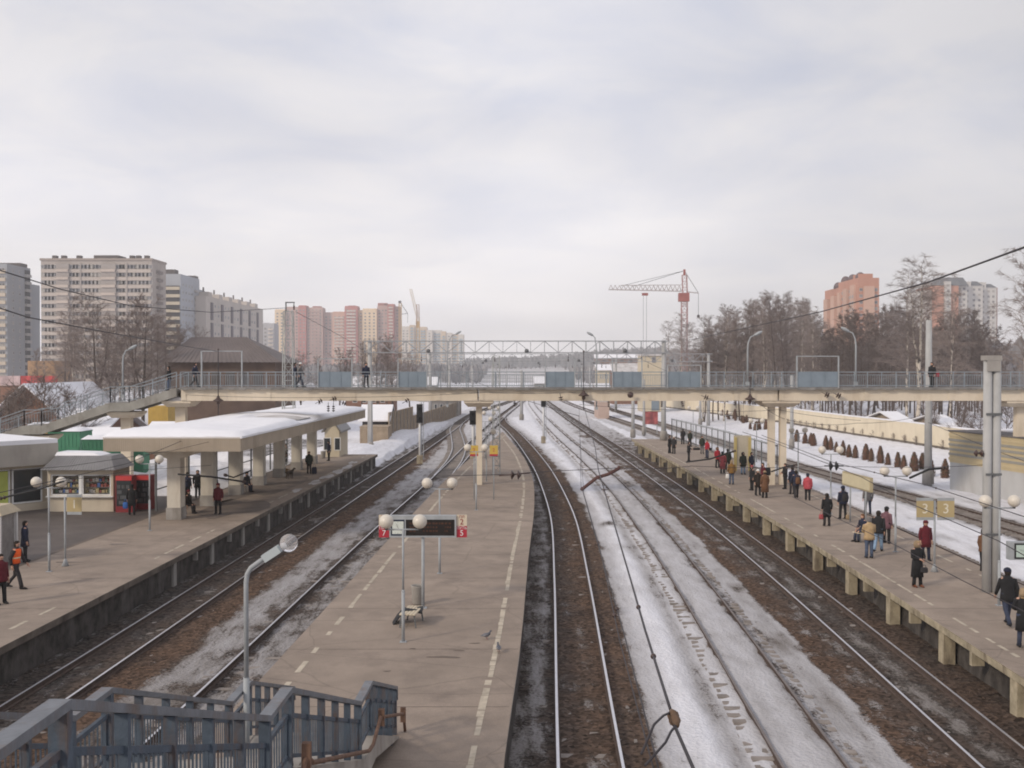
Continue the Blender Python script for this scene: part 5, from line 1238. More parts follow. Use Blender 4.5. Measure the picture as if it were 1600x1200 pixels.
ww_ = W('facade_white', (.62,.58,.54)); bl = W('balcony_blue', (.36,.44,.50)); tn = W('facade_tan', (.60,.48,.36)); orr = W('facade_orange_top', (.52,.36,.26))
segblock('white and blue stepped apartment row behind the yellow cranes', 'apartment block', 1250,
  [(627,640,511,ww_,0,None),(640,648,509,tn,-3,bl),(648,656,511,ww_,0,bl),(656,667,512,tn,-3,bl),(667,676,517,ww_,-5,None),(676,690,517,ww_,0,bl),(690,697,519,tn,-3,bl),(697,706,521,ww_,-2,None),(706,716,523,tn,0,bl),(716,725,524,ww_,-3,bl)], 3.3, 1.9, 4.0)
segblock('pale distant block between the striped block and pink estate', 'apartment block', 820, [(411,419,506,W('facade_pale', (.44,.43,.45)),0,None),(419,430,507,W('facade_pale', (.44,.43,.45)),-3,wb)], 3.0)
# orange tower on the right
xl = XU(1340, 500); zt = ZV(434, 500); Y = 500
bE = thing('apartment_building', 'orange brick tower with rounded roof domes above the right wood', 'apartment block', (xl, Y, 0))
ob = W('orange_brick', (.47,.235,.165)); obl = W('orange_pale', (.53,.34,.26))
mb = MB(); mb.box(xl, xl+10, Y, Y+30, 0, zt); mb.box(xl+1.5, xl+10, Y+30.003, Y+58, 0, zt-2.0); mb.build('wall', ob, bE)
for k, (ya, yb, dz) in enumerate(((3,9,-3),(14,20,-4),(25,29,-5),(34,40,-6),(46,52,-7))): mb = MB(); mb.box(xl-1.0, xl-.003+ (1.5 if ya>30 else 0), Y+ya, Y+yb, 0, zt+dz); mb.build('bay', obl, bE)
mb = MB(); mb.box(xl+2.5, xl+7.5, Y-1.2, Y-.003, 0, zt-4); mb.build('bay', obl, bE)
fl = 3.0; nz_ = int((zt-6)/fl)
put_windows(bE, wgrid(xl+.3, xl+9.7, 3, 3+nz_*fl, 4, nz_, 1.6, 1.5, 'f', Y) + [w for ya, yb in ((9,14),(20,25)) for w in wgrid(Y+ya, Y+yb, 3, 3+nz_*fl, 2, nz_, 1.5, 1.5, 'l', xl)] + wgrid(Y+3, Y+9, 3, 3+(nz_-1)*fl, 2, nz_-1, 1.6, 1.5, 'l', xl-1.0))
for k, yq in enumerate((6, 17, 28, 40)):
    mb = MB(); mb.lathe((xl+3, Y+yq, zt + (0 if yq < 30 else -2)), [(2.4,0),(2.3,1.2),(1.7,2.4),(.9,3.0),(.1,3.2)], 12); mb.build('roof_dome', mat('brown_dome', (.12,.08,.08), .7, .2, .5), bE)
mb = MB(); mb.box(xl+1.5, xl+8, Y+3, Y+12, zt+.003, zt+2.2); mb.build('roof_box', ob, bE)
# grey-white block with mansard roofs at the right
Y = 600
bF = thing('apartment_building', 'pale stepped tower with orange end and dark mansard roofs at far right', 'apartment block', (XU(1462,Y), Y, 0))
wg = W('pale_grey_facade', (.50,.48,.46)); wn = []
for u0, u1, vt, mt, dy in ((1448,1462,452,wg,6),(1462,1474,446,ob,0),(1474,1483,440,wg,-2),(1483,1497,444,ob,0),(1497,1514,444,wg,3),(1514,1526,438,wg,8),(1526,1546,444,wg,9),(1546,1556,438,wg,13),(1556,1574,446,wg,14),(1574,1578,446,W('red_edge',(.34,.20,.17)),16)):
    a, b_, z = XU(u0,Y), XU(u1,Y), ZV(vt,Y); mb = MB(); mb.box(a+.01, b_-.01, Y+dy, Y+30, 0, z); mb.build('wall', mt, bF)
    if mt is wg and u1-u0 > 5: wn += wgrid(a+.5, b_-.5, 4, z-1, max(1, int((b_-a)/2.6)), int((z-5)/2.95), 1.5, 1.5, 'f', Y+dy)
put_windows(bF, wn)
M_mans = mat('mansard_slate', (.13,.135,.145), .7, .2, .3)
for u0, u1, v0, v1, dy in ((1464,1512,446,433,0),(1526,1545,444,437,9),(1556,1573,446,440,14)):
    a, b_, z0, z1 = XU(u0,Y), XU(u1,Y), ZV(v0,Y), ZV(v1,Y); mb = MB()
    mb.hexa([(a,Y+dy-.5,z0),(b_,Y+dy-.5,z0),(b_,Y+dy+12,z0),(a,Y+dy+12,z0),(a+2,Y+dy+2.5,z1),(b_-2,Y+dy+2.5,z1),(b_-2,Y+dy+10,z1),(a+2,Y+dy+10,z1)]); mb.build('mansard_roof', M_mans, bF)
# ------------------------------------------------------------------ cranes
def lat_bar(mb, a, b_, w, step, r=.09):
    a, b_ = Vector(a), Vector(b_); d = (b_-a); n = max(2, round(d.length/step)); d.normalize()
    ref = Vector((0,1,0)) if abs(d.y) < .9 else Vector((1,0,0)); s1 = d.cross(ref).normalized()*(w/2); s2 = d.cross(s1).normalized()*(w/2)
    cs = [s1+s2, s1-s2, -s1-s2, -s1+s2]
    for c in cs: mb.bar(a+c, b_+c, r)
    for i in range(n):
        p, q = a.lerp(b_, i/n), a.lerp(b_, (i+1)/n)
        for k in range(4): mb.bar(p+cs[k], q+cs[(k+1)%4], r*.6); mb.bar(q+cs[k], q+cs[(k+1)%4], r*.6)
Y = 350; X = XU(1069, Y)
tcn_ = thing('tower_crane', 'red and white tower crane with a long jib pointing left over the wood', 'tower crane', (X, Y, 0))
M_cr, M_cw = mat('crane_red', (.30,.10,.085), .6, .15, .5), mat('crane_white', (.42,.38,.38), .6, .15, .5)
zj = ZV(457, Y)
z = 0; k = 0
while z < zj-3:
    mb = MB(); lat_bar(mb, (X,Y,z), (X,Y,min(z+6, zj-3)), 1.9, 2.0, .16); mb.build('mast_section', M_cr if k % 2 == 0 else mat('crane_faded_red', (.36,.20,.18), .6, .15, .5), tcn_); z += 6; k += 1
mb = MB(); mb.box(X-1.9,X+1.5,Y-1.3,Y+1.3,zj-3,zj-.2); mb.build('cab', M_cr, tcn_)
mb = MB(); lat_bar(mb, (X+.2,Y,zj-.2), (X+.0,Y,ZV(430,Y)), 1.5, 1.8, .14); mb.bar((X,Y,ZV(430,Y)),(X,Y,ZV(421,Y)),.7); mb.build('tower_head', M_cr, tcn_)
xj = XU(951, Y); zj2 = ZV(451.5, Y)
mb = MB(); n = 17
A1, A2 = Vector((X-1,Y,zj+.4)), Vector((xj,Y,zj2-.2))
for dy in (-.6,.6): mb.bar(A1+Vector((0,dy,0)), A2+Vector((0,dy,0)), .26)
mb.bar(A1+Vector((0,0,2.1)), A2+Vector((4,0,1.4)), .22)
for i in range(n):
    p, q = A1.lerp(A2, i/n), A1.lerp(A2, (i+1)/n); m_ = p.lerp(q,.5)+Vector((0,0,2.0-.5*i/n))
    for dy in (-.6,.6): mb.bar(p+Vector((0,dy,0)), m_, .12); mb.bar(q+Vector((0,dy,0)), m_, .12)
mb.build('jib', M_cw, tcn_)
mb = MB(); xc = XU(1091,Y); zc_ = ZV(458,Y)
for dy in (-.6,.6): mb.bar((X+1,Y+dy,zj+.2),(xc,Y+dy,zc_),.22)
mb.build('counter_jib', M_cw, tcn_)
mb = MB(); top = Vector((X,Y,ZV(423,Y))); mb.tube([top, P(988,448,Y)], .07, 4); mb.tube([top, P(970,447,Y)], .06, 4); mb.tube([top, (xc,Y,zc_)], .08, 4); mb.tube([(xc,Y,zc_),(xc,Y,zc_-7.5)], .06, 4); mb.build('stay_cables', M_wire, tcn_)
mb = MB(); mb.box(XU(1003,Y),XU(1012,Y),Y-.7,Y+.7,zj-1.0,zj-.2); mb.build('trolley', M_cr, tcn_)
for u in (1005, 1010): mb = MB(); mb.tube([(XU(u,Y),Y,zj-1),(XU(u,Y),Y,4)],.05,4); mb.build('hoist_cable', M_wire, tcn_)
mb = MB(); mb.sphere((xc,Y,zc_-7.6),.5,8,6); mb.build('counter_hook', M_wire, tcn_)
M_cy = mat('crane_yellow', (.50,.30,.08), .6, .15, .3); M_cyl = mat('crane_pale_yellow', (.52,.40,.26), .6, .15, .3)
Y = 1100
c1 = thing('tower_crane', 'yellow luffing crane with steep raised jib over the white apartment row', 'tower crane', (XU(653,Y), Y, 0))
mb = MB(); lat_bar(mb, (XU(653,Y),Y,0), (XU(653,Y),Y,ZV(498,Y)), 3.2, 6, .45); mb.build('mast', M_cy, c1)
mb = MB(); lat_bar(mb, (XU(653,Y),Y,ZV(498,Y)), (XU(642,Y),Y,ZV(452,Y)), 2.2, 5, .35); mb.build('jib', M_cyl, c1)
mb = MB(); lat_bar(mb, (XU(653.5,Y),Y,ZV(510,Y)), (XU(653,Y),Y,ZV(476,Y)), 2.6, 5, .4); mb.build('tower_head', mat('crane_brown', (.36,.20,.12), .6, .15, .3), c1)
mb = MB(); mb.box(XU(650,Y), XU(656,Y), Y-1.5, Y+1.5, ZV(512,Y), ZV(502,Y)); mb.build('cab', M_cy, c1)
Y = 980
c2 = thing('tower_crane', 'yellow crane mast with short jib right against the pink estate', 'tower crane', (XU(625.5,Y), Y, 0))
mb = MB(); lat_bar(mb, (XU(625.5,Y),Y,0), (XU(625.5,Y),Y,ZV(474,Y)), 2.2, 5, .4); mb.build('mast', M_cy, c2)
mb = MB(); mb.tube([P(624.5,471,Y),P(637,490,Y)],.25,4); mb.tube([P(627,491,Y),P(637,490,Y)],.25,4); mb.tube([P(637,490,Y),P(637,505,Y)],.15,4); mb.build('jib', M_wire, c2)
mb = MB(); mb.box(XU(623,Y),XU(627,Y),Y-1,Y+1,ZV(474,Y),ZV(470,Y)); mb.build('cap', M_wire, c2)
# ------------------------------------------------------------------ cream wall, shrubs and thujas on the right
wl = [(46,98),(45,104),(43.6,135),(43,165),(40.5,200),(37,255),(31,335)]
cw = thing('boundary_wall', 'long cream plastered wall on a snowy bank behind the thujas', 'wall', (43, 165, 1))
M_wallc = mat('cream_plaster', (.70,.62,.48), .85, .06, .5, stain=(.5,(.45,.38,.28),.4))
mb = MB(); m2 = MB(); m3 = MB()
for (xa, ya), (xb, yb) in zip(wl[:-1], wl[1:]):
    L_ = math.hypot(xb-xa, yb-ya); n = max(1, round(L_/5))
    for i in range(n):
        p, q = (xa+(xb-xa)*i/n, ya+(yb-ya)*i/n), (xa+(xb-xa)*(i+1)/n, ya+(yb-ya)*(i+1)/n); za = bank_z(*p); zt_ = za + 2.35
        for m_, o0, o1, z0, z1 in ((mb,0,.3,za-.5,zt_),(m2,-.06,-.003,za-.4,za+.28),(m3,-.05,.35,zt_+.003,zt_+.14)):
            m_.hexa([(p[0]+o0,p[1],z0),(q[0]+o0,q[1],z0),(q[0]+o1,q[1],z0),(p[0]+o1,p[1],z0),(p[0]+o0,p[1],z1),(q[0]+o0,q[1],z1),(q[0]+o1,q[1],z1),(p[0]+o1,p[1],z1)][::1])
mb.build('panel', M_wallc, cw); m2.build('plinth', mat('wall_plinth', (.14,.12,.10), .9, .3, 1), cw); m3.build('coping_snow', M_snow, cw)
def thuja_mesh(seed):
    r_ = random.Random(seed); mb = MB()
    mb.lathe((0,0,0), [(.24,.12),(.29,.45),(.27,.95),(.15,1.35),(.03,1.52)], 9)
    for i in range(420):
        h = 1.52*r_.random()**1.15; rad = .37*(1-(h/1.62)**2.4)*r_.uniform(.75,1.12); a = r_.uniform(0,6.283)
        c = Vector((rad*math.cos(a), rad*math.sin(a), h+.05)); t1 = Vector((-math.sin(a), math.cos(a), 0))*r_.uniform(.03,.07); u_ = Vector((math.cos(a)*.05, math.sin(a)*.05, r_.uniform(.08,.17)))
        mb.add([c-t1, c+t1, c+u_+t1*.3, c+u_-t1*.3], [(0,1,2,3)], 0 if r_.random() < .6 else 1)
    return mb
M_th1, M_th2 = mat('thuja_brown', (.17,.088,.06), .9, .3, 6), mat('thuja_green', (.085,.075,.045), .9, .3, 6)
tspots = [(1200+a/4, 620+b_/4, 1) for a, b_ in [(185,276),(230,288),(258,293),(295,303),(350,325),(395,328),(428,340),(480,360),(512,370),(556,378),(603,388),(650,398),(693,410),(757,422),(812,435),(861,448),(912,460),(965,455),(1024,492),(1098,505)]] + \
         [(800+a/4, 400+b_/4, 1) for a, b_ in [(1118,930),(1145,942),(1205,965),(1250,980),(1275,985),(1312,1010),(1350,1018),(1385,1030),(1437,1045),(1470,1050),(1497,1080),(1530,1080),(1555,1085),(1578,1090)]] + [(u_, 632 + (u_-1080)*.347 + d_, 1) for u_, d_ in ((1088,3),(1100,1),(1112,4),(1125,2),(1137,5),(1150,3),(1163,2),(1178,6))]
protos = []
for i, (u, v, _) in enumerate(tspots):
    g = G(u + random.uniform(-3,3), v, 0.0); g.z = bank_z(g.x, g.y)
    if i < 3:
        t_ = thing('thuja', 'small brown-green thuja bush in the snowy row below the cream wall', 'thuja', g, group='thujas below the cream wall'); thuja_mesh(i).build('foliage', [M_th1, M_th2], t_, world=False)
        mb = MB(); mb.tube([(0,0,-.1),(0,0,.3)],.04,6); mb.build('trunk', M_railrust, t_, world=False); protos.append(t_)
    else: t_ = copy_tree(protos[i % 3], loc=g, rz=i*1.3)
    s = random.uniform(.68,1.12); t_.scale = (s*random.uniform(.85,1.15), s, s)
# striped building at the right
sb = thing('striped_building', 'low building with striped cream corrugated upper wall and grey base', 'building', (34.5, 82, 0))
def fx_(y): return 34.3 + (82.6-y)*.155
mb = MB(); mb.prism([(fx_(82.6),82.6),(fx_(40),40),(fx_(40)+16,42),(fx_(82.6)+16,84.5)][::1], -.4, 2.0); mb.build('base_wall', mat('pale_grey_wall', (.46,.46,.46), .85, .08, .5, stain=(.4,(.3,.28,.26),.5)), sb)
mb = MB(); n = 13
for i in range(n):
    z = 2.003 + i*.185; o = -.07 if i % 2 else -.02
    mb.prism([(fx_(82.65)+o,82.65-o),(fx_(40)+o,40),(fx_(40)+15.9,42),(fx_(82.6)+15.9,84.4)], z, z+.182, i % 2 if 1 < i < n-2 else 0)
mb.build('striped_siding', [mat('siding_cream', (.52,.43,.27), .7, .06, 1), mat('siding_grey', (.30,.29,.26), .7, .08, 1)], sb)
mb = MB(); mb.prism([(fx_(82.6)-.12,82.75),(fx_(40)-.12,40),(fx_(40)+16.1,42),(fx_(82.6)+16.1,84.6)], 4.412, 4.50, 0); mb.build('roof', mat('roof_felt', (.14,.13,.13), .9, .2, 1), sb)
rs_ = MB(); rs_.prism([(fx_(82)+3,82),(fx_(40)+3,40),(fx_(40)+15,42),(fx_(82)+15,83.6)], 4.503, 4.62); rs_.build('roof_snow', M_snow, sb)
# ------------------------------------------------------------------ sheds, houses, containers
def house(name, label, cat, x0, x1, y0, y1, zw, zr, wall, roof, z0=-.3, axis='x', snow=None, over=.35, wins=()):
    t_ = thing(name, label, cat, ((x0+x1)/2, y0, 0))
    mb = MB(); mb.box(x0,x1,y0,y1,z0,zw); 
    if axis == 'x':
        ym = (y0+y1)/2; mb.add([(x0,y0,zw),(x0,y1,zw),(x0,ym,zr-.1)],[(0,2,1)]); mb.add([(x1,y0,zw),(x1,y1,zw),(x1,ym,zr-.1)],[(0,1,2)])
    else:
        xm = (x0+x1)/2; mb.add([(x0,y0,zw),(x1,y0,zw),(xm,y0,zr-.1)],[(0,1,2)]); mb.add([(x0,y1,zw),(x1,y1,zw),(xm,y1,zr-.1)],[(0,2,1)])
    mb.build('wall', wall, t_)
    a, b_, c, d = x0-over, x1+over, y0-over, y1+over; mb = MB(); zl = zw-.15
    if axis == 'x':
        ym = (y0+y1)/2
        for yy in (c, d): mb.hexa([(a,min(yy,ym),zl if yy<ym else zr),(b_,min(yy,ym),zl if yy<ym else zr),(b_,max(yy,ym),zr if yy<ym else zl),(a,max(yy,ym),zr if yy<ym else zl)] + [(a,min(yy,ym),(zl if yy<ym else zr)+.16),(b_,min(yy,ym),(zl if yy<ym else zr)+.16),(b_,max(yy,ym),(zr if yy<ym else zl)+.16),(a,max(yy,ym),(zr if yy<ym else zl)+.16)])
    else:
        xm = (x0+x1)/2
        for xx in (a, b_): mb.hexa([(min(xx,xm),c,zl if xx<xm else zr),(max(xx,xm),c,zr if xx<xm else zl),(max(xx,xm),d,zr if xx<xm else zl),(min(xx,xm),d,zl if xx<xm else zr)] + [(min(xx,xm),c,(zl if xx<xm else zr)+.16),(max(xx,xm),c,(zr if xx<xm else zl)+.16),(max(xx,xm),d,(zr if xx<xm else zl)+.16),(min(xx,xm),d,(zl if xx<xm else zr)+.16)])
    mb.build('roof', roof, t_)
    for wx, wz, w, h in wins:
        mb = MB(); mb.box(wx-w/2,wx+w/2,y0-.05,y0+.02,wz-h/2,wz+h/2); f_ = mb.build('window', M_white, t_)
        mb = MB(); mb.box(wx-w/2+.07,wx+w/2-.07,y0-.06,y0-.051,wz-h/2+.07,wz+h/2-.07); mb.build('pane', M_glass, f_)
    return t_
M_brick = mat('brown_brick', (.22,.12,.085), .9, .25, .5); M_brown = mat('brown_timber', (.13,.088,.068), .9, .25, .5); M_roofm = mat('brown_metal_roof', (.15,.125,.12), .7, .12, .4); M_wood = mat('weathered_planks', (.34,.27,.20), .9, .2, 1.5); M_creamw = mat('hut_cream', (.56,.49,.37), .8, .06, 1)
M_green = mat('green_container', (.06,.22,.13), .6, .12, 1); M_yel = mat('yellow_container', (.50,.33,.08), .6, .12, 1)
bh = thing('brown_house', 'big brown house with a wide hip roof behind the trees and the footbridge', 'house', (XU(340,150), 150, 0))
hx0, hx1, hy0, hy1 = XU(246,150), XU(440,150), 150, 166
mb = MB(); mb.box(hx0+1.2, hx1-1.2, hy0+1.2, hy1-1.2, -.3, 10.4); mb.build('wall', M_brown, bh)
mb = MB(); ym = 158; ra, rb2 = XU(299,158), XU(386,158)
mb.add([(hx0,hy0,10.2),(hx1,hy0,10.2),(hx1,hy1,10.2),(hx0,hy1,10.2),(ra,ym,14.0),(rb2,ym,14.0)], [(0,1,5,4),(1,2,5),(2,3,4,5),(3,0,4),(3,2,1,0)])
for k in range(26): s_ = (k+.5)/26; a_ = Vector((hx0,hy0,10.22)).lerp(Vector((hx1,hy0,10.22)), s_); b2_ = Vector((ra,ym,14.02)).lerp(Vector((rb2,ym,14.02)), s_); mb.bar(a_, b2_, .12, .08)
mb.build('hip_roof', M_roofm, bh)
for u in (290,312,334,356,378,400): mb = MB(); x = XU(u,150); mb.box(x-.6,x+.6,hy0+1.12,hy0+1.197,7.0,8.8); mb.build('window', mat('dusty_window', (.09,.08,.075), .4, .3, 1), bh)
hs = house('market_hall', 'market hall with brown gable and snow-covered roof at the far left', 'market hall', XU(-8,112), XU(96,112), 112, 128, 3.5, 7.6, M_brick, M_snow, axis='y', over=1.2, wins=[(XU(u,112),2.2,2.0,1.4) for u in (10,40,75)])
house('shop', 'low shop under a broad snow roof beside the market hall', 'shop', XU(88,104), XU(152,104), 104, 116, 2.9, 5.0, M_brick, M_snow, axis='x', over=.8, wins=[(XU(u,104),1.6,1.4,1.2) for u in (105,130)])
rs2 = thing('shop', 'distant flat shop with a red fascia sign at the foot of the beige slab', 'shop', (XU(62,190),190,0))
mb = MB(); mb.box(XU(-5,190),XU(92,190),190,200,0,6.2); mb.build('wall', M_brick, rs2)
mb = MB(); mb.box(XU(34,190),XU(90,190),189.6,189.997,6.3,8.0); mb.build('fascia_sign', mat('sign_bright_red', (.42,.06,.06), .6, .4, .8), rs2)
mb = MB(); mb.box(XU(-5,190),XU(33,190),189.6,189.997,6.3,8.0); mb.build('fascia_panel', mat('sign_pale', (.48,.36,.36), .6, .3, .8), rs2)
mb = MB(); mb.box(XU(32,200),XU(75,200),203,212,6,10.8); mb.build('upper_storey', mat('tan_store', (.40,.26,.16), .8, .1, .5), rs2)
house('shed', 'dark market shed with lumpy snow roof behind the green containers', 'shed', XU(104,92), XU(190,92), 92, 97, 2.6, 3.9, mat('dark_red_boards', (.14,.06,.05), .8, .3, 1), M_snow, axis='x', over=.5)
house('shed', 'brick shed behind the first bridge pillar under snow', 'shed', XU(226,100), XU(262,100), 100, 106, 2.9, 4.0, M_brick, M_snow, axis='x')
def container(label, u0, u1, Y, z1, mt, snow=True, dep=2.5, z0=1.05):
    xa, xb = XU(u0,Y), XU(u1,Y); t_ = thing('container', label, 'container', ((xa+xb)/2, Y, z0))
    mb = MB(); mb.box(xa,xb,Y,Y+dep,z0,z1); mb.box(xa-.03,xb+.03,Y-.03,Y+dep+.03,z1,z1+.1)
    for i in range(int((xb-xa)/.3)): mb.box(xa+i*.3+.05,xa+i*.3+.17,Y-.03,Y,z0+.1,z1-.1)
    mb.build('body', mt, t_)
    mb = MB(); xm = xa + (xb-xa)*.62; mb.box(xm,xm+.9,Y-.05,Y-.031,z0+.05,z0+2.0); mb.build('door', mt, t_)
    if snow:
        rr_ = random.Random(int(u0)); mb = MB(); rows = []
        for i in range(9):
            s = i/8; rows.append([(xa-.1+(xb-xa+.2)*s, Y-.1+(dep+.2)*j/4, z1+.105+(.0 if j in (0,4) or i in (0,8) else .22+rr_.uniform(-.06,.08))) for j in range(5)])
        mb.strip(rows); mb.sm = [True]*len(mb.sm); mb.build('roof_snow', M_snow, t_)
container('green metal container with snow on top right of the first stair pillar', 128, 178, 79, 3.9, M_green)
container('green stall half hidden by the stair pillar', 74, 124, 84, 4.2, M_green)
container('low green stall under the canopy end behind the kiosk', 188, 216, 82, 3.3, M_green, False)
container('orange-brown stall beside the green container', 178, 187, 81, 3.7, mat('rust_stall', (.28,.12,.06), .7, .2, 1), False)
container('yellow stall with snow behind the pavilion', 41, 73, 92, 4.2, M_yel, True)
container('yellow kiosk far behind the second stair pillar', 231, 262, 118, 5.0, M_yel, False, 3, .2)
hut = house('hut', 'small cream hut with grey gable roof at the far platform end', 'hut', XU(507,98), XU(530,98), 98, 103, 3.5, 4.5, M_creamw, M_tile, axis='y', over=.25, wins=[(XU(511,98),2.3,.7,1.2),(XU(527,98),2.3,.6,1.2)])
house('shed', 'plank shed with white snow roof right of the hut', 'shed', XU(566,131), XU(604,131), 131, 137, 2.9, 4.6, mat('dark_boards', (.09,.08,.08), .8, .3, 1), M_snow, axis='x', over=.5)
container('beige plank enclosure before the snow-roofed shed', 562, 606, 126, 2.3, M_wood, False, 4, -.2)
wf = thing('board_fence', 'long grey board fence running off beside the far snow bank', 'fence', (XU(606,130),130,0))
mb = MB()
for i in range(60):
    y = 130+i*1.5; x = XU(607,130) + .052*(y-130); mb.box(x-.05,x+.05,y,y+1.46,-.2,3.9 if i < 14 else 2.6)
mb.build('boards', M_wood, wf)
mb = MB()
for i in range(30): y = 130+i*3; x = XU(607,130)+.052*(y-130)+.09; mb.box(x-.04,x+.04,y-.05,y+.05,-.2,3.9 if i < 7 else 2.6)
mb.build('post', M_conc, wf)
# signal box and far yard buildings
sg = thing('signal_box', 'cream signal box tower with small dark window near the crane foot', 'signal box', (XU(1022,230),230,0))
mb = MB(); mb.box(XU(1003,230),XU(1040,230),230,238,0,ZV(556,230)); mb.build('wall', M_creamw, sg)
mb = MB(); mb.box(XU(1002,230),XU(1041,230),229.7,238.3,ZV(556,230)+.003,ZV(553,230)); mb.build('roof', M_dsnow, sg)
mb = MB(); mb.box(XU(1018,230),XU(1025,230),229.94,229.997,ZV(567,230),ZV(557.5,230)); w_ = mb.build('window', M_winf, sg); mb = MB(); mb.box(XU(1018.7,230),XU(1024.3,230),229.9,229.938,ZV(566.3,230),ZV(558.3,230)); mb.build('pane', M_win, w_)
mb = MB(); mb.box(XU(1018,230),XU(1030,230),229.9,229.99,.2,3.2); mb.build('door', M_panel, sg)
far = [('warehouse','long low warehouse with a snow roof left of the tracks far off',610,680,300,4.5,6.8,M_conc,M_snow),('warehouse','snow-roofed depot hall right behind the guard panel',540,612,210,4.8,7.6,M_brick,M_snow),('warehouse','grey depot with bright snow roof above the island platform',672,716,210,3.2,4.6,M_conc,M_snow),
 ('warehouse','brick workshop under snow behind the second right guard panel',958,1004,280,8.5,10.6,M_brick,M_dsnow),('warehouse','pale workshop wall left of the signal box',935,953,260,9,10.2,M_creamw,M_snow),('warehouse','distant roofs on the hillside left of the crane foot',930,1000,700,16,19,M_brick,M_snow),
 ('warehouse','small pink building behind the middle of the footbridge',935,952,200,5.2,6.3,mat('pink_plaster',(.5,.38,.33),.8,.1,.5),M_snow),('shed','snow-topped shed behind the cream wall among the trees',1404,1420,125,3.1,3.9,M_wood,M_snow),('shed','snowy hut behind the birch pair at the right',1480,1498,118,3.0,3.8,M_wood,M_snow),('warehouse','depot with a snow roof between the gantries',836,870,420,3.5,6,M_conc,M_snow)]
for nm, lab, u0, u1, Y, zw, zr, wm, rm in far:
    house(nm, lab, nm, XU(u0,Y), XU(u1,Y), Y, Y+10, zw, zr, wm, rm, axis='x', over=.5, wins=[(XU(u0+(u1-u0)*q,Y), zw-1.6, (u1-u0)/1650*Y*.1, 1.3) for q in (.2,.4,.6,.8)])
# long cream roofed wall segment behind the striped building
house('garage_row', 'low flat garages under snow behind the striped building', 'garages', 44, 66, 90, 97, 3.4, 3.7, mat('garage_grey', (.35,.34,.32), .85, .15, .8), M_snow, axis='x', z0=.5)
# red board by the mast pair
rb_ = P(1018, 655, 150); rdp = thing('notice_board', 'small red and blue notice board on legs in snow between masts', 'notice board', (rb_.x, 150, 0))
mb = MB(); mb.box(rb_.x-.9,rb_.x+.9,149.95,150.05,1.4,3.2); mb.build('panel', mat('red_blue_print', (.35,.10,.10), .6, .6, 1.2), rdp)
for d in (-.8,.8): mb = MB(); mb.box(rb_.x+d-.05,rb_.x+d+.05,150.06,150.14,-.2,3.2); mb.build('leg', M_grey, rdp)
# ------------------------------------------------------------------ bare trees
def twigs(mb, a, b_, r0, r1, m=0):
    a, b_ = Vector(a), Vector(b_); d = b_-a
    if d.length < 1e-4: return
    d.normalize(); x = d.orthogonal().normalized(); y = d.cross(x)
    o = len(mb.v)
    for p, r in ((a, r0), (b_, r1)):
        for k in range(3):
            an = 2.0944*k; q = p + (x*math.cos(an)+y*math.sin(an))*r; mb.v.append((q.x, q.y, q.z))
    for k in range(3): mb.f.append((o+k, o+(k+1)%3, o+3+(k+1)%3, o+3+k)); mb.mi.append(m); mb.sm.append(False)
def bare_tree(seed, H, spread, base, nb, dens, up_, droop, trunk_r, fork=False, ns=7, nt=5, tr=.011):
    r = random.Random(seed); tk, cr = MB(), MB()
    pts = []; x = y = 0; k = 10
    lean = (r.uniform(-.06,.06), r.uniform(-.06,.06))
    for i in range(k+1):
        h = H*i/k; x += r.uniform(-.10,.10)*H/20 + lean[0]*H/k; y += r.uniform(-.10,.10)*H/20 + lean[1]*H/k; pts.append(Vector((x,y,h)))
    tk.tube([pts[0]-Vector((0,0,.5))]+pts, [trunk_r*1.3]+[max(.02, trunk_r*(1-i/k)**.85) for i in range(k+1)], 8)
    stems = [(pts, 1.0)]
    if fork:
        q = []; 
        for i in range(8): q.append(pts[2] + Vector((.35*i*fork, .1*i, H*.095*i)) + Vector((r.uniform(-.1,.1), r.uniform(-.1,.1), 0)))
        tk.tube(q, [trunk_r*.7*(1-i/8.5) for i in range(8)], 7); stems.append((q, .8))
    for st_, w in stems:
        n_ = int(nb*w)
        for i in range(n_):
            t_ = base + (1-base)*(i+r.random())/n_; f = t_*(len(st_)-1); j = min(int(f), len(st_)-2); p = st_[j].lerp(st_[j+1], f-j)
            az = r.uniform(0, 6.283); L_ = spread*(1.10-t_)**.52*r.uniform(.6,1.15)*(.55+.45*min(1,(t_-base)/.2+.4)) + .4
            el = up_*r.uniform(.75,1.2)*(.75+.5*t_); dirv = Vector((math.cos(az)*math.cos(el), math.sin(az)*math.cos(el), math.sin(el)))
            prev = p; seg_ = []; d = dirv.copy()
            for q in range(4):
                d = (d + Vector((r.uniform(-.18,.18), r.uniform(-.18,.18), r.uniform(-.1,.16)-droop*.3*q))).normalized(); nx_ = prev + d*(L_/4)
                twigs(cr, prev, nx_, max(.036*L_/4*(1-q/4)**.8, .013), max(.036*L_/4*(1-(q+1)/4)**.8, .011), 0); seg_.append((prev, nx_, d.copy())); prev = nx_
            for s in range(int(ns*dens)):
                a, b_, dd = seg_[min(3, int(r.random()**.8*4))]; c = a.lerp(b_, r.random())
                v = (dd + Vector((r.uniform(-1,1), r.uniform(-1,1), r.uniform(-.4,.8)))).normalized(); l2 = L_*r.uniform(.16,.36)
                e = c + v*l2 + Vector((0,0,-droop*l2*.4)); twigs(cr, c, e, .014, tr, 0)
                for w_ in range(nt):
                    c2 = c.lerp(e, r.uniform(.15,1)); v2 = (v + Vector((r.uniform(-1,1), r.uniform(-1,1), r.uniform(-.5,.7)-droop*1.2))).normalized(); l3 = r.uniform(.3,.8)*min(1.2, .35+L_*.18)
                    twigs(cr, c2, c2+v2*l3, tr, tr*.6, 1)
    return tk, cr
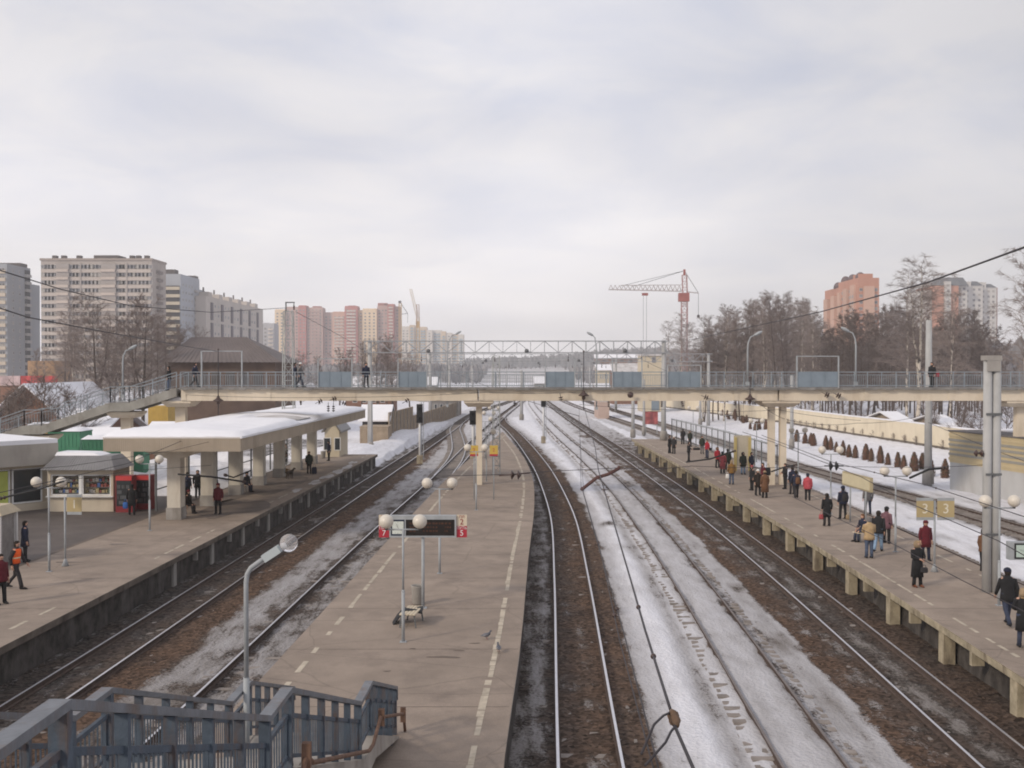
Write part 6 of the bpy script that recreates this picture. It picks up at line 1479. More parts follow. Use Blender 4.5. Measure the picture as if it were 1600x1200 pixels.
M_birch = bpy.data.materials.new('birch_bark'); M_birch.use_nodes = True
t = M_birch.node_tree; b = t.nodes['Principled BSDF']; b.inputs['Roughness'].default_value = .8
tcn = N(t, 'ShaderNodeTexCoord'); mp = N(t, 'ShaderNodeMapping'); mp.inputs['Scale'].default_value = (2.5, 2.5, 1.1); L(t, tcn, 'Object', mp, 'Vector')
no = N(t, 'ShaderNodeTexNoise', i_Scale=1.4, i_Detail=4.0); L(t, mp, 0, no, 'Vector'); cr = N(t, 'ShaderNodeValToRGB'); L(t, no, 'Fac', cr, 'Fac')
cr.color_ramp.elements[0].position = .40; cr.color_ramp.elements[0].color = (.06,.05,.045,1); cr.color_ramp.elements[1].position = .52; cr.color_ramp.elements[1].color = (.55,.49,.42,1); L(t, cr, 'Color', b, 'Base Color')
M_bark = mat('dark_bark', (.085,.065,.055), .95, .3, 2)
M_br = mat('branch_brown', (.19,.155,.14), .95, .2, 2); M_tw = mat('twig_brown', (.185,.145,.13), .95, .2, 2); M_twd = mat('twig_dark', (.125,.097,.086), .95, .25, 2); M_brb = mat('birch_branch', (.24,.19,.165), .95, .2, 2); M_twb = mat('birch_twig', (.24,.20,.185), .95, .2, 2)
TP = {}
def proto(kind, i):
    if (kind, i) in TP: return TP[(kind, i)]
    if kind == 'birch': tk, cr_ = bare_tree(10+i, 20, 4.8, .30, 50, 1.0, .72, .45, .19, fork=(0.0 if i % 2 else .5), ns=9, nt=9, tr=.009); ms, mc = M_birch, [M_brb, M_twb]
    elif kind == 'tall': tk, cr_ = bare_tree(30+i, 20, 4.2, .25, 60, 1.0, .85, .1, .17, ns=9, nt=9, tr=.009); ms, mc = M_bark, [M_br, M_tw]
    elif kind == 'dark': tk, cr_ = bare_tree(50+i, 20, 3.8, .2, 66, 1.0, .65, .15, .2, ns=9, nt=9, tr=.012); ms, mc = M_bark, [M_br, M_twd]
    elif kind == 'broad': tk, cr_ = bare_tree(70+i, 14, 5.0, .2, 44, 1.2, .65, .1, .22, fork=.6, ns=8, nt=8, tr=.008); ms, mc = M_bark, [M_br, M_tw]
    elif kind == 'bush': tk, cr_ = bare_tree(90+i, 4, 2.4, .05, 26, 1.0, .8, .05, .05, ns=7, nt=5); ms, mc = M_bark, [M_br, M_tw]
    elif kind == 'spruce':
        r = random.Random(i); tk, cr_ = MB(), MB(); tk.tube([(0,0,-.5),(0,0,8),(0,0,16)],[.22,.13,.02],8)
        for q in range(230):
            h = 1.2 + 14.6*(q/230)**.9; L_ = max(.25, 2.9*(1-h/16.3))*r.uniform(.75,1.15); az = q*2.399+r.uniform(-.3,.3); dv_ = Vector((math.cos(az), math.sin(az), -.22)); sd = Vector((-math.sin(az), math.cos(az), 0)); p0 = Vector((0,0,h))
            twigs(cr_, p0, p0+dv_*L_, .03, .008, 0)
            for w_ in range(int(7+L_*4)):
                s = r.uniform(.15,1); c = p0+dv_*(L_*s); w2 = .42*(1.15-s)*r.uniform(.5,1.2)+.08; sg = r.choice((-1,1)); e = c + sd*sg*w2*1.4 + dv_*w2*.6 + Vector((0,0,-.18*r.random()-.05)); wd = Vector((0,0,.05))+dv_*.09
                cr_.add([c-wd, c+wd, e+wd*.5, e-wd*.5], [(0,1,2,3)], 1)
        ms, mc = M_bark, [M_br, mat('spruce_needles', (.045,.052,.042), .9, .35, 1.5)]
    root = bpy.data.objects.new(kind, None); 
    TP[(kind, i)] = (tk, cr_, ms, mc, {}); return TP[(kind, i)]
KN = {'birch': ('birch_tree', 20), 'tall': ('bare_tree', 20), 'dark': ('bare_tree', 20), 'broad': ('bare_tree', 14), 'bush': ('bare_shrub', 4), 'spruce': ('spruce_tree', 16)}
def tree(kind, i, u, Y, vtop, label, group, zb=None, lean=1.0, rz=None):
    tk, cr_, ms, mc, cache = proto(kind, i); nm, H = KN[kind]
    x = XU(u, Y); z = bank_z(x, Y) if zb is None else zb; s = (ZV(vtop, Y)-z)/H
    t_ = thing(nm, label, 'tree' if kind != 'bush' else 'shrub', (x, Y, z), rz if rz is not None else random.uniform(0, 6.28), group)
    t_.scale = (s*lean, s*lean, s)
    if not cache:
        a = tk.build('trunk', ms, t_, world=False); b2 = cr_.build('crown', mc, t_, world=False); cache['t'], cache['c'] = a.data, b2.data
    else:
        for n_, k_ in (('trunk','t'),('crown','c')):
            o = bpy.data.objects.new(n_, cache[k_]); col.objects.link(o); o.parent = t_
    return t_
rt = random.Random(42)
# wood on the right, tree by tree
gW = 'bare trees of the wood behind the cream wall'
prof_r = spline([(1040,515),(1060,498),(1085,505),(1110,500),(1140,485),(1170,480),(1200,470),(1240,472),(1265,482),(1290,510),(1330,490),(1370,488),(1400,484),(1440,490),(1480,496),(1515,490),(1545,512),(1572,545),(1640,560)])
for u in (1045, 1062, 1078):
    tree('birch', int(u) % 3, u, 330 + rt.uniform(-15,15), float(prof_r(u)) + rt.uniform(-6,8), 'faint birch standing around the foot of the tower crane', 'birches around the crane foot')
n_b = 0
for k in range(46):
    u = 1096 + k*4.3 + rt.uniform(-3,3); Y = rt.choice([185,215,250,280])*rt.uniform(.95,1.05)
    kind = 'birch' if rt.random() < .45 else 'tall'
    tree(kind, k % 3, u, Y, float(prof_r(u)) + rt.choice([0,4,14,24]) + rt.uniform(-5,6), 'pale-stemmed birch in the wood between the crane and the orange tower' if kind == 'birch' else 'slender bare tree in the wood between the crane and the orange tower', gW if kind != 'birch' else 'birches of the wood left of the orange tower')
for k in range(74):
    u = 1285 + k*3.9 + rt.uniform(-3,3); Y = rt.choice([165,185,205,230,260])*rt.uniform(.95,1.05)
    tree('dark', k % 3, u, Y, float(prof_r(u)) + rt.choice([0,5,10,22,35]) + rt.uniform(-4,8), 'dark bare tree in the dense wood below the orange and pale towers', 'dark trees of the dense wood')
tree('birch', 0, 1434, 140, 414, 'tall pale birch with drooping twigs towering over the wood', 'tall birches before the dense wood', rz=1.2, lean=1.5)
tree('birch', 1, 1418, 152, 428, 'second tall birch just left of the tallest, behind the cream wall', 'tall birches before the dense wood', rz=2.0, lean=1.1)
tree('birch', 2, 1484, 132, 462, 'leaning birch with white trunk right of the tall pale mast', 'tall birches before the dense wood', rz=4.0, lean=.8)
tree('birch', 1, 1605, 95, 395, 'birch cut by the right frame edge above the footbridge end', 'tall birches before the dense wood', rz=.3)
for u, Y, v in ((1130,205,610),(1170,200,606),(1345,150,625),(1390,140,622),(1500,112,632),(1530,108,628),(1570,104,625),(1310,165,620),(1260,180,612),(1460,118,630)):
    tree('bush', int(u) % 2, u, Y, v, 'low bare shrub in snow behind the cream wall', 'shrubs behind the cream wall')
for k in range(22):
    s = k/21; i = min(5, int(s*5)); x = 45.6-.6-s*2.6; y = 100+s*66
    o = thing('bare_shrub', 'scruffy low shrub poking out of snow at the foot of the cream wall', 'shrub', (x, y, bank_z(x,y)-.1), k*1.1, 'shrubs at the wall foot'); o.scale = (.22,.22,.22)
    tk, cr_, ms, mc, cache = proto('bush', k % 2)
    for n_, k_ in (('trunk','t'),('crown','c')): q = bpy.data.objects.new(n_, cache[k_]); col.objects.link(q); q.parent = o
# left trees
gL = 'bare trees in front of the apartment slabs'
for k, (kd, u, Y, v) in enumerate([('birch',118,170,470),('birch',133,165,462),('broad',152,150,485),('birch',187,160,500),('tall',205,150,470),('broad',222,140,480),('tall',246,150,505),('broad',262,165,505),('tall',172,175,510),('broad',100,178,525),('birch',70,180,545),('tall',235,172,500),('broad',300,190,520),
      ('tall',60,200,550),('tall',275,185,512)]):
    nm_ = {'birch':'white-stemmed birch', 'broad':'spreading bare tree', 'tall':'slim bare tree'}[kd]
    tree(kd, k % 3, u, Y, v, nm_ + ' before the beige slab block and its neighbours on the left', gL if kd != 'birch' else 'birches before the beige slab')
for k, (u, Y, v) in enumerate([(30,100,630),(62,98,612),(115,104,625),(18,96,628),(175,128,590)]):
    tree('bush', k % 2, u, Y, v, 'leafless shrub among the snowy roofs left of the bridge stair', 'shrubs by the market roofs', zb=.0)
for k, (u, Y, v) in enumerate([(565,190,540),(590,200,535),(602,185,528),(615,210,540),(575,230,548),(640,260,552),(430,190,560),(470,180,555),(500,185,560),(530,200,552),(545,215,548)]):
    tree('broad' if k % 2 else 'tall', k % 3, u, Y, v, 'bare tree between the lattice mast and the first gantry, below the pink estate', 'bare trees below the pink estate')
# far woods and hills
def far_wood(name, label_mat, x0, x1, y0, y1, n, h0, h1, zf, seed):
    r = random.Random(seed); mb = MB()
    for i in range(n):
        x, y = r.uniform(x0, x1), r.uniform(y0, y1); h = r.uniform(h0, h1); z = zf(x, y); w = h*r.uniform(.14,.24)
        mb.tube([(x,y,z-1),(x+r.uniform(-.4,.4),y,z+h*.25),(x,y,z+h*.55),(x,y,z+h*.82),(x,y,z+h)],[w*.12,w*.7,w,w*.6,.1],5,cap=False)
        for q in range(5):
            a = r.uniform(0,6.28); zz_ = z+h*r.uniform(.35,.9); c = Vector((x+math.cos(a)*w*.8, y+math.sin(a)*w*.8, zz_)); mb.tube([c, c+Vector((math.cos(a)*w*.5,math.sin(a)*w*.5,h*.13))],[w*.35,.05],4,cap=False)
    o = mb.build(name, label_mat, None, kind='stuff'); return o
M_farw = mat('far_bare_wood', (.20,.19,.195), .95, .35, .06)
def hill_h(x, y):
    a = max(0, min(1, (y-700)/700)); return 9*a*(.55+.45*math.sin(x*.004+1.2)) + 15*a*math.exp(-((x-190)/130)**2) - .2
mb = MB(); rows = []
for y in np.linspace(650, 2000, 24): rows.append([(float(x), float(y), hill_h(x, y) if y > 651 else -2) for x in np.linspace(-500, 900, 60)])
mb.strip(rows); mb.sm = [True]*len(mb.sm); mb.build('hill', mat('hill_scrub', (.42,.41,.42), .95, .5, .02), None, kind='structure')
far_wood('far_wood', M_farw, -330, 420, 1250, 1900, 1900, 10, 17, hill_h, 5)
far_wood('hillside_wood', M_farw, 55, 330, 760, 1250, 800, 9, 14, hill_h, 6)
far_wood('left_wood', M_farw, -330, -22, 620, 980, 800, 8, 14, lambda x, y: 0, 7)
far_wood('right_wood', M_farw, 90, 420, 290, 420, 620, 12, 19, lambda x, y: 0, 8)
far_wood('track_side_wood', M_farw, 48, 130, 420, 800, 700, 8, 13, lambda x, y: 0, 9)
# ------------------------------------------------------------------ people
M_skin = mat('skin', (.50,.30,.22), .6, .06, 8); M_skinr = MATS['skin']
def cm(c):
    n = {'black':(.018,.018,.02),'dark':(.032,.03,.033),'navy':(.022,.026,.05),'green':(.03,.036,.026),'maroon':(.11,.014,.022),'red':(.36,.02,.035),'pink':(.42,.07,.09),'coral':(.35,.075,.085),'tan':(.42,.30,.17),'ochre':(.22,.12,.035),'brown':(.15,.075,.04),'mauve':(.16,.08,.10),'grey':(.16,.15,.15),'jeans':(.075,.10,.16),'dkjeans':(.04,.05,.085),'white':(.75,.74,.72),'orange':(.85,.13,.03),'boot':(.17,.06,.03),'blond':(.38,.26,.14),'hairdk':(.025,.018,.014),'fur':(.30,.22,.14),'blue':(.04,.12,.36),'ltblue':(.22,.32,.46),'yellowband':(.7,.65,.45)}[c]
    return mat('cloth_'+c, n, .9, .22, 7, bump=.2)
def person(label, pos, face=0, h=1.70, pose='stand', coat='dark', clen=.50, legs='black', hat=None, hair='hairdk', hood=None, shoes='black', step=0, group='passengers on the crowded platform', girth=1.0, vest=None, arms='down', head=0, scarf=None):
    """face: degrees, 0 = looking at the camera bridge (towards -y), 90 = towards +x"""
    k = h/1.70; r_ = random.Random(label)
    V = lambda x, y, z: Vector((x*k, y*k, z*k))
    sit = pose == 'sit'; walk = pose == 'walk'
    hz_ = .50 if sit else .90
    st_ = 0.30 if walk else .03
    # joints (y negative = forward)
    hip = [V(-.09,0,hz_), V(.09,0,hz_)]
    if sit: knee = [V(-.11,-.42,.50), V(.11,-.42,.50)]; ank = [V(-.11,-.46,.09), V(.11,-.40,.09)]
    elif walk: knee = [V(-.09,-.17,.49), V(.09,.04,.48)]; ank = [V(-.09,-.27,.09), V(.09,.34,.13)]
    else:
        sp_ = r_.uniform(.09,.13); knee = [V(-sp_,-.01,.48), V(sp_,-.02,.48)]; ank = [V(-sp_*1.1,.02,.08), V(sp_*1.1,-.03,.08)]
    lean_ = -.10 if sit else (-.05 if walk else 0)
    sh_z = hz_ + .50; sh = [V(-.185,lean_,sh_z), V(.185,lean_,sh_z)]
    if arms == 'down': el = [V(-.25,lean_+.03+(.08 if walk else 0),sh_z-.28), V(.25,lean_+.03-(.10 if walk else 0),sh_z-.28)]; wr = [V(-.25,lean_-.04+(.10 if walk else 0),sh_z-.53), V(.25,lean_-.04-(.20 if walk else 0),sh_z-.52)]
    elif arms == 'front': el = [V(-.26,lean_-.05,sh_z-.28), V(.26,lean_-.05,sh_z-.28)]; wr = [V(-.08,lean_-.26,sh_z-.33), V(.10,lean_-.25,sh_z-.35)]
    else: el = [V(-.27,lean_+.04,sh_z-.28), V(.27,lean_+.04,sh_z-.28)]; wr = [V(-.22,lean_-.12,sh_z-.46), V(.22,lean_-.12,sh_z-.46)]
    nk = V(0,lean_,sh_z+.07); hc = V(0,lean_-.02,sh_z+.19); ht = V(0,lean_-.01,sh_z+.30)
    pel = V(0,0,hz_+.03); spn = V(0,lean_*.4,hz_+.22); chs = V(0,lean_*.8,hz_+.42)
    vs = []; es = []; rad = []
    def av(p, r, parent=None, ry=None):
        vs.append(p); rad.append((r*k, (ry or r)*k)); 
        if parent is not None: es.append((parent, len(vs)-1))
        return len(vs)-1
    i0 = av(pel,.125); i1 = av(spn,.115,i0); i2 = av(chs,.125,i1); i3 = av(nk,.052,i2); i4 = av(hc-V(0,-.01,.05),.075,i3); i5 = av(hc+V(0,0,.03),.092,i4); i6 = av(ht-V(0,0,.05),.07,i5)
    av(hc+V(0,-.105,.0),.016,i5)                                   # nose
    av(hc+V(-.095,.005,.0),.014,i5); av(hc+V(.095,.005,.0),.014,i5)   # ears
    for s in (0,1):
        a = av(hip[s],.085,i0); b2 = av(knee[s],.055,a); c = av(ank[s],.04,b2); av(ank[s]+V(0,-.14,-.05),.032,c)
        a = av(sh[s],.058,i2); b2 = av(el[s],.042,a); c = av(wr[s],.028,b2)
        dv_ = (wr[s]-el[s]).normalized(); sx_ = Vector((1 if s == 0 else -1,0,0)); pm = wr[s]+dv_*.07*k; pi_ = av(pm,.030,c)
        side = Vector((0,-1,0)) if abs(dv_.y) < .7 else Vector((0,0,1))
        for q, ln in enumerate((.075,.088,.080,.062)):
            o = side*(.027*(1.5-q)*k); m1 = av(pm+o+dv_*.03*k,.0095,pi_); m2_ = av(pm+o+dv_*(.03+ln*.5)*k+sx_*.006*k,.0088,m1); av(pm+o*.95+dv_*(.03+ln)*k+sx_*.025*k,.007,m2_)
        m1 = av(wr[s]+dv_*.025*k+side*.045*k,.010,c); av(wr[s]+dv_*.065*k+side*.06*k+sx_*.012*k,.008,m1)
    me = bpy.data.meshes.new('person'); me.from_pydata([tuple(v) for v in vs], es, [])
    o = bpy.data.objects.new('person', me); col.objects.link(o); me.materials.append(M_skin)
    sk = o.modifiers.new('Skin', 'SKIN'); sk.use_smooth_shade = True
    if not me.skin_vertices: raise RuntimeError('no skin layer')
    for i, rr2 in enumerate(rad): me.skin_vertices[0].data[i].radius = rr2
    me.skin_vertices[0].data[0].use_root = True
    sb_ = o.modifiers.new('Sub', 'SUBSURF'); sb_.levels = 1; sb_.render_levels = 1
    o.location = pos; o.rotation_euler = (0, 0, R(face)); tag(o, label, 'person', group)
    X, Yv, Z = Vector((k,0,0)), Vector((0,k,0)), Vector((0,0,k))
    g_ = girth
    # trousers
    mb = MB()
    for s in (0,1):
        a, b2, c = hip[s], knee[s], ank[s]
        f = V(0,.0,0)
        mb.loft([(a+V(0,0,.08), X*.11*g_, Yv*.12), (a.lerp(b2,.35), X*.092*g_, (Yv*.10 if not sit else Z*.09)), (b2, X*.072, Yv*.075 if not sit else (Yv*.05+Z*.05)), (b2.lerp(c,.5), X*.066, Yv*.072), (c-V(0,0,.02), X*.064, Yv*.075)], n=10)
    mb.loft([(V(0,0,hz_-.08), X*.16*g_, Yv*.115), (V(0,0,hz_+.03), X*.175*g_, Yv*.13), (V(0,0,hz_+.12), X*.165*g_, Yv*.12)], n=12)
    q = mb.build('trousers', cm(legs), o, world=False)
    # shoes
    for s in (0,1):
        mb = MB(); c = ank[s]; z0 = .004*k + (max(0, c.z-.09*k)); 
        mb.loft([(Vector((c.x, c.y+.085*k, z0+.045*k)), X*.022, Z*.03), (Vector((c.x, c.y+.05*k, z0+.055*k)), X*.042, Z*.055), (Vector((c.x, c.y-.06*k, z0+.05*k)), X*.048, Z*.05), (Vector((c.x, c.y-.15*k, z0+.034*k)), X*.044, Z*.033), (Vector((c.x, c.y-.205*k, z0+.026*k)), X*.02, Z*.02)], n=8)
        if shoes == 'boot' or clen > .8: mb.loft([(c-V(0,0,.03), X*.05, Yv*.055), (c+V(0,-.0,.22), X*.06, Yv*.065)], n=8)
        mb.build('boot', cm('boot' if shoes == 'boot' else 'black'), o, world=False)
    # coat: torso, skirt, sleeves, collar
    mb = MB(); bot = sh_z - clen if not sit else hz_-.02
    rings = []
    zz_ = [bot, max(bot+.02, hz_-.02), hz_+.14, hz_+.34, sh_z-.02, sh_z+.035, sh_z+.085]
    wx = [.205+.10*max(0, (.85-bot))*.6, .20, .175, .20, .205, .13, .075]; wy = [.165+.10*max(0,(.85-bot))*.5, .155, .135, .145, .13, .095, .075]
    for z, a, b2 in zip(zz_, wx, wy):
        t_ = (z-hz_)/.5; ly = lean_*max(0, min(1, t_)); rings.append((V(0, ly, z), X*a*g_, Yv*b2*g_))
    mb.loft(rings, n=16)
    for s in (0,1):
        sg = -1 if s == 0 else 1
        a, b2, c = sh[s], el[s], wr[s]; dU = (b2-a).normalized(); dL = (c-b2).normalized(); yU = dU.cross(Vector((1,0,0))).normalized(); xU = dU.cross(yU); yL = dL.cross(Vector((1,0,0))).normalized(); xL = dL.cross(yL)
        mb.loft([(a+Vector((-sg*.055*k,0,.0)), xU*.06*k, yU*.075*k), (a+Vector((sg*.01*k,0,-.02*k)), xU*.072*k, yU*.08*k), (a.lerp(b2,.5), xU*.064*k, yU*.07*k), (b2, (xU+xL)*.031*k, (yU+yL)*.033*k), (b2.lerp(c,.5), xL*.054*k, yL*.056*k), (c-dL*.01*k, xL*.045*k, yL*.047*k)], n=10)
    if hood:
        hb = MB(); hb.loft([(hc+V(0,.03,-.12), X*.12, Yv*.10), (hc+V(0,.035,-.02), X*.135, Yv*.12), (hc+V(0,.04,.08), X*.12, Yv*.11), (hc+V(0,.04,.135), X*.06, Yv*.06)], n=12)
        hb.build('hood', cm(hood), o, world=False)
    else:
        mb.loft([(V(0,lean_,sh_z+.04), X*.10, Yv*.085), (V(0,lean_,sh_z+.115), X*.085, Yv*.082)], n=12)
    ct = mb.build('coat', cm(coat), o, world=False)
    if vest:
        mb = MB(); mb.loft([(c_, x_*1.05+Vector((0,0,0)), y_*1.06) for c_, x_, y_ in rings[1:6]], n=16); mb.build('vest', cm(vest), o, world=False)
        mb = MB(); mb.loft([(V(0,lean_*.5,hz_+.2), X*.198*g_, Yv*.154*g_), (V(0,lean_*.5,hz_+.24), X*.202*g_, Yv*.156*g_)], n=16); mb.build('reflective_band', cm('yellowband'), o, world=False)
    # hair / hat
    mb = MB()
    mb.loft([(hc+V(0,.045,-.09), X*.070, Yv*.055), (hc+V(0,.035,-.03), X*.098, Yv*.078), (hc+V(0,.022,.035), X*.104, Yv*.094), (hc+V(0,.010,.09), X*.088, Yv*.09), (hc+V(0,.008,.125), X*.04, Yv*.04)], n=12)
    if hair == 'blond': mb.loft([(hc+V(0,.06,-.22), X*.10, Yv*.05), (hc+V(0,.05,-.05), X*.105, Yv*.08)], n=10)
    mb.build('hair', cm(hair), o, world=False)
    if hat:
        mb = MB(); mb.loft([(hc+V(0,.008,.03), X*.112, Yv*.112), (hc+V(0,.008,.075), X*.113, Yv*.113), (hc+V(0,.01,.12), X*.09, Yv*.09), (hc+V(0,.01,.15), X*.035, Yv*.035)], n=12); mb.build('hat', cm(hat), o, world=False)
    if scarf:
        mb = MB(); mb.loft([(V(0,lean_,sh_z+.05), X*.105, Yv*.10), (V(0,lean_,sh_z+.12), X*.10, Yv*.095)], n=12); mb.build('scarf', cm(scarf), o, world=False)
    return o
def bag(label, p, size, c, group=None, kind='bag'):
    w, d, hh = size; t_ = thing(kind, label, kind, p)
    mb = MB(); mb.loft([((p.x,p.y,p.z), (w*.42,0,0), (0,d*.42,0)), ((p.x,p.y,p.z+hh*.25), (w*.5,0,0), (0,d*.5,0)), ((p.x,p.y,p.z+hh*.8), (w*.46,0,0), (0,d*.42,0)), ((p.x,p.y,p.z+hh), (w*.36,0,0), (0,d*.2,0))], n=10); mb.build('pouch', cm(c), t_)
    mb = MB(); mb.tube([(p.x-w*.25,p.y,p.z+hh),(p.x-w*.12,p.y,p.z+hh*1.45),(p.x+w*.12,p.y,p.z+hh*1.45),(p.x+w*.25,p.y,p.z+hh)], .012, 5); mb.build('handle', cm(c), t_)
def pp(u, v): return G(u, v, 1.104)
def F(*a, **k): return person(*a, **k)
F('person in a dark coat in the pair at the platform corner, bareheaded', pp(1046,708), 60, coat='black', clen=.75, arms='front')
F('person in a dark coat and white hat in the pair at the platform corner', pp(1053,709), -40, h=1.68, coat='dark', clen=.8, hat='white')
F('person in a long dark coat turned away near the thick pale mast', pp(1067,694), 200, coat='dark', clen=.9)
F('person in a dark jacket and grey hat behind the lone standing man', pp(1078,698), 20, coat='green', clen=.6, hat='grey')
F('slim person all in black standing at the platform edge line', pp(1076,721), 75, h=1.75, coat='black', clen=.6, arms='front')
F('broad person in a dark green jacket beside the red jacket with a black bag', pp(1097,709), 10, h=1.72, coat='green', clen=.62, legs='grey', girth=1.15)
F('person in a bright red jacket and jeans holding a black shoulder bag', pp(1105,716), -60, coat='red', clen=.58, legs='dkjeans', hair='hairdk')
F('person in a red jacket with dark hood and black trousers', pp(1121,731), 30, coat='red', clen=.68, hood='brown')
F('person in a long coral red coat in the red-coated pair', pp(1129,740), 160, coat='coral', clen=1.02, hat='navy')
F('stocky person in a dark green coat behind the ochre jacket', pp(1137,735), 180, coat='green', clen=.75, hat='black', girth=1.1)
F('person in an ochre jacket and jeans carrying a white plastic bag', pp(1143,757), 185, coat='ochre', clen=.60, legs='jeans', hair='fur', girth=1.05)
F('person in a dark green parka and light jeans before the information stand', pp(1161,741), 10, coat='green', clen=.80, legs='ltblue', hood='hairdk', girth=1.15)
F('person in a dark jacket half hidden behind the skirted woman', pp(1174,741), 40, coat='navy', clen=.6)
F('woman in a black coat with a reddish cap and high heels', pp(1175,766), -70, h=1.66, coat='black', clen=.80, hat='coral', girth=.9)
F('person in a dark brown coat with a white round hat', pp(1184,774), 15, h=1.66, coat='hairdk', clen=.85, hat='white')
F('woman in a long brown coat and pale hat seen from behind', pp(1195,778), 190, h=1.70, coat='brown', clen=1.02, hat='fur', girth=1.1)
F('person in a dark maroon jacket with a big black backpack by the pillar', pp(1192,762), -75, h=1.72, coat='maroon', clen=.6, hair='hairdk')
F('person in a black jacket standing at the foot of the double pillar', pp(1227,764), -80, h=1.74, coat='black', clen=.58, arms='front')
F('man in a dark blue-grey jacket seen from behind near the double pillar', pp(1238,772), 200, h=1.78, coat='navy', clen=.62, legs='dark', girth=1.1)
F('man with a brown backpack over a blue jacket, legs apart', pp(1244,779), 170, h=1.76, pose='walk', coat='navy', clen=.6, legs='dark')
F('person in a bright pink-red jacket and black trousers near the far edge', pp(1262,782), 160, h=1.66, coat='pink', clen=.66, hat='navy', girth=1.2)
F('woman in a long black coat holding a red and pink bag', pp(1292,822), 185, h=1.70, coat='black', clen=.92, legs='dark', hair='hairdk')
F('man in a navy jacket with backpack and pale bag at his feet', pp(1317,811), 190, h=1.78, coat='navy', clen=.6, legs='black', hat='navy')
F('person in a grey jacket partly hidden by the name board', pp(1356,804), 180, h=1.74, coat='grey', clen=.62, legs='dkjeans')
F('person in a navy coat sitting on the bench behind the tan jacket', pp(1351,846), -75, h=1.70, pose='sit', coat='navy', clen=.5, legs='dkjeans', hair='brown', arms='front')
F('man in a tan jacket and jeans standing with his back to the bridge', pp(1358,872), 182, h=1.76, coat='tan', clen=.62, legs='jeans', hair='grey', girth=1.15, arms='front')
F('man in a black jacket and light jeans walking past the tan jacket', pp(1372,862), 150, h=1.82, pose='walk', coat='black', clen=.62, legs='ltblue', hair='hairdk', girth=1.1)
F('woman in a mauve jacket with black bag behind the walking man', pp(1385,849), 130, h=1.70, coat='mauve', clen=.70, legs='black', hat='black', girth=1.05)
F('person in a long maroon coat beside the pole of the two 3 signs', pp(1446,876), 5, h=1.70, coat='maroon', clen=.80, legs='navy', hat='maroon', girth=1.1)
F('woman in a long black leather coat with fur hood and brown boots', pp(1433,917), 15, h=1.72, coat='black', clen=1.02, legs='black', shoes='boot', hood='fur', hair='blond', arms='front', girth=1.05)
F('man in a black jacket and cap walking away at the lower right', pp(1575,977), 178, h=1.80, pose='walk', coat='black', clen=.66, legs='dkjeans', hat='navy', girth=1.15)
F('person in a black coat with a fur hood cut by the right frame edge', pp(1599,1012), 170, h=1.74, coat='black', clen=.9, legs='dkjeans', hood='fur', hair='blond', arms='front')
F('person in a dark jacket half hidden by the thick twin mast', pp(1536,893), 100, h=1.72, coat='brown', clen=.6, legs='black')
gp = 'passengers on the wide platform'
F('worker in an orange vest walking near the left frame edge', pp(24,920), 90, h=1.78, pose='walk', coat='dark', clen=.5, legs='dark', vest='orange', group=gp)
F('person in a dark red jacket cut by the left frame edge', pp(1,944), 60, h=1.74, coat='maroon', clen=.62, legs='black', group=gp, girth=1.2)
F('slim person in a dark coat standing on the forecourt by the booth', pp(39,878), 120, h=1.74, coat='navy', clen=.75, legs='black', group=gp)
F('person in black with a blue bag in front of the red fridges', pp(206,805), 190, h=1.72, coat='black', clen=.85, legs='black', group=gp, hat='black')
F('person in a maroon jacket standing in front of the second canopy column', pp(341,803), -10, h=1.72, coat='maroon', clen=.62, legs='black', group=gp, hat='maroon', girth=1.15)
F('person sitting sideways on the bench by the first canopy column', pp(292,802), 75, h=1.72, pose='sit', coat='hairdk', clen=.5, legs='dark', group=gp, hat='maroon')
F('person standing behind the first canopy column in dark blue', pp(293,781), 160, h=1.72, coat='navy', clen=.6, legs='black', group=gp)
F('person in dark clothes leaning at the second canopy column', pp(334,786), 40, h=1.72, coat='black', clen=.62, legs='dark', group=gp)
F('person in black standing left of the second canopy column', pp(309,778), 20, h=1.76, coat='black', clen=.75, legs='black', group=gp)
F('person sitting by the third canopy column with dark hat', pp(384,768), 60, h=1.72, pose='sit', coat='dark', clen=.5, legs='navy', group=gp, hat='black')
F('left person of the chatting pair under the canopy', pp(440,727), 60, h=1.76, coat='black', clen=.8, legs='black', group=gp, arms='front')
F('right person of the chatting pair under the canopy', pp(447,726), -60, h=1.76, coat='hairdk', clen=.8, legs='black', group=gp)
F('person in a green jacket with a suitcase near the platform edge', pp(483,740), 20, h=1.72, coat='green', clen=.66, legs='dark', group=gp, girth=1.15)
F('slim person in black standing before the cream hut', pp(514,720), -60, h=1.74, coat='navy', clen=.6, legs='black', group=gp)
gb = 'people on the footbridge'
def bp_(u, Y=74.7): return Vector((XU(u, Y), Y, ZD + .003))
F('person at the top of the left footbridge stair in jeans', Vector((XU(264,74.7),74.7,7.75)), -90, h=1.72, coat='black', clen=.6, legs='jeans', group=gb)
F('person in dark clothes walking onto the footbridge from the stair', bp_(304), 90, h=1.74, pose='walk', coat='navy', clen=.6, legs='dark', group=gb)
F('person in navy beside the white-hatted walker on the footbridge', bp_(461), 95, h=1.72, coat='navy', clen=.6, legs='black', group=gb)
F('person with a white hat and grey jacket walking on the footbridge', bp_(468), 90, h=1.72, pose='walk', coat='grey', clen=.6, legs='navy', hat='white', group=gb)
F('person in a navy jacket between two guard panels on the footbridge', bp_(572), 30, h=1.72, coat='navy', clen=.7, legs='dark', group=gb)
F('person with a red bag on the right part of the footbridge', bp_(1456), -60, h=1.76, coat='black', clen=.7, legs='black', group=gb)
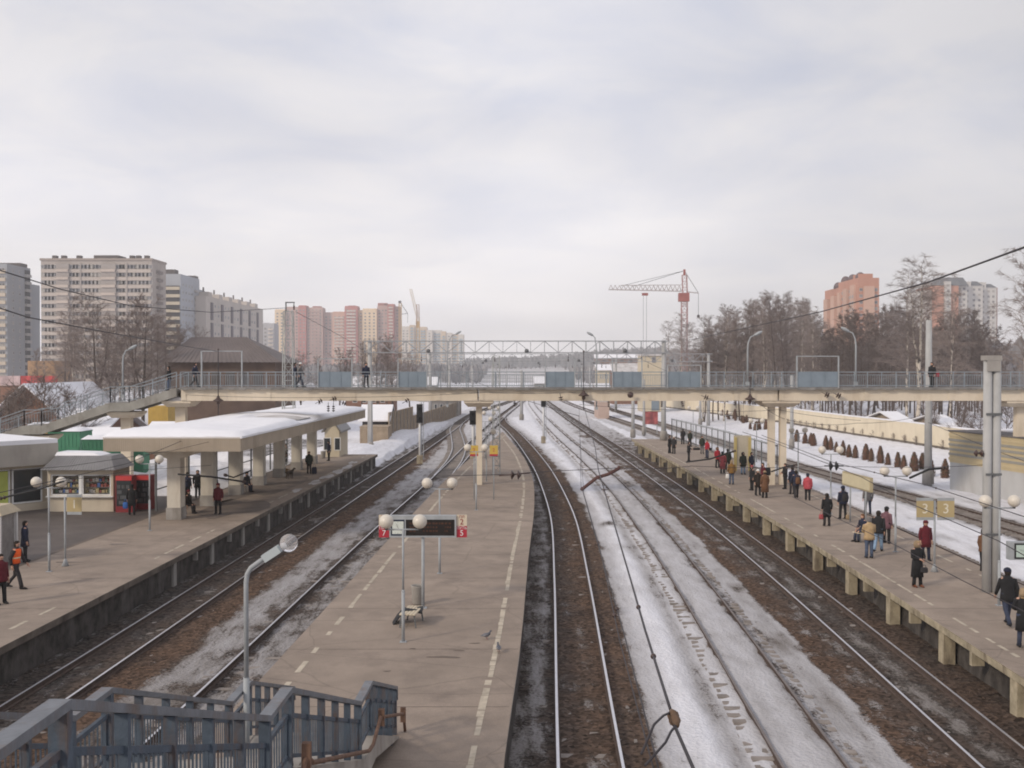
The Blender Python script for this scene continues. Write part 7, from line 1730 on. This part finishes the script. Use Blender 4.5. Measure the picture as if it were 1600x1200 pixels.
# carried and standing luggage
def off(u, v, dx, dy, z): p = pp(u, v); return Vector((p.x+dx, p.y+dy, 1.104+z))
bag('white plastic bag hanging from the ochre-jacketed hand', off(1143,757,-.30,-.05,.42), (.26,.10,.32), 'white')
bag('small red and pink handbag held by the black-coated woman', off(1292,822,-.30,-.02,.36), (.26,.12,.26), 'coral')
bag('black shoulder bag on the red jacket', off(1105,716,.30,0,.72), (.26,.14,.24), 'black')
bag('big black backpack on the maroon jacket by the pillar', off(1192,762,.34,0,.85), (.40,.36,.55), 'black', kind='backpack')
bag('brown backpack on the striding man', off(1244,779,0.03,-.26,.95), (.30,.18,.42), 'brown', kind='backpack')
bag('dark backpack on the navy-jacketed man', off(1317,811,0.02,-.27,1.0), (.30,.18,.42), 'dark', kind='backpack')
bag('pale bag standing at the feet of the man with backpack', off(1318,811,.22,-.1,0.0), (.28,.16,.26), 'fur')
bag('black handbag held in front of the leather coat', off(1433,917,.12,-.36,.60), (.30,.12,.2), 'dark')
bag('bright blue bag held before the red fridges', off(206,805,-.32,-.1,.38), (.30,.12,.36), 'blue')
bag('dark suitcase beside the green jacket under the canopy', off(483,740,.42,-.1,0), (.42,.22,.52), 'navy', kind='suitcase')
bag('black bags lying by the fence behind the green and red pair', off(1088,703,0,0,0), (.8,.3,.22), 'black')
bag('small red bag held on the footbridge', Vector((XU(1464,74.7),74.6,ZD+.75)), (.28,.14,.26), 'red')
bench('low slatted bench under the seated person in navy', off(1351,846,.12,0.05,0), R(15)); bench('slatted bench under the person by the first canopy column', off(292,802,-.15,.1,0), R(90)); bench('slatted bench by the third canopy column', off(384,768,-.1,.1,0), R(90))
# dogs lying under the canopy
def dog(label, g, rz, c):
    t_ = MB(); 
    def rg(x, z, w, h_): return ((x,0,z),(0,w,0),(0,0,h_))
    t_.loft([rg(-.36,.50,.05,.06), rg(-.30,.48,.10,.12), rg(-.12,.47,.11,.13), rg(.08,.46,.13,.17), rg(.22,.50,.11,.15), ((.33,0,.60),(0,.075,0),(-.06,0,.08)), ((.42,0,.70),(0,.07,0),(-.05,0,.07)), ((.50,0,.72),(0,.06,0),(0,0,.065)), ((.60,0,.69),(0,.035,0),(0,0,.035)), ((.66,0,.68),(0,.02,0),(0,0,.02))], n=10)
    for s in (-1,1):
        t_.tube([(.20,s*.07,.44),(.19,s*.075,.24),(.21,s*.075,.05),(.26,s*.075,.03)],[.055,.032,.028,.03],7)
        t_.tube([(-.26,s*.07,.46),(-.18,s*.08,.30),(-.32,s*.08,.18),(-.30,s*.08,.05),(-.25,s*.08,.03)],[.075,.055,.03,.026,.03],7)
        t_.loft([((.44,s*.045,.75),(.02,0,0),(0,.018,0)),((.43,s*.055,.83),(.004,0,0),(0,.004,0))], n=6)
    t_.tube([(-.36,0,.52),(-.48,0,.50),(-.56,0,.58)],[.03,.025,.012],6)
    o = t_.build('dog', mat('dog_'+c, {'tan':(.28,.18,.09),'dark':(.06,.045,.035)}[c], .95, .4, 6, bump=.4), None, label, 'dog', 'dogs under the canopy', world=False); o.location = g; o.rotation_euler = (0,0,rz)
dog('tan dog standing by the litter and the chatting pair', pp(443,744), R(170), 'tan'); dog('dark dog standing right of the tan dog', pp(453,748), R(60), 'dark')
# ------------------------------------------------------------------ haze
hb = MB(); hb.box(-2350, 2350, -60, 2450, -3, 96)
hz_m = bpy.data.materials.new('haze'); hz_m.use_nodes = True; t = hz_m.node_tree
for n in list(t.nodes): t.nodes.remove(n)
pv = N(t, 'ShaderNodeVolumePrincipled'); pv.inputs['Color'].default_value = (.96,.96,.98,1); pv.inputs['Density'].default_value = 0.00036; pv.inputs['Anisotropy'].default_value = 0.2
ou = N(t, 'ShaderNodeOutputMaterial'); L(t, pv, 0, ou, 'Volume')
hb.build('haze', hz_m, None, kind='stuff')
